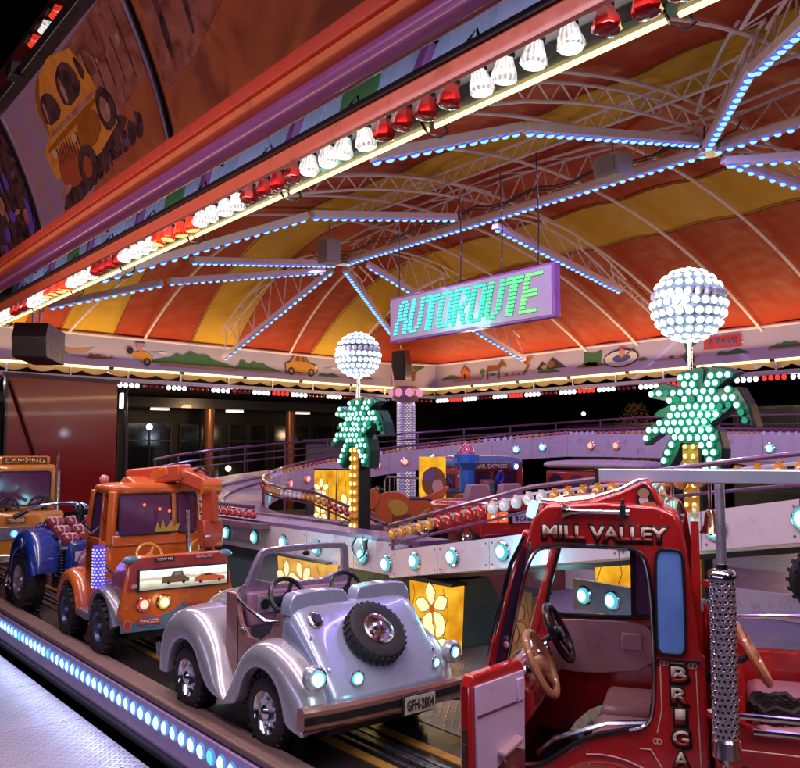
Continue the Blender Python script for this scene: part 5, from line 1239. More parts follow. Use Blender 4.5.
bp.grid([[(xo - .13 * abs(y) ** 2.4, y, z) for y in ys] for xo, z in ((.98, .225), (1.035, .222), (1.05, .24), (1.05, .325), (1.035, .343), (.98, .34))] + [[(.98 - .13 * abs(y) ** 2.4, y, .225) for y in ys]])
bp.f += [(0, 15, 30, 45, 60, 75), (14, 29, 44, 59, 74, 89)][:]; bp.m += [0, 0]
b = bp; bo = b.build('bumper', mat('bumper_copper', (.44, .20, .17), .22, .5, coat=.8), car)
b = MB(); b.grid([[(1.054 - .13 * abs(y) ** 2.4, y, z) for y in ys] for z in (.262, .302)]); b.build('bumper_inlay', BLACK, bo)
b = MB(); b.box((1.068, .13, .265), (.016, .245, .115)); lp = b.build('number_plate', BLACK, car, bevel=.006)
b = MB(); b.box((1.078, .13, .265), (.004, .225, .095)); b.build('plate_face', mat('plate_cream', (.66, .62, .50), .4), lp)
text('GFH-2804', (.20, .062), BLACK, lp, (1.082, .13, .265), (R(90), 0, R(90)), fat=.02, depth=.002)
# spare wheel on the sloping tail
sp = bpy.data.objects.new('spare_wheel', None); COL.objects.link(sp); sp.parent = car; sp.location = (.80, -.01, .605); sp.rotation_euler = (0, R(-41), R(90) * 0)
b = MB(); r = .188; b.lathe([(.10, .0), (.15, .0), (r * .96, .012), (r, .03), (r, .075), (r * .95, .095), (r * .8, .105), (.10, .095), (.095, .06)], 30, axis='X')
for k in range(30):
    a = 2 * PI * k / 30; b.box((.05, math.cos(a) * r, math.sin(a) * r), (.075, .011, .012), (a, 0, 0))
b.build('spare_tyre', RUBBER, sp)
b = MB(); b.lathe([(.102, .07), (.098, .10), (.085, .105), (.078, .085), (.05, .08), (.045, .11), (.03, .125), (.0001, .13)], 26, axis='X'); b.build('spare_rim', CHROME, sp)
sp.rotation_euler = (0, R(-41.5), 0)
for (x, y, z, r_, m_) in ((.975, -.50, .475, .048, 'big'), (1.0, -.245, .445, .034, 's'), (1.0, .33, .445, .028, 's'), (.975, .50, .475, .04, 'big')):
    lampdisc(car, (x - .02, y, z), r_, [glow('car_cyan', (.55, 1, 1), 3.0), glow('car_cyan_rim', (.12, .65, .85), 1.3)], rz=-.2 if y < 0 else .2)
point_light('roadster_lamp', car.matrix_basis @ Vector((1.16, -.50, .48)), .7, (.5, .95, 1), .04)
point_light('roadster_lamp', car.matrix_basis @ Vector((1.20, -.22, .45)), .3, (.5, .95, 1), .03)
for s in (-1, 1): b = MB(); b.lathe([(.07, 0), (.068, .03), (.05, .05)], 18, axis='X'); b.build('lamp_housing', SIL, car, loc=(.925, s * .50, .475), rot=(0, R(-8), 0))
b = MB(); b.lathe([(.05, 0), (.048, .012), (.03, .02), (.0001, .022)], 20, axis='X'); em = b.build('fuel_cap', CHROME, car, loc=(.69, -.33, .725), rot=(0, R(-42), 0))
b = MB(); b.lathe([(.034, .018), (.030, .026)], 20, axis='X'); b.build('cap_ring', BLKPL, em)
b = MB(); b.tube([(-.95, -.50, .24), (-1.03, -.50, .25), (-1.05, -.50, .34)], .014, 6); b.build('front_bumper_end', CHROME, car)
b = MB(); b.box((0, 0, .16), (1.7, .70, .08)); b.build('chassis', BLACK, car)

# ---------------------------------------------------------------- orange tow truck
tow = thing('toy_tow_truck', 'orange tow truck with a crane arm and lit picture panel, second in the line', 'ride truck', W(7.88, 3.05), R(-1))
for x in (-.48, .47):
    wheel(tow, x, -.46, .225, .17, -1, rim=mat('rim_bluegrey', (.12, .14, .22), .35, .7), ratio=.5); wheel(tow, x, .46, .225, .17, 1, rim=mat('rim_bluegrey', (.12, .14, .22), .35, .7), ratio=.5)
OR = TOWOR
b = MB(); b.box((.02, 0, .25), (1.55, .78, .16)); b.build('chassis', BLACK, tow)
b = loft([(-.98, .28, .30, .70), (-.94, .33, .26, .76), (-.6, .36, .26, .84), (-.28, .40, .26, .90), (-.26, .38, .3, .86)], 24, 3.6); b.build('bonnet', OR, tow, sub=1)
# cab shell: four pillars, roof, sills
CAB = (.40, -.30, .33)  # half width, front x, rear x
b = MB(); b.box((.015, 0, .60), (.63, .86, .62)); b.build('cab_base', OR, tow, bevel=.04)
b = loft([(-.27, .36, 1.30, 1.385), (-.22, .41, 1.295, 1.415), (.28, .42, 1.295, 1.415), (.34, .38, 1.305, 1.40)], 24, 4); b.build('cab_roof', OR, tow, sub=1)
for x, xt in ((-.29, -.20), (.10, .10), (.31, .29)):
    for s in (-1, 1):
        b = MB(); b.bar((x, s * .40, .88), (xt, s * .37, 1.34), .07 if x != .10 else .04, .06); b.build('pillar', OR, tow, bevel=.012)
b = MB(); b.box((.315, 0, .915), (.05, .80, .10)); b.build('rear_sill', OR, tow, bevel=.012)
b = MB(); b.box((.30, .16, 1.12), (.045, .05, .40)); b.build('pillar', OR, tow, bevel=.01)
def framed(root, y0, y1, z0, z1, x, m_=DGLASS, t=.018, name='window', tilt=0.0):
    o = MB(); P = [(y0, z0), (y0, z1), (y1, z1), (y1, z0)]; c = .03
    pts = []
    for (a, b_), (da, db) in zip(P, ((1, 1), (1, -1), (-1, -1), (-1, 1))):
        for k in range(4):
            q = R(90 * k / 3); cs = (1 - math.sin(q), 1 - math.cos(q))
            cs = cs if (da * db > 0) else cs[::-1]
            pts.append((a + da * c * cs[0], b_ + db * c * cs[1]))
    o.prism(pts, lambda y, z, d: Vector((x + d - (z - z0) * tilt, y, z)), .008); w_ = o.build(name, m_, root)
    b = MB(); b.tube([(x + .006 - (z - z0) * tilt, y, z) for y, z in pts], t * .5, 6, closed=True); b.build('seal', BLACK, w_)
    return w_
DG2 = mat('cab_glass', (.10, .03, .09), .08, var=.2, scale=2, spec=.8)
framed(tow, -.335, .13, .965, 1.315, .338, DG2, tilt=.05); framed(tow, .19, .36, .965, 1.315, .338, DG2, tilt=.05)
for s in (-1, 1):
    b = MB(); b.prism([(-.20, .92), (-.13, 1.31), (.07, 1.31), (.07, .92)], lambda x, z, d: Vector((x, s * (.405 - (z - .92) * .07 + d), z)), .008); w_ = b.build('side_window', DG2, tow)
    b = MB(); b.tube([(x, s * (.412 - (z - .92) * .07), z) for x, z in ((-.20, .92), (-.13, 1.31), (.07, 1.31), (.07, .92))], .010, 6, closed=True); b.build('seal', BLACK, w_)
    b = MB(); b.box((-.06, s * .42, .72), (.36, .02, .42)); b.build('door', OR, tow, bevel=.012)
b = MB(); b.prism([(-.34, .95), (-.34, 1.29), (.34, 1.29), (.34, .95)], lambda y, z, d: Vector((-.285 + (z - .9) * .2 + d, y, z)), .008); b.build('windscreen', DG2, tow)
for y, zz in ((-.12, 1.22), (.02, 1.18), (.11, 1.16)):  # red lamps reflected in the rear glass, put in as glowing dots
    b = MB(); b.ball((0, 0, 0), .013, 8, 6); b.build('red_reflection', glow('reflected_red', (1, .12, .05), 2.5), tow, loc=(.352, y, zz))
b = MB(); pts = [(-.12, .98), (-.10, 1.07), (-.07, 1.0), (-.05, 1.09), (-.02, 1.0), (.03, 1.08), (.05, 1.02), (.11, 1.05), (.09, .98)]
b.prism(pts, lambda y, z, d: Vector((.349 + d, y + .1, z)), .003); b.build('sticker', mat('sticker_yellow', (.5, .36, .05), .4), tow)
# bed
b = MB(); b.box((.60, 0, .47), (.46, .86, .18)); b.build('bed_floor', OR, tow, bevel=.02)
for s in (-1, 1):
    b = MB(); b.prism([(.34, .50), (.84, .50), (.84, .74), (.72, .80), (.60, .74), (.48, .62), (.34, .62)], lambda x, z, d: Vector((x, s * (.405 + d), z)), .035); b.build('bed_side', mat('bed_rust', (.40, .06, .03), .32, coat=.6, var=.3), tow, bevel=.01)
    b = MB(); b.tube([(.36, s * .45, .76), (.44, s * .46, .70), (.56, s * .455, .68)], .014, 6); b.build('grab_rail', CHROME, tow)
b = MB(); b.prism([(-.46, .25), (-.50, .40), (-.46, .56), (-.42, .78), (-.34, .84), (.36, .84), (.44, .78), (.48, .56), (.52, .40), (.48, .25)], lambda y, z, d: Vector((.80 + d, y, z)), .06); tg = b.build('tailgate', OR, tow, bevel=.02)
b = MB(); b.prism([(-.44, .56), (-.41, .77), (-.34, .825), (.36, .825), (.43, .77), (.46, .56)], lambda y, z, d: Vector((.862 + d, y, z)), .004); b.build('red_shade', mat('gate_red', (.36, .03, .03), .3, coat=.7, var=.2), tg)
b = MB(); b.prism([(-.48, .24), (-.49, .30), (-.2, .34), (-.05, .38), (.06, .46), (.12, .38), (.3, .36), (.52, .40), (.49, .24)], lambda y, z, d: Vector((.861 + d, y, z)), .006); b.build('blue_splash', mat('worn_blue', (.10, .20, .32), .35, coat=.5, var=.4, scale=7), tg)
b = MB(); b.box((.872, .04, .645), (.02, .80, .185)); b.build('panel_frame', BLACK, tg, bevel=.004)
M_PIC = bpy.data.materials.new('lit_picture'); M_PIC.use_nodes = True; nt = M_PIC.node_tree; n = nt.nodes; n.clear()
tc = n.new('ShaderNodeTexCoord'); sx = n.new('ShaderNodeSeparateXYZ'); cr = n.new('ShaderNodeValToRGB'); no = n.new('ShaderNodeTexNoise'); no.inputs['Scale'].default_value = 9; ad = n.new('ShaderNodeMath'); ad.operation = 'MULTIPLY_ADD'; ad.inputs[1].default_value = .05
nt.links.new(tc.outputs['Object'], sx.inputs[0]); nt.links.new(tc.outputs['Object'], no.inputs['Vector']); nt.links.new(no.outputs['Fac'], ad.inputs[0]); nt.links.new(sx.outputs[2], ad.inputs[2])
mr = n.new('ShaderNodeMapRange'); mr.inputs[1].default_value = .575; mr.inputs[2].default_value = .765; nt.links.new(ad.outputs[0], mr.inputs[0]); nt.links.new(mr.outputs[0], cr.inputs[0])
for _ in range(3): cr.color_ramp.elements.new(.5)
for e_, (p, c) in zip(cr.color_ramp.elements, ((.15, (.30, .26, .22)), (.42, (.85, .78, .62)), (.55, (.42, .36, .30)), (.62, (.80, .76, .66)), (.95, (.95, .95, .92)))): e_.position = p; e_.color = (*c, 1)
e = n.new('ShaderNodeEmission'); e.inputs[1].default_value = 1.35; o_ = n.new('ShaderNodeOutputMaterial'); nt.links.new(cr.outputs[0], e.inputs[0]); nt.links.new(e.outputs[0], o_.inputs[0])
b = MB(); b.box((.884, .04, .645), (.006, .76, .155)); pic = b.build('lit_picture', M_PIC, tg)
E_PB = glow('pic_brown', (.20, .10, .06), .8); E_PR = glow('pic_red', (.65, .12, .05), .8); E_PK = glow('pic_dark', (.05, .04, .04), .8); E_PT = glow('pic_teal', (.2, .5, .5), .9)
for pts, m_ in (([(-.16, .61), (-.15, .66), (-.08, .665), (-.06, .70), (.02, .70), (.04, .66), (.08, .64), (.08, .61)], E_PB), ([(.12, .60), (.13, .635), (.2, .66), (.27, .665), (.34, .64), (.40, .63), (.40, .60)], E_PR), (ell(-.10, .612, .016, .016, 8), E_PK), (ell(.03, .612, .016, .016, 8), E_PK), (ell(.18, .60, .015, .015, 8), E_PK), (ell(.35, .60, .015, .015, 8), E_PK), ([(-.05, .67), (-.04, .69), (.0, .69), (.01, .67)], E_PT), ([(.21, .645), (.23, .66), (.27, .66), (.28, .645)], E_PK)):
    b = MB(); b.prism(pts, lambda y, z, d: Vector((.8875 + d + (.001 if m_ is E_PK else 0), y, z)), .001); b.build('picture_shape', m_, pic, smooth=False)
amb = [glow('tow_amber_core', (1, .85, .35), 2.6), glow('tow_amber', (1, .42, .05), 1.1)]; rdd = [glow('tow_red_core', (1, .35, .25), 2.4), glow('tow_red', (.9, .04, .03), .9)]
for y, m_, r_ in ((-.30, rdd, .048), (-.13, amb, .048), (.42 - .02, amb, .046), (.50 - .05, rdd, .03)):
    lampdisc(tow, (.862, y, .455), r_, m_)
point_light('tow_lamp', tow.matrix_basis @ Vector((1.0, -.13, .46)), .5, (1, .6, .15), .04)
def plate_text(root, y, z, w, h, body, m_b, m_t, x=.868, fat=.02, th=.55, shear=0):
    b = MB(); b.box((x, y, z), (.006, w, h)); p_ = b.build('sticker', m_b, root, bevel=.003); text(body, (w * .85, h * th), m_t, p_, (x + .0035, y, z), (R(90), 0, R(90)), fat=fat, depth=.001, shear=shear); return p_
plate_text(tg, -.36, .60, .0 + .09, .035, 'CARS', mat('st_pink', (.5, .25, .2), .4), WHITE, x=.871)
plate_text(tg, -.13, .805, .17, .04, 'TOW ME', BLACK, mat('st_white', (.7, .7, .6), .4), x=.87)
plate_text(tg, .22, .805, .17, .035, 'RE-VOLTED', mat('gate_red', (.36, .03, .03), .3), WHITE, x=.871)
plate_text(tg, .05, .43, .10, .03, '', BLACK, WHITE) if False else None
b = MB(); b.prism(ell(-.26, .315, .085, .028, 16) if False else [(-.35, .315), (-.33, .345), (-.29, .35), (-.265, .365), (-.235, .365), (-.21, .35), (-.17, .345), (-.15, .315), (-.17, .285), (-.21, .28), (-.25, .265), (-.29, .28), (-.33, .285)], lambda y, z, d: Vector((.867 + d, y, z)), .004)
dn = b.build('round_badge', mat('badge_blue', (.15, .16, .40), .35), tg)
b = MB(); b.box((.873, -.25, .315), (.004, .19, .045)); b.build('badge_band', PC['red'], dn)
text('DINOCO', (.155, .03), WHITE, dn, (.876, -.25, .315), (R(90), 0, R(90)), fat=.03, depth=.001)
b = MB(); b.prism(ell(-.43, .295, .035, .05, 14), lambda y, z, d: Vector((.869 + d, y, z)), .004); bd = b.build('oval_badge', mat('badge_brown', (.5, .25, .15), .4), tg)
b = MB(); b.prism(ell(-.43, .295, .025, .038, 14), lambda y, z, d: Vector((.874 + d, y, z)), .002); b.build('badge_centre', PC['red'], bd)
b = MB(); b.box((.872, .13, .315), (.01, .24, .085)); np_ = b.build('number_plate', mat('plate_teal', (.10, .22, .26), .35), tg, bevel=.005)
b = MB(); b.box((.872, .10, .425), (.012, .13, .02)); b.build('brake_strip', PC['red'], tg)
for y, s in ((-.23, 1), (.42, 1)):
    b = MB(); b.ball((0, 0, 0), .07, 14, 8, (.6, 1.0, .5)); b.build('corner_cap', mat('worn_blue', (.10, .20, .32), .35, coat=.5), tg, loc=(.83, y * 1.0 if y > 0 else -.40, .81))
for s in (-1, 1):
    N = 13
    pf = resample([(-.86, .30), (-.84, .45), (-.74, .56), (-.58, .62), (-.40, .61), (-.26, .54), (-.18, .42), (-.14, .30)], N); pa = arc_pts(-.48, .24, .275, 178, 2, N); pa[0] = (-.76, .28); pa[-1] = (-.19, .24)
    fender(tow, pf, pa, s * .30, s * .53, OR)
    pf = resample([(.13, .30), (.15, .42), (.24, .52), (.38, .57), (.54, .56), (.68, .50), (.78, .42), (.82, .30)], N); pa = arc_pts(.47, .24, .275, 178, 2, N)
    fender(tow, pf, pa, s * .30, s * .53, GREYF)
    b = MB(); b.box((-.02, s * .47, .27), (.34, .12, .07)); b.build('running_board', GREYF, tow, bevel=.02)
b = MB(); b.cyl((.24, -.47, .52), (.24, -.47, .88), .05, n=14); st = b.build('lit_stack', glow('stack_violet', (.14, .08, .75), .9), tow)
b = MB()
for k in range(13):
    for j in range(10):
        a = 2 * PI * (j + .5 * (k % 2)) / 10; b.box((.24 + math.cos(a) * .052, -.47 + math.sin(a) * .052, .535 + k * .026), (.008, .012, .012), (0, 0, a))
b.build('stack_diode', glow('stack_blue', (.45, .45, 1), 1.8), st, smooth=False, kind='stuff')
point_light('stack_lamp', tow.matrix_basis @ Vector((.24, -.60, .7)), .6, (.3, .2, 1), .05)
for s in (-1, 1):
    b = MB(); b.tube([(-.14, s * .41, .95), (-.16, s * .50, 1.05)], .012, 6); mo = b.build('mirror_arm', CHROME, tow)
    b = MB(); b.ball((-.16, s * .52, 1.14), .06, 12, 8, (.5, .7, 1.45)); b.build('mirror', BLKPL, mo)
steering(tow, (.55, -.14, .80), .11, mat('steer_orange', (.62, .28, .03), .35, coat=.5), 62); steering(tow, (.50, .36, .80), .11, mat('steer_orange', (.62, .28, .03), .35, coat=.5), 62)
b = MB(); b.box((.45, 0, .62), (.12, .70, .20)); b.build('seat', mat('seat_black', (.03, .02, .03), .4), tow, bevel=.03)
# crane
b = MB(); b.prism([(-.20, 1.40), (-.05, 1.48), (.10, 1.50), (.22, 1.46), (.24, 1.39)], lambda x, z, d: Vector((x, -.16 + d, z)), .34); cr_ = b.build('crane_base', OR, tow, bevel=.02, loc=(0, -.03, -.035))
b = MB(); b.bar((.05, .02, 1.47), (.33, .16, 1.55), .11, .10); b.build('boom', OR, cr_, bevel=.02)
b = MB(); b.bar((-.12, -.04, 1.48), (.42, .26, 1.535), .18, .15); b.bar((.34, .22, 1.53), (.60, .40, 1.42), .14, .13); b.build('boom', mat('crane_red', (.50, .07, .025), .3, coat=.7), cr_, bevel=.02)
b = MB(); b.cyl((.42, .20, 1.52), (.42, .42, 1.52), .055, n=16); b.build('joint', OR, cr_)
b = MB(); b.cyl((.60, .32, 1.41), (.60, .49, 1.41), .075, n=16); b.build('joint', OR, cr_)
b = MB(); b.bar((.60, .41, 1.42), (.58, .43, 1.10), .12, .11); b.build('dipper_arm', mat('crane_red', (.50, .07, .025), .3, coat=.7), cr_, bevel=.015)
b = MB(); b.prism([(.52, 1.12), (.50, 1.00), (.55, .90), (.66, .88), (.68, 1.0), (.64, 1.12)], lambda x, z, d: Vector((x - .02, .34 + d, z)), .18); b.build('bucket', mat('bucket_rust', (.40, .06, .03), .32, coat=.6, var=.3), cr_, bevel=.01)
b = MB(); b.cyl((.74, .16, .80), (.70, .16, 1.22), .020); b.cyl((.74, .16, .80), (.74, .16, .86), .045); b.build('piston', CHROME, cr_)
b = MB(); b.tube([(.45, .3, 1.54), (.5, .36, 1.57), (.58, .42, 1.52)], .012, 6); b.build('hose', BLACK, cr_)
b = MB(); b.ball((-.2, -.3, 1.43), .045, 12, 8); b.build('beacon', mat('beacon_pink', (.5, .2, .2), .2, coat=.6), tow)
b = MB(); b.prism([(-.05, 1.14), (-.03, 1.18), (.07, 1.16), (.06, 1.11)], lambda x, z, d: Vector((x + .16, -.415 - d, z - .02)), .003); b.build('sticker', PC['red'], tow)

# ---------------------------------------------------------------- blue tractor
tr = thing('toy_tractor', 'blue tractor with chrome handlebar and red padded seats, third in the line', 'ride tractor', W(10.05, 3.08), R(2))
wheel(tr, .02, -.46, .30, .20, -1, rim=mat('rim_pink', (.42, .30, .34), .3, .6), tread=16); wheel(tr, .02, .46, .30, .20, 1, rim=mat('rim_pink', (.42, .30, .34), .3, .6), tread=16)
wheel(tr, -.80, -.36, .18, .14, -1); wheel(tr, -.80, .36, .18, .14, 1)
b = loft([(-1.1, .14, .40, .78), (-1.05, .20, .34, .84), (-.5, .22, .34, .90), (-.3, .20, .34, .86)], 20, 3); b.build('bonnet', BLUEP, tr, sub=1)
for s in (-1, 1):
    N = 13; pf = resample([(-.42, .46), (-.38, .66), (-.26, .80), (-.05, .86), (.18, .84), (.34, .72), (.42, .56), (.44, .42)], N); pa = arc_pts(.02, .32, .33, 170, 5, N)
    fender(tr, pf, pa, s * .22, s * .56, BLUEP)
    b = MB(); b.prism(ell(.12, .72, .045, .045, 16), lambda x, z, d: Vector((x, s * (.566 + d), z)), .006); rb1 = b.build('round_badge', WHITE, tr)
    b = MB(); b.prism(ell(.12, .72, .025, .025, 12), lambda x, z, d: Vector((x, s * (.573 + d), z)), .003); b.build('badge_centre', PC['blu'], rb1)
b = MB(); b.box((.40, 0, .55), (.50, .50, .42)); b.build('rear_box', BLUEP, tr, bevel=.04)
b = MB(); b.box((.66, -.04, .60), (.01, .30, .10)); npl = b.build('number_plate', mat('plate_lilac', (.5, .45, .6), .4), tr); text('V15', (.2, .06), BLACK, npl, (.667, -.04, .60), (R(90), 0, R(90)), depth=.001)
for k, (x, z) in enumerate(((.25, .80), (.02, .88), (.50, .74))):
    for y in (-.20, 0.0, .20):
        b = MB(); b.box((x, y, z + .02), (.21, .185, .13)); pd = b.build('seat_pad', mat('pad_red', (.22, .03, .04), .25, coat=.6), tr, bevel=.045)
        b = MB(); b.tube([(x - .11, y, z - .02), (x - .10, y, z + .07), (x, y, z + .093), (x + .10, y, z + .07), (x + .11, y, z - .02)], .008, 5); b.tube([(x, y - .095, z), (x, y - .07, z + .085), (x, y + .07, z + .085), (x, y + .095, z)], .008, 5); b.build('piping', mat('piping_pink', (.7, .45, .5), .3), pd)
b = MB(); b.tube([(-.42, -.42, .98), (-.40, -.28, 1.06), (-.30, -.10, 1.10), (-.30, .10, 1.10), (-.40, .28, 1.06), (-.42, .42, .98)], .016, 8); hb = b.build('handlebar', CHROME, tr)
for s in (-1, 1): b = MB(); b.cyl((-.42, s * .36, 1.02), (-.43, s * .50, .95), .026, n=10); b.build('grip', BLKPL, hb)
b = MB(); b.tube([(.45, .16, .85), (.46, .16, 1.22), (.42, .18, 1.30), (.30, .20, 1.31), (.26, .20, 1.2)], .016, 8); b.build('roll_bar', CHROME, tr)
b = MB(); b.box((-.05, .28, 1.06), (.12, .5, .03)); b.build('lamp_bar', BLUEP, tr)
for y in (.08, .48): lampdisc(tr, (-.0, y, 1.06), .045, [E_BL, glow('beacon_blue', (.08, .25, 1), 1.4)])
b = MB(); b.cyl((.52, .32, .72), (.62, .34, .60), .012); b.build('exhaust', CHROME, tr)
b = MB(); b.cyl((.50, -.27, .40), (.50, -.27, .66), .022, n=10)
for k in range(8): b.lathe([(.03, .42 + k * .03), (.034, .428 + k * .03), (.03, .436 + k * .03)], 10, (.50, -.27, 0))
b.build('spring', BLKPL, tr)
lampdisc(tr, (.66, -.22, .42), .035, rdd)
point_light('tractor_lamp', tr.matrix_basis @ Vector((.15, .2, 1.2)), 1.2, (.2, .35, 1), .05)

# ---------------------------------------------------------------- yellow truck at the left edge
yt = thing('toy_camper_truck', 'yellow truck with a roof sign and wide rear window, fourth at the left edge', 'ride truck', W(12.45, 3.1), R(0))
for x in (-.6, .5): wheel(yt, x, -.44, .23, .17, -1); wheel(yt, x, .44, .23, .17, 1)
b = MB(); b.box((0, 0, .62), (1.3, .84, .60)); b.build('body', YELT, yt, bevel=.05)
b = MB(); b.box((-.15, 0, 1.20), (.85, .82, .62)); b.build('cab', YELT, yt, bevel=.05)
framed(yt, -.30, .33, .98, 1.42, .278, DG2)
b = MB(); b.box((-.1, 0, 1.56), (.6, .70, .12)); rs = b.build('roof_box', YELT, yt, bevel=.03)
b = MB(); b.box((.205, .02, 1.56), (.01, .56, .09)); b.build('sign_board', mat('sign_brown', (.12, .03, .01), .4), rs)
text('CAMPING', (.5, .065), GOLD, rs, (.212, .02, 1.56), (R(90), 0, R(90)), fat=.03, depth=.001)
b = MB(); b.box((.35, 0, .86), (.14, .80, .12)); b.build('seat_ledge', mat('ledge_orange', (.35, .10, .02), .4), yt, bevel=.02)
steering(yt, (.42, -.22, .98), .12, BLKPL, 60); steering(yt, (.42, .22, .98), .12, BLKPL, 60)
plate_text(yt, -.18, .82, .24, .08, 'TURBO', mat('st_brown', (.25, .08, .01), .4), CREAM, x=.66)
lampdisc(yt, (.65, -.20, .655), .05, [E_BL, glow('beacon_blue', (.08, .25, 1), 1.4)]); lampdisc(yt, (.65, .24, .655), .05, [E_BL, glow('beacon_blue', (.08, .25, 1), 1.4)])
b = MB(); b.box((.66, .0, .66), (.015, .74, .16)); b.build('lamp_panel', mat('lamp_panel_grey', (.3, .25, .3), .3, .5), yt, bevel=.005)
b = MB(); b.cyl((.15, .46, .80), (.15, .46, 1.42), .036, n=12); b.cyl((.15, .46, 1.4), (.15, .46, 1.68), .018, n=10); b.build('exhaust_stack', CHROME, yt)
b = MB(); b.box((.68, 0, .36), (.08, .86, .10)); b.build('bumper', CHROME, yt, bevel=.02)

# ---------------------------------------------------------------- island rides
rc = thing('toy_convertible', 'red convertible with a lilac cowboy number plate on the island ride', 'ride car', W(8.75, 8.02, .42), R(-10))
for x in (-.6, .5): wheel(rc, x, -.45, .19, .15, -1); wheel(rc, x, .45, .19, .15, 1)
CR = mat('cherry_red', (.50, .02, .02), .22, coat=1)
b = loft([(-.72, .42, .22, .56), (-.62, .50, .18, .62), (-.2, .54, .16, .66), (.5, .54, .16, .68), (.84, .52, .18, .64), (.90, .48, .22, .58)], 24, 5); b.build('body', CR, rc, sub=1)
b = MB(); b.prism([(-.58, .22), (-.60, .50), (-.52, .62), (.52, .62), (.60, .50), (.58, .22)], lambda y, z, d: Vector((.86 + d, y, z)), .05); b.build('rear_panel', CR, rc, bevel=.02)
for y in (-.25, .25):
    b = MB(); b.prism([(y - .20, .62), (y - .15, .84), (y + .15, .84), (y + .20, .62)], lambda a, z, d: Vector((.25 + d, a, z)), .12); b.build('seat_back', mat('seat_pink', (.36, .20, .24), .4), rc, bevel=.03)
b = MB(); b.prism([(-.17, .37), (-.19, .53), (.30, .53), (.28, .37)], lambda y, z, d: Vector((.912 + d, y, z)), .01); b.build('plate_recess', BLACK, rc)
b = MB(); b.box((.928, .04, .44), (.01, .33, .13)); npl = b.build('number_plate', mat('plate_pinkish', (.62, .48, .60), .35), rc, bevel=.003)
text('DA-683', (.20, .065), mat('plate_ink', (.05, .04, .12), .4), npl, (.9345, .085, .43), (R(90), 0, R(90)), fat=.02, depth=.001)
b = MB(); b.prism([(-.105, .40), (-.085, .42), (-.10, .45), (-.08, .48), (-.06, .46), (-.04, .475), (-.05, .44), (-.03, .42), (-.05, .415), (-.06, .39), (-.075, .41)], lambda y, z, d: Vector((.9335 + d, y, z)), .001); b.build('plate_emblem', mat('plate_ink', (.05, .04, .12), .4), npl, smooth=False)
for y, w in ((-.42, .14), (-.26, .13), (.42, .15)):
    b = MB(); b.box((.92, y, .46), (.02, w, .13)); b.build('tail_lamp', glow('tail_orange', (1, .16, .05), 1.0), rc, bevel=.01)
    if y < 0: b = MB(); b.ball((.935, y, .46), .026, 10, 6); b.build('tail_bulb', glow('tail_core', (1, .75, .4), 2.4), rc)
b = MB(); b.box((.94, 0, .22), (.06, 1.16, .09)); b.build('bumper', mat('bumper_dark_red', (.2, .02, .03), .2, .5), rc, bevel=.02)
b = MB(); b.tube([(.93, -.25, .19), (.99, -.25, .15), (.93, -.12, .12)], .02, 6); b.build('tow_hook', CHROME, rc)

bs = thing('toy_bus', 'small blue and red railway bus with lit headlamps behind the red convertible', 'ride bus', W(11.55, 10.35, .35), R(-8))
b = MB(); b.box((0, 0, .62), (1.3, 1.35, .9)); b.build('body', mat('bus_red', (.36, .04, .03), .3, coat=.6), bs, bevel=.05)
b = loft([(-.68, .66, 1.0, 1.22), (-.6, .72, .98, 1.27), (.6, .72, .98, 1.27), (.70, .66, 1.0, 1.22)], 24, 3); b.build('roof', mat('bus_blue', (.12, .22, .38), .3, coat=.6), bs, sub=1)
b = MB(); b.box((.70, -.05, 1.08), (.02, .72, .11)); sb_ = b.build('sign_board', mat('sign_brown', (.12, .03, .01), .4), bs); text('RAIL EXPRESS', (.66, .07), CREAM, sb_, (.712, -.05, 1.08), (R(90), 0, R(90)), fat=.02, depth=.001)
for y0, y1 in ((-.5, -.06), (.02, .50)): framed(bs, y0, y1, .60, .98, .655, DGLASS)
for k in range(3): b = MB(); b.box((-.4 + .4 * k, .68, .80), (.3, .015, .3)); b.build('side_window', DGLASS, bs)
for k in range(3): b = MB(); b.box((-.4 + .4 * k, -.68, .80), (.3, .015, .3)); b.build('side_window', DGLASS, bs)
for y in (-.62, .46): lampdisc(bs, (.68, y, 1.07), .055, [glow('bus_lamp', (.7, .85, 1), 3), E_BL2])
b = MB(); b.box((0, 0, .14), (1.2, 1.2, .12)); b.build('chassis', BLACK, bs)
for x in (-.4, .4): wheel(bs, x, -.6, .16, .12, -1); wheel(bs, x, .6, .16, .12, 1)
# bus wagon side behind
bw = thing('toy_wagon', 'red and white railway wagon with arched dark windows behind the bus', 'ride wagon', W(9.2, 11.1, .35), R(-4))
b = MB(); b.box((0, 0, .62), (2.0, .7, .80)); b.build('body', mat('bus_red', (.36, .04, .03), .3), bw, bevel=.04)
b = loft([(-1.1, .36, 1.06, 1.14), (-1.0, .42, 1.04, 1.20), (1.0, .42, 1.04, 1.20), (1.1, .36, 1.06, 1.14)], 20, 3); b.build('roof', mat('wagon_white', (.5, .45, .5), .3), bw, sub=1)
for k in range(4): b = MB(); b.prism([(-.9 + k * .47, .62), (-.9 + k * .47, .86), (-.82 + k * .47, .95), (-.66 + k * .47, .95), (-.58 + k * .47, .86), (-.58 + k * .47, .62)], lambda x, z, d: Vector((x, -.36 - d, z)), .012); b.build('side_window', DGLASS, bw)
b = MB(); b.box((0, 0, .14), (1.8, .6, .12)); b.build('chassis', BLACK, bw)

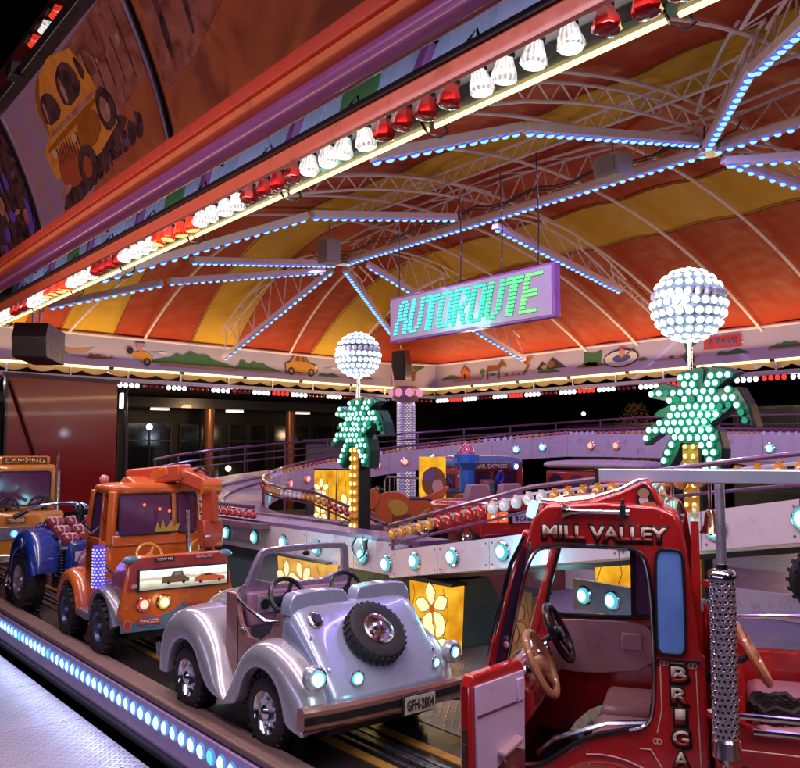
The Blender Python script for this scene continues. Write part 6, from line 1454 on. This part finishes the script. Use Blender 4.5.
mo = thing('toy_motorbike', 'orange sporty motorbike with black tyres behind the smaller palm', 'ride motorbike', W(10.35, 7.9, .35), R(48))
wheel(mo, -.52, 0, .20, .11, -1, tread=18); wheel(mo, .50, 0, .23, .15, -1, tread=18); 
MOR = mat('bike_orange', (.55, .10, .02), .25, coat=.8); MYE = mat('bike_yellow', (.55, .33, .04), .3, coat=.6)
b = MB(); b.prism(smooth_loop([(-.64, .50), (-.56, .66), (-.42, .80), (-.34, .78), (-.30, .60), (-.36, .50), (-.46, .46)], 1), lambda x, z, d: Vector((x, -.12 + d, z)), .24); b.build('front_fairing', MOR, mo, bevel=.05)
b = MB(); b.prism(smooth_loop([(-.42, .66), (-.22, .74), (.02, .74), (.16, .62), (.44, .64), (.40, .50), (.18, .34), (-.06, .26), (-.28, .30), (-.38, .46)], 1), lambda x, z, d: Vector((x, -.10 + d, z)), .20); b.build('side_fairing', MOR, mo, bevel=.04)
b = MB(); b.prism(smooth_loop([(-.20, .60), (-.02, .64), (.12, .54), (.10, .42), (-.10, .38)], 1), lambda x, z, d: Vector((x, -.108 + d, z)), .216); b.build('yellow_flash', MYE, mo)
b = MB(); b.prism(smooth_loop([(.12, .54), (.16, .62), (.50, .72), (.68, .84), (.72, .80), (.60, .62), (.36, .52)], 1), lambda x, z, d: Vector((x, -.08 + d, z)), .16); b.build('tail_fairing', MOR, mo, bevel=.03)
b = MB(); b.tube([(-.30, 0, .55), (0, 0, .40), (.50, 0, .25)], .035, 8); b.build('frame', BLKPL, mo)
b = MB(); b.prism(arc_pts(.50, .23, .30, 150, 10, 11) + arc_pts(.50, .23, .245, 10, 150, 11), lambda x, z, d: Vector((x, -.10 + d, z)), .20); b.build('rear_guard', MYE, mo, bevel=.01)
b = MB(); b.prism(arc_pts(-.52, .20, .27, 160, 30, 9) + arc_pts(-.52, .20, .225, 30, 160, 9), lambda x, z, d: Vector((x, -.08 + d, z)), .16); b.build('front_guard', MOR, mo, bevel=.01)
b = MB(); b.box((.02, 0, .34), (.34, .20, .22)); b.build('engine', STEEL, mo, bevel=.03)
b = MB(); b.tube([(-.52, -.09, .2), (-.42, -.09, .6), (-.36, -.05, .74)], .02, 6); b.tube([(-.52, .09, .2), (-.42, .09, .6), (-.36, .05, .74)], .02, 6); b.build('fork', CHROME, mo)
b = MB(); b.tube([(-.30, -.26, .76), (-.36, -.1, .80), (-.36, .1, .80), (-.30, .26, .76)], .016, 6); b.build('handlebar', BLKPL, mo)
b = MB(); b.tube([(.0, -.13, .24), (.3, -.15, .22), (.62, -.16, .42)], .035, 8); b.build('exhaust', CHROME, mo)
b = MB(); b.box((.28, 0, .63), (.34, .20, .06)); b.build('seat', mat('seat_black', (.03, .02, .03), .4), mo, bevel=.02)
b = MB(); b.tube([(0, .1, .3), (0, .3, 0)], .03, 6); b.build('stand', STEEL, mo)

lo = thing('toy_steam_engine', 'blue chimney steam engine with a red dome and brass spoked wheel on the island', 'ride engine', W(10.25, 9.1, .42), R(15)); lo.scale = (.85, .85, 1.0)
b = MB(); b.lathe([(.13, .55), (.15, .60), (.15, .98), (.20, 1.04), (.23, 1.08), (.23, 1.20), (.19, 1.22)], 20); b.build('chimney', mat('chimney_blue', (.02, .14, .55), .25, coat=.8), lo)
b = MB(); b.ball((0, 0, 1.22), .16, 18, 10, (1, 1, .95)); dm = b.build('dome', mat('dome_red', (.45, .08, .14), .2, coat=.9), lo)
b = MB()
for k in range(24): a = k * 2.4; zz = .02 + .12 * (k / 24); b.ball((.15 * math.cos(a) * (1 - k / 30), .15 * math.sin(a) * (1 - k / 30), 1.24 + zz), .018, 6, 4)
b.build('dome_stud', mat('stud_pink', (.8, .5, .6), .3), dm, kind='stuff')
b = MB(); b.cyl((-.7, 0, .45), (.25, 0, .45), .24, n=20); b.build('boiler', mat('boiler_black', (.04, .03, .05), .3, .5), lo)
b = MB(); b.lathe([(.25, 0), (.25, .04), (.2, .06), (.0001, .08)], 20, axis='X'); b.build('smokebox_door', GOLD, lo, loc=(.25, 0, .45))
for (x, y, r_) in ((.15, -.34, .30), (-.45, -.34, .22)):
    b = MB(); b.tube([(x + r_ * math.cos(2 * PI * k / 24), y, r_ + r_ * math.sin(2 * PI * k / 24)) for k in range(24)], .035, 8, closed=True); b.cyl((x, y - .05, r_), (x, y + .05, r_), .06)
    for k in range(10): a = 2 * PI * k / 10; b.tube([(x, y, r_), (x + r_ * math.cos(a), y, r_ + r_ * math.sin(a))], .012, 5)
    b.build('spoked_wheel', mat('wheel_brass', (.42, .20, .06), .35, .3, coat=.4), lo)
b = MB(); b.cyl((.25, .30, .5), (.25, .30, .82), .13, n=16); br = b.build('barrel', mat('barrel_teal', (.04, .20, .18), .35), lo)
for z in (.55, .66, .78): b = MB(); b.lathe([(.133, z - .015), (.137, z), (.133, z + .015)], 16, (.25, .30, 0)); b.build('hoop', PC['red'], br)
for k in range(3):
    b = MB(); b.tube([(.30 + .02 * k, .62 + .10 * math.cos(2 * PI * q / 16), .78 + .04 * k + .09 * math.sin(2 * PI * q / 16)) for q in range(16)], .016, 6, closed=True); b.build('blue_coil', mat('coil_blue', (.03, .05, .5), .25, coat=.6), lo)
pp = thing('picture_panel', 'glowing yellow panel printed with a round brown figure left of the steam engine', 'panel', W(10.62, 8.72, .42), R(20))
b = MB(); b.box((0, 0, .60), (.46, .06, 1.15)); b.build('panel', M_LANT, pp, bevel=.01)
for c, pts in (('brn', ell(.05, .78, .22, .24, 18)), ('pink', ell(.12, .72, .10, .11, 14)), ('pur', ell(-.03, .88, .12, .10, 12)), ('tan', ell(.16, .64, .07, .06, 10))):
    b = MB(); k_ = list(PC).index(c); b.prism(pts, lambda x, z, d: Vector((x, -.032 - d - .0006 * k_, z)), .001); b.build('printed_shape', PC[c], pp, smooth=False)

# right side island pieces seen beyond the fire truck
ls = thing('low_step_band', 'low white step band behind the fire truck at the right', 'step', W(3.2, 8.6, 0), R(4))
b = MB(); b.box((-1, 0, .13), (7, .06, .26)); b.build('band', PANELW, ls)
b = MB(); b.box((-1, .8, .24), (7, 1.6, .03)); b.build('tread_plate', M_DECKPL, ls)
sc_ = thing('stack_chair', 'black and grey empty chair behind the exhaust of the fire truck', 'chair', W(4.55, 9.25, .25), R(30))
b = MB(); b.box((0, 0, .42), (.46, .46, .05)); b.build('seat', BLACK, sc_, bevel=.02)
b = MB(); b.box((0, .22, .72), (.44, .05, .40)); b.build('backrest', mat('chair_back', (.05, .06, .07), .5), sc_, bevel=.03)
for x in (-.2, .2):
    for y in (-.2, .2): b = MB(); b.cyl((x, y, 0), (x, y, .42), .015); b.build('leg', mat('chair_grey', (.35, .33, .38), .4), sc_)
m2 = thing('police_motorbike', 'red and blue motorbike with a black tyre cut by the right edge', 'ride motorbike', W(4.05, 8.35, .26), R(60))
wheel(m2, -.35, 0, .25, .13, -1, tread=18); wheel(m2, .6, 0, .25, .13, -1)
b = MB(); b.prism([(-.5, .5), (-.3, .66), (0, .62), (.3, .5), (.7, .55), (.6, .35), (0, .22), (-.2, .4)], lambda x, z, d: Vector((x, -.11 + d, z)), .22); b.build('fairing', CR, m2, bevel=.04)
b = MB(); b.box((-.25, 0, .72), (.22, .24, .12)); b.build('windshield', mat('bus_blue', (.12, .22, .38), .3, coat=.6), m2, bevel=.03)
lampdisc(m2, (-.18, 0, .80), .04, [E_BL, E_BL2])
b = MB(); b.prism(ell(0, .45, .07, .07), lambda x, z, d: Vector((x, -.115 - d, z)), .004); nb = b.build('number_disc', PC['org'], m2); text('4', (.05, .08), WHITE, nb, (0, -.121, .45), (R(90), 0, 0), depth=.001)
b = MB(); b.tube([(0, .1, .3), (0, .3, 0)], .03, 6); b.build('stand', STEEL, m2)
wb = thing('inner_lamp_band', 'short white band with cyan lamps seen through the fire truck window', 'girder', W(4.35, 5.6, .42), R(-3))
b = MB(); b.box((0, 0, .10), (1.3, .05, .24)); b.build('band', PANELW, wb)
for k in range(4): lamp_on(wb, Vector((-.52 + k * .3, -.027, .10)), Vector((0, -1, 0)), D_CY, .9)

# ---------------------------------------------------------------- red fire truck, nearest vehicle at the right
ft = thing('toy_fire_truck', 'glossy red fire truck lettered MILL VALLEY with its cab door swung open', 'ride truck', W(2.4075, 2.976), R(34)); ft.scale = (.93, 1, 1)
TR = TRUCKRED
YN = -.55; YF = .42
wheel(ft, -.02, -.46, .25, .17, -1); wheel(ft, -.02, .36, .25, .17, 1); wheel(ft, 1.35, -.46, .25, .17, -1); wheel(ft, 1.35, .36, .25, .17, 1)
outer = [(-.56, .30), (-.50, .62), (-.455, .82), (-.375, 1.12), (-.300, 1.38), (-.272, 1.45), (-.22, 1.495), (.0, 1.51), (.20, 1.50), (.265, 1.475), (.295, 1.42), (.325, 1.20), (.345, 1.00), (.36, .98), (.37, .60), (.38, .30)] + arc_pts(-.02, .25, .31, 10, 170, 11)
openg = smooth_loop([(-.43, .56), (-.41, .80), (-.345, 1.10), (-.285, 1.33), (-.20, 1.352), (.0, 1.354), (.14, 1.352), (.172, 1.25), (.182, 1.0), (.172, .78), (.14, .735), (.05, .715), (-.08, .68), (-.20, .60), (-.27, .555)], 2)
b = prism_hole(outer, [openg], lambda x, z, d: Vector((x, YN + d, z)), .05); b.build('cab_side', TR, ft, bevel=.012)
b = MB(); b.tube([(x, YN - .002, z) for x, z in openg], .009, 6, closed=True); b.build('door_seal', BLACK, ft)
b = MB(); b.tube([(x, YN - .012, z) for x, z in openg if z > .72], .005, 5); b.build('chrome_edge', CHROME, ft)
openf = smooth_loop([(-.40, .95), (-.335, 1.20), (-.29, 1.33), (-.1, 1.345), (.14, 1.34), (.17, 1.2), (.175, .97), (.12, .945), (-.3, .935)], 2)
b = prism_hole(outer, [openf], lambda x, z, d: Vector((x, YF - .05 + d, z)), .05); b.build('cab_side', TR, ft, bevel=.012)
b = MB(); b.tube([(x, YF - .055, z) for x, z in openf], .010, 6, closed=True); b.build('door_seal', BLACK, ft)
b = MB(); b.prism([(.04, .945), (.04, 1.34), (.15, 1.34), (.17, .96)], lambda x, z, d: Vector((x, YF - .045 + d, z)), .006); b.build('side_window', mat('pane_mauve', (.17, .09, .19), .12, coat=.5), ft)
b = MB(); b.box((.035, YF - .045, 1.14), (.018, .02, .41)); b.build('window_bar', BLACK, ft)
# roof, rear wall, front wall, floor
b = MB(); rx = [(-.29, 1.40), (-.272, 1.45), (-.22, 1.492), (.0, 1.507), (.20, 1.497), (.265, 1.472), (.292, 1.42)]
b.grid([[(x, y, z + .018 * (1 - (2 * (y - YN) / (YF - YN) - 1) ** 2)) for x, z in rx] for y in [YN + .02 + (YF - YN - .04) * i / 8 for i in range(9)]]); o = b.build('roof', TR, ft); so = o.modifiers.new('t', 'SOLIDIFY'); so.thickness = .03
b = MB(); b.box((.335, (YN + YF) / 2, .95), (.03, YF - YN - .06, 1.0)); b.build('rear_wall', TR, ft)
b = MB(); b.prism([(-.55, .32), (-.50, .62), (-.455, .82), (-.425, .82), (-.46, .62), (-.50, .32)], lambda x, z, d: Vector((x, YN + .03 + d, z)), YF - YN - .06); b.build('front_wall', TR, ft)
b = MB(); b.box((-.02, -.06, .40), (.80, .84, .04)); b.build('floor_pan', mat('floor_navy', (.012, .014, .035), .35), ft)
b = MB(); b.prism([(-.45, .86), (-.285, 1.40), (-.278, 1.40), (-.44, .86)], lambda x, z, d: Vector((x, YN + .05 + d, z)), YF - YN - .1); b.build('windscreen', M_CLEAR, ft)
for y in (YN + .03, YF - .03): b = MB(); b.bar((-.455, y, .84), (-.292, y, 1.40), .05, .05); b.build('pillar', TR, ft, bevel=.012)
b = MB(); b.prism(smooth_loop([(-.432, .87), (-.415, .87), (-.375, 1.02), (-.315, 1.25), (-.300, 1.34), (-.315, 1.345), (-.365, 1.18), (-.42, .98)], 1), lambda x, z, d: Vector((x, YN - .004 + d, z)), .008); b.build('quarter_window', DGLASS, ft)
b = MB(); b.tube([(-.400, YN - .006, .88), (-.36, YN - .006, 1.03), (-.30, YN - .006, 1.27), (-.287, YN - .006, 1.36)], .007, 5); b.build('pillar_trim', CHROME, ft)
for x, z in ((-.395, .985), (-.30, 1.30), (-.41, .87)): b = MB(); b.cyl((x + .012, YN - .012, z), (x + .012, YN, z), .012, n=12); b.build('rivet', CHROME, ft)
# pane behind the cab door, its uneven blue reflection put into the colour
bw_ = smooth_loop([(.192, .995), (.190, 1.05), (.190, 1.30), (.200, 1.35), (.25, 1.352), (.288, 1.345), (.292, 1.28), (.296, 1.05), (.290, .995), (.25, .99)], 1)
b = MB(); b.prism(bw_, lambda x, z, d: Vector((x, YN - .006 + d, z)), .012); bwo = b.build('rear_quarter_window', mat('pane_reflect_blue', (.16, .32, .92), .10, coat=.8, var=.45, scale=7), ft)
b = MB(); b.tube([(x, YN - .006, z) for x, z in bw_], .006, 6, closed=True); b.build('seal', BLACK, bwo)
b = MB(); b.box((.26, YN - .004, .972), (.17, .012, .006)); b.build('panel_gap', BLACK, ft)
# roof crest with horn and picture badge
b = MB(); cr1 = [(-.27, 1.46), (-.25, 1.51), (-.17, 1.500), (-.06, 1.512), (.06, 1.548), (.13, 1.582), (.165, 1.588), (.19, 1.56), (.235, 1.47)]
b.prism(cr1, lambda x, z, d: Vector((x, YN + .06 + d, z)), .62); crest = b.build('roof_crest', TR, ft, bevel=.012)
b = MB(); b.tube([(-.25, YN + .05, 1.515), (-.17, YN + .05, 1.508), (-.06, YN + .05, 1.52), (.06, YN + .05, 1.556), (.13, YN + .05, 1.59), (.165, YN + .05, 1.594)], .006, 5); b.build('crest_trim', CHROME, crest)
b = MB(); b.prism([(.118, 1.485), (.125, 1.555), (.150, 1.575), (.168, 1.565), (.212, 1.485)], lambda x, z, d: Vector((x, YN + .052 + d, z)), .006); pb = b.build('badge_panel', BLACK, crest)
for c, pts in (('tan', ell(.150, 1.545, .022, .018, 12)), ('wht', ell(.150, 1.52, .018, .018, 12)), ('org', ell(.170, 1.503, .028, .012, 12)), ('blk', ell(.143, 1.527, .005, .005, 8)), ('blk', ell(.156, 1.527, .005, .005, 8)), ('red', ell(.160, 1.51, .010, .006, 8))):
    b = MB(); k_ = 1 + list(PC).index(c); b.prism(pts, lambda x, z, d: Vector((x, YN + .051 - d - .0004 * k_, z)), .001); b.build('printed_shape', PC[c], pb, smooth=False)
b = MB(); prh = [(.026, 0), (.030, .004), (.018, .02), (.011, .04), (.008, .09), (.008, .235), (.012, .24), (.012, .255), (.0001, .258)]; b.lathe(prh, 16, axis='X'); hn = b.build('air_horn', CHROME, crest, loc=(-.155, YN - .012, 1.478))
b = MB(); b.box((.075, YN - .005, 1.483), (.022, .05, .045)); b.box((.075, YN - .005, 1.51), (.012, .03, .03)); b.build('horn_bracket', BLACK, crest, bevel=.003)
b = MB(); b.box((0, 0, 0), (.035, .05, .065)); b.build('marker_lamp', glow('marker_cyan', (.55, .85, 1), 1.4), ft, loc=(-.282, YN + .035, 1.48), rot=(0, R(18), 0), bevel=.01)
# lettering
CREAM2 = bpy.data.materials.new('letter_cream_red'); CREAM2.use_nodes = True; nt = CREAM2.node_tree; n = nt.nodes; tc = n.new('ShaderNodeTexCoord'); sx = n.new('ShaderNodeSeparateXYZ'); cr = n.new('ShaderNodeValToRGB'); mr = n.new('ShaderNodeMapRange'); mr.inputs[1].default_value = -.025; mr.inputs[2].default_value = .025
cr.color_ramp.elements[0].position = .30; cr.color_ramp.elements[0].color = (.55, .05, .03, 1); cr.color_ramp.elements[1].position = .40; cr.color_ramp.elements[1].color = (.85, .66, .50, 1)
nt.links.new(tc.outputs['Object'], sx.inputs[0]); nt.links.new(sx.outputs[1], mr.inputs[0]); nt.links.new(mr.outputs[0], cr.inputs[0]); nt.links.new(cr.outputs[0], n['Principled BSDF'].inputs['Base Color'])
def sign_word(body, x, z, w, h, y=YN - .001):
    text(body, (w + .020, h + .022), mat('halo_black', (.006, .003, .004), .7), ft, (x + .002, y - .0005, z - .002), (R(90), 0, 0), fat=.085, depth=.001)
    text(body, (w, h), CREAM2, ft, (x, y - .003, z), (R(90), 0, 0), fat=.03, depth=.0015)
    return
sign_word('MILL VALLEY', .0, 1.402, .47, .048)
M_RL = mat('dark_red_letter', (.5, .03, .02), .4)
for i, ch in enumerate('BRIGADE'): sign_word(ch, .268, .925 - .072 * i, .036 if ch == 'I' else .058, .052)
PIN = mat('pinstripe', (.70, .50, .38), .4)
def pin(pts, r=.0028):
    b = MB(); b.tube([(x, YN - .001, z) for x, z in pts], r, 5); b.build('pinstripe', PIN, ft)
pin([(.200, .945), (.203, .80), (.185, .72)]); pin([(.328, .94), (.338, .62)]); pin([(.235, .962), (.285, .962)])
pin([(.20, .60), (.16, .66), (.12, .66)])
for x, z in ((.208, .958), (.31, .956), (.178, .69)):
    for k in range(2): pin([(x + .009 * math.cos(a / 6 * 2 * PI) + .013 * k, z + .009 * math.sin(a / 6 * 2 * PI)) for a in range(7)], .0018)
# golden wheel arch
b = MB(); b.grid([[(-.02 + r_ * math.cos(R(a)), y, .25 + r_ * math.sin(R(a))) for a in range(5, 176, 8)] for y, r_ in ((YN + .02, .335), (YN - .03, .345), (YN - .055, .335), (YN - .058, .300), (YN - .04, .285), (YN + .02, .283))]); b.build('wheel_arch', mat('arch_gold', (.52, .25, .10), .2, .8, coat=.6), ft)
pin([(-.02 + .375 * math.cos(R(a)), .25 + .375 * math.sin(R(a))) for a in range(35, 100, 8)], .003)
# cab interior
b = MB(); b.prism([(-.44, .66), (-.45, .84), (-.38, .87), (-.30, .80), (-.29, .72), (-.36, .64)], lambda x, z, d: Vector((x, YN + .07 + d, z)), .80); dsh = b.build('dashboard', mat('dash_red', (.32, .012, .02), .25, coat=.8), ft, bevel=.015)
for k in range(4): b = MB(); b.cyl((-.335, -.40 + k * .16, .845), (-.325, -.40 + k * .16, .85), .03, n=12); b.build('gauge', CHROME, dsh)
steering(ft, (-.285, -.34, .875), .125, TAN, 62, TAN); steering(ft, (-.29, .14, .90), .125, BLKPL, 62, CHROME)
for y in (-.28, .16):
    b = MB(); b.box((.04, y, .60), (.26, .36, .09)); b.build('seat', PINKSEAT, ft, bevel=.03)
    b = MB(); b.box((.20, y, .76), (.08, .36, .30), (0, R(8), 0)); b.build('seat_back', PINKSEAT, ft, bevel=.03)
b = MB(); b.box((.10, -.06, .50), (.40, .84, .16)); b.build('seat_base', mat('dash_red', (.32, .012, .02), .25), ft, bevel=.02)
b = MB(); b.prism(smooth_loop([(-.36, .70), (-.36, .90), (-.30, .925), (.08, .925), (.13, .88), (.13, .72), (-.2, .68)], 1), lambda x, z, d: Vector((x, YF - .075 + d, z)), .02); fd = b.build('door_trim', mat('trim_pink', (.60, .36, .40), .4, coat=.2), ft, bevel=.006)
b = MB(); b.box((.03, YF - .085, .84), (.10, .02, .08)); b.build('door_pocket', mat('trim_pink', (.46, .28, .34), .4), fd, bevel=.01)
b = MB(); b.tube([(-.27, YN + .02, .60), (-.20, YN + .01, .66), (.0, YN, .735), (.15, YN, .75)], .010, 7); b.build('sill_rail', CHROME, ft)
# open door, hinged at the front
dr = bpy.data.objects.new('open_door', None); COL.objects.link(dr); dr.parent = ft; dr.location = (-.345, YN - .02, .012); dr.rotation_euler = (0, 0, R(-113)); dr.scale = (.90, 1, 1)
b = MB(); b.prism([(0, .44), (0, .90), (.03, .935), (.36, .935), (.385, .90), (.385, .44)], lambda x, z, d: Vector((x, d, z)), .045); b.build('door_skin', TR, dr, bevel=.008)
M_DT = mat('door_lilac', (.78, .58, .84), .35, coat=.3)
b = MB(); b.prism([(.02, .62), (.02, .90), (.36, .90), (.35, .56), (.25, .585), (.12, .65)], lambda x, z, d: Vector((x, .045 + d, z)), .010); b.build('door_lining', M_DT, dr, bevel=.003)
b = MB(); b.prism([(.02, .46), (.02, .62), (.12, .65), (.25, .585), (.35, .56), (.36, .46)], lambda x, z, d: Vector((x, .045 + d, z)), .008); b.build('lining_reflection', mat('door_maroon', (.18, .03, .06), .3, coat=.5), dr)  # reflection low on the door lining, put in as a maroon shape
b = MB(); b.box((.15, .07, .665), (.14, .04, .018), (0, R(12), 0)); b.build('arm_rest', mat('rest_pink', (.56, .36, .40), .35), dr, bevel=.006)
b = MB(); b.box((.06, .06, .84), (.05, .012, .08)); b.build('latch_pocket', M_DT, dr, bevel=.004)
b = MB(); b.box((.20, .058, .80), (.30, .004, .006)); b.build('groove', mat('door_maroon', (.18, .03, .06), .3), dr)
b = MB(); b.box((.386, .022, .70), (.006, .025, .12)); lk = b.build('lock_plate', mat('lock_bronze', (.25, .13, .06), .3, .8), dr)
b = MB(); b.box((.390, .022, .70), (.006, .010, .03)); b.build('lock_bolt', CHROME, lk)
# perforated exhaust
ex = bpy.data.objects.new('exhaust_stack', None); COL.objects.link(ex); ex.parent = ft; ex.location = (.425, -.63, 0)
b = MB(); b.cyl((0, 0, .745), (0, 0, 1.275), .0435, n=32); b.build('heat_shield', mat('shield_steel', (.66, .58, .64), .34, .75, var=.06), ex)
b = MB(); b.lathe([(.044, 1.268), (.050, 1.272), (.050, 1.286), (.044, 1.295), (.034, 1.30), (.022, 1.302), (.022, 1.318), (.018, 1.32)], 24); b.build('top_collar', CHROME, ex)
b = MB(); b.lathe([(.020, .665), (.034, .68), (.050, .69), (.050, .742), (.044, .75)], 24); b.build('bottom_collar', CHROME, ex)
b = MB(); b.cyl((0, 0, 1.31), (0, 0, 1.585), .0175, n=20); b.build('pipe', mat('pipe_chrome', (.72, .66, .78), .26, .8), ex)
b = MB(); b.cyl((0, 0, .30), (0, 0, .67), .018, n=20); b.build('lower_pipe', CHROME, ex)
b = MB()
for k in range(26):
    z = .762 + k * .0198
    for j in range(14):
        a = 2 * PI * (j + .5 * (k % 2)) / 14; n = Vector((math.cos(a), math.sin(a), 0)); y = Vector((-n.y, n.x, 0)); c = n * .0438 + Vector((0, 0, z)); up = Vector((0, 0, 1))
        rg_ = [[c + n * h + (y * math.cos(q * PI / 4) + up * math.sin(q * PI / 4)) * r_ for q in range(8)] for r_, h in ((.0086, 0), (.0074, .0022), (.0056, .0012))]
        b.grid([r_ + [r_[0]] for r_ in rg_], mi=0)
        b.add(rg_[2], [tuple(range(8))], 1)
b.build('perforation', [mat('hole_rim', (.70, .60, .64), .25, 1.0), mat('hole_black', (.004, .004, .005), .6)], ex, kind='stuff', smooth=False)
for z in (.80, 1.24): b = MB(); b.bar((0, .02, z), (-.06, .10, z), .03, .02); b.build('clamp', TR, ex)
# chrome ladder over the roof
ld = bpy.data.objects.new('roof_ladder', None); COL.objects.link(ld); ld.parent = ft; ld.location = (0, 0, 0)
M_BR = mat('brushed_chrome', (.72, .76, .84), .34, .85, var=.08, scale=3)
b = MB(); b.box((.86, -.33, 1.602), (1.80, .045, .052)); b.build('ladder_rail', M_BR, ld, bevel=.005)
b = MB(); b.box((-.045, -.33, 1.602), (.012, .047, .056)); b.build('end_cap', BLACK, ld)
b = MB(); b.box((1.12, .14, 1.595), (1.75, .045, .052)); b.build('ladder_rail', M_BR, ld, bevel=.005)
for k in range(6): b = MB(); b.cyl((.30 + k * .26, -.33, 1.60), (.30 + k * .26, .14, 1.595), .016, n=14); b.build('rung', M_BR, ld)
for x, y in ((.10, .20), (.12, -.20), (1.3, .2), (1.3, -.2)): b = MB(); b.cyl((x, y, 1.30 if x > .5 else 1.46), (x, y, 1.58), .018, n=16); b.build('post', CHROME, ld)
for x, y, z in ((.235, .17, 1.43), (.40, .17, 1.405)):
    b = MB(); b.lathe([(.050, -.055), (.046, -.048), (.030, -.02), (.026, .02), (.018, .04), (.0001, .046)], 20); bl = b.build('bell', mat('bell_bronze', (.55, .34, .22), .2, 1.0), ft, loc=(x, y, z))
    b = MB(); b.cyl((0, 0, .04), (0, 0, 1.575 - z), .008); b.build('bell_hanger', CHROME, bl)
    b = MB(); b.ball((0, 0, -.055), .012, 8, 6); b.build('clapper', GOLD, bl)
# open rear tub with seats
b = MB(); b.prism([(.385, .32), (.385, .90), (.40, .94), (.43, .84), (.48, .775), (.56, .745), (.80, .735), (1.75, .735), (1.75, .32)] + arc_pts(1.35, .25, .30, 10, 170, 9), lambda x, z, d: Vector((x, YN + .02 + d, z)), .05); b.build('tub_side', TR, ft, bevel=.012)
b = MB(); b.prism([(.36, .32), (.36, 1.04), (.44, .92), (.56, .84), (1.75, .84), (1.75, .32)], lambda x, z, d: Vector((x, YF - .06 + d, z)), .05); b.build('tub_side', TR, ft, bevel=.012)
b = MB(); b.box((1.05, -.06, .42), (1.4, .84, .05)); b.build('tub_floor', mat('floor_navy', (.012, .014, .035), .35), ft)
b = MB(); b.box((.70, -.08, .68), (.34, .74, .12)); b.build('tub_seat', mat('seat_pinkred', (.50, .22, .26), .35, coat=.3), ft, bevel=.04)
b = MB(); b.prism([(.80, .55), (.80, .90), (.83, 1.00), (.88, 1.03), (.94, 1.0), (.96, .55)], lambda x, z, d: Vector((x, -.48 + d, z)), .82); b.build('tub_backrest', TR, ft, bevel=.03)
b = MB(); b.prism([(.395, .60), (.395, .98), (.45, 1.0), (.50, .90), (.50, .60)], lambda x, z, d: Vector((x, -.46 + d, z)), .80); b.build('rear_dash', TR, ft, bevel=.02)
steering(ft, (.545, -.16, .93), .12, TAN, 60, TAN)
for z, x1 in ((.800, 1.7), (.752, 1.7)):
    b = MB(); b.tube([(.43 if z > .78 else .52, YN + .005, z), (x1, YN + .005, z)], .011, 8); b.build('hand_rail', CHROME, ft)
b = MB(); b.box((.425, YN + .003, .80), (.035, .02, .035)); b.cyl((.425, YN - .012, .80), (.425, YN, .80), .010, n=10); b.build('rail_mount', mat('mount_violet', (.2, .15, .45), .25, .6), ft)
b = MB(); b.tube([(.50, .30, .985), (.86, .32, 1.0), (1.6, .32, 1.0)], .010, 8); b.build('hand_rail', CHROME, ft)
pin([(.46, .69), (.80, .685), (1.6, .685)]); pin([(.43, .66), (.43, .45)])
for k in range(2): pin([(.435 + .009 * math.cos(a / 6 * 2 * PI) + .013 * k, .685 + .009 * math.sin(a / 6 * 2 * PI)) for a in range(7)], .0018)
sign_word('MILL V', .62, .60, .26, .045, YN + .018)
b = MB()
for k in range(7): b.tube([(.62 + .10 * math.cos(2 * PI * q / 18 + k) , -.30 + .11 * math.sin(2 * PI * q / 18 + k), .752 + .006 * k + .012 * math.sin(q * 1.9 + k)) for q in range(18)], .012, 5, closed=True)
b.build('rolled_net', mat('net_black', (.02, .018, .02), .7), ft, kind='stuff')
# mirror and front chrome
b = MB(); b.tube([(-.45, YN, .84), (-.455, YN - .02, .92), (-.41, YN - .03, 1.10), (-.36, YN - .02, 1.28), (-.31, YN + .01, 1.38)], .009, 7); b.build('mirror_arm', CHROME, ft)
b = MB(); b.box((-.60, -.06, .34), (.08, .98, .12)); b.build('front_bumper', CHROME, ft, bevel=.02)
for y in (-.40, .28): lampdisc(ft, (-.56, y, .56), .06, [CLEARCAP, CLEARCAP])
b = MB(); b.box((.5, -.06, .30), (2.2, .74, .10)); b.build('chassis', BLACK, ft)
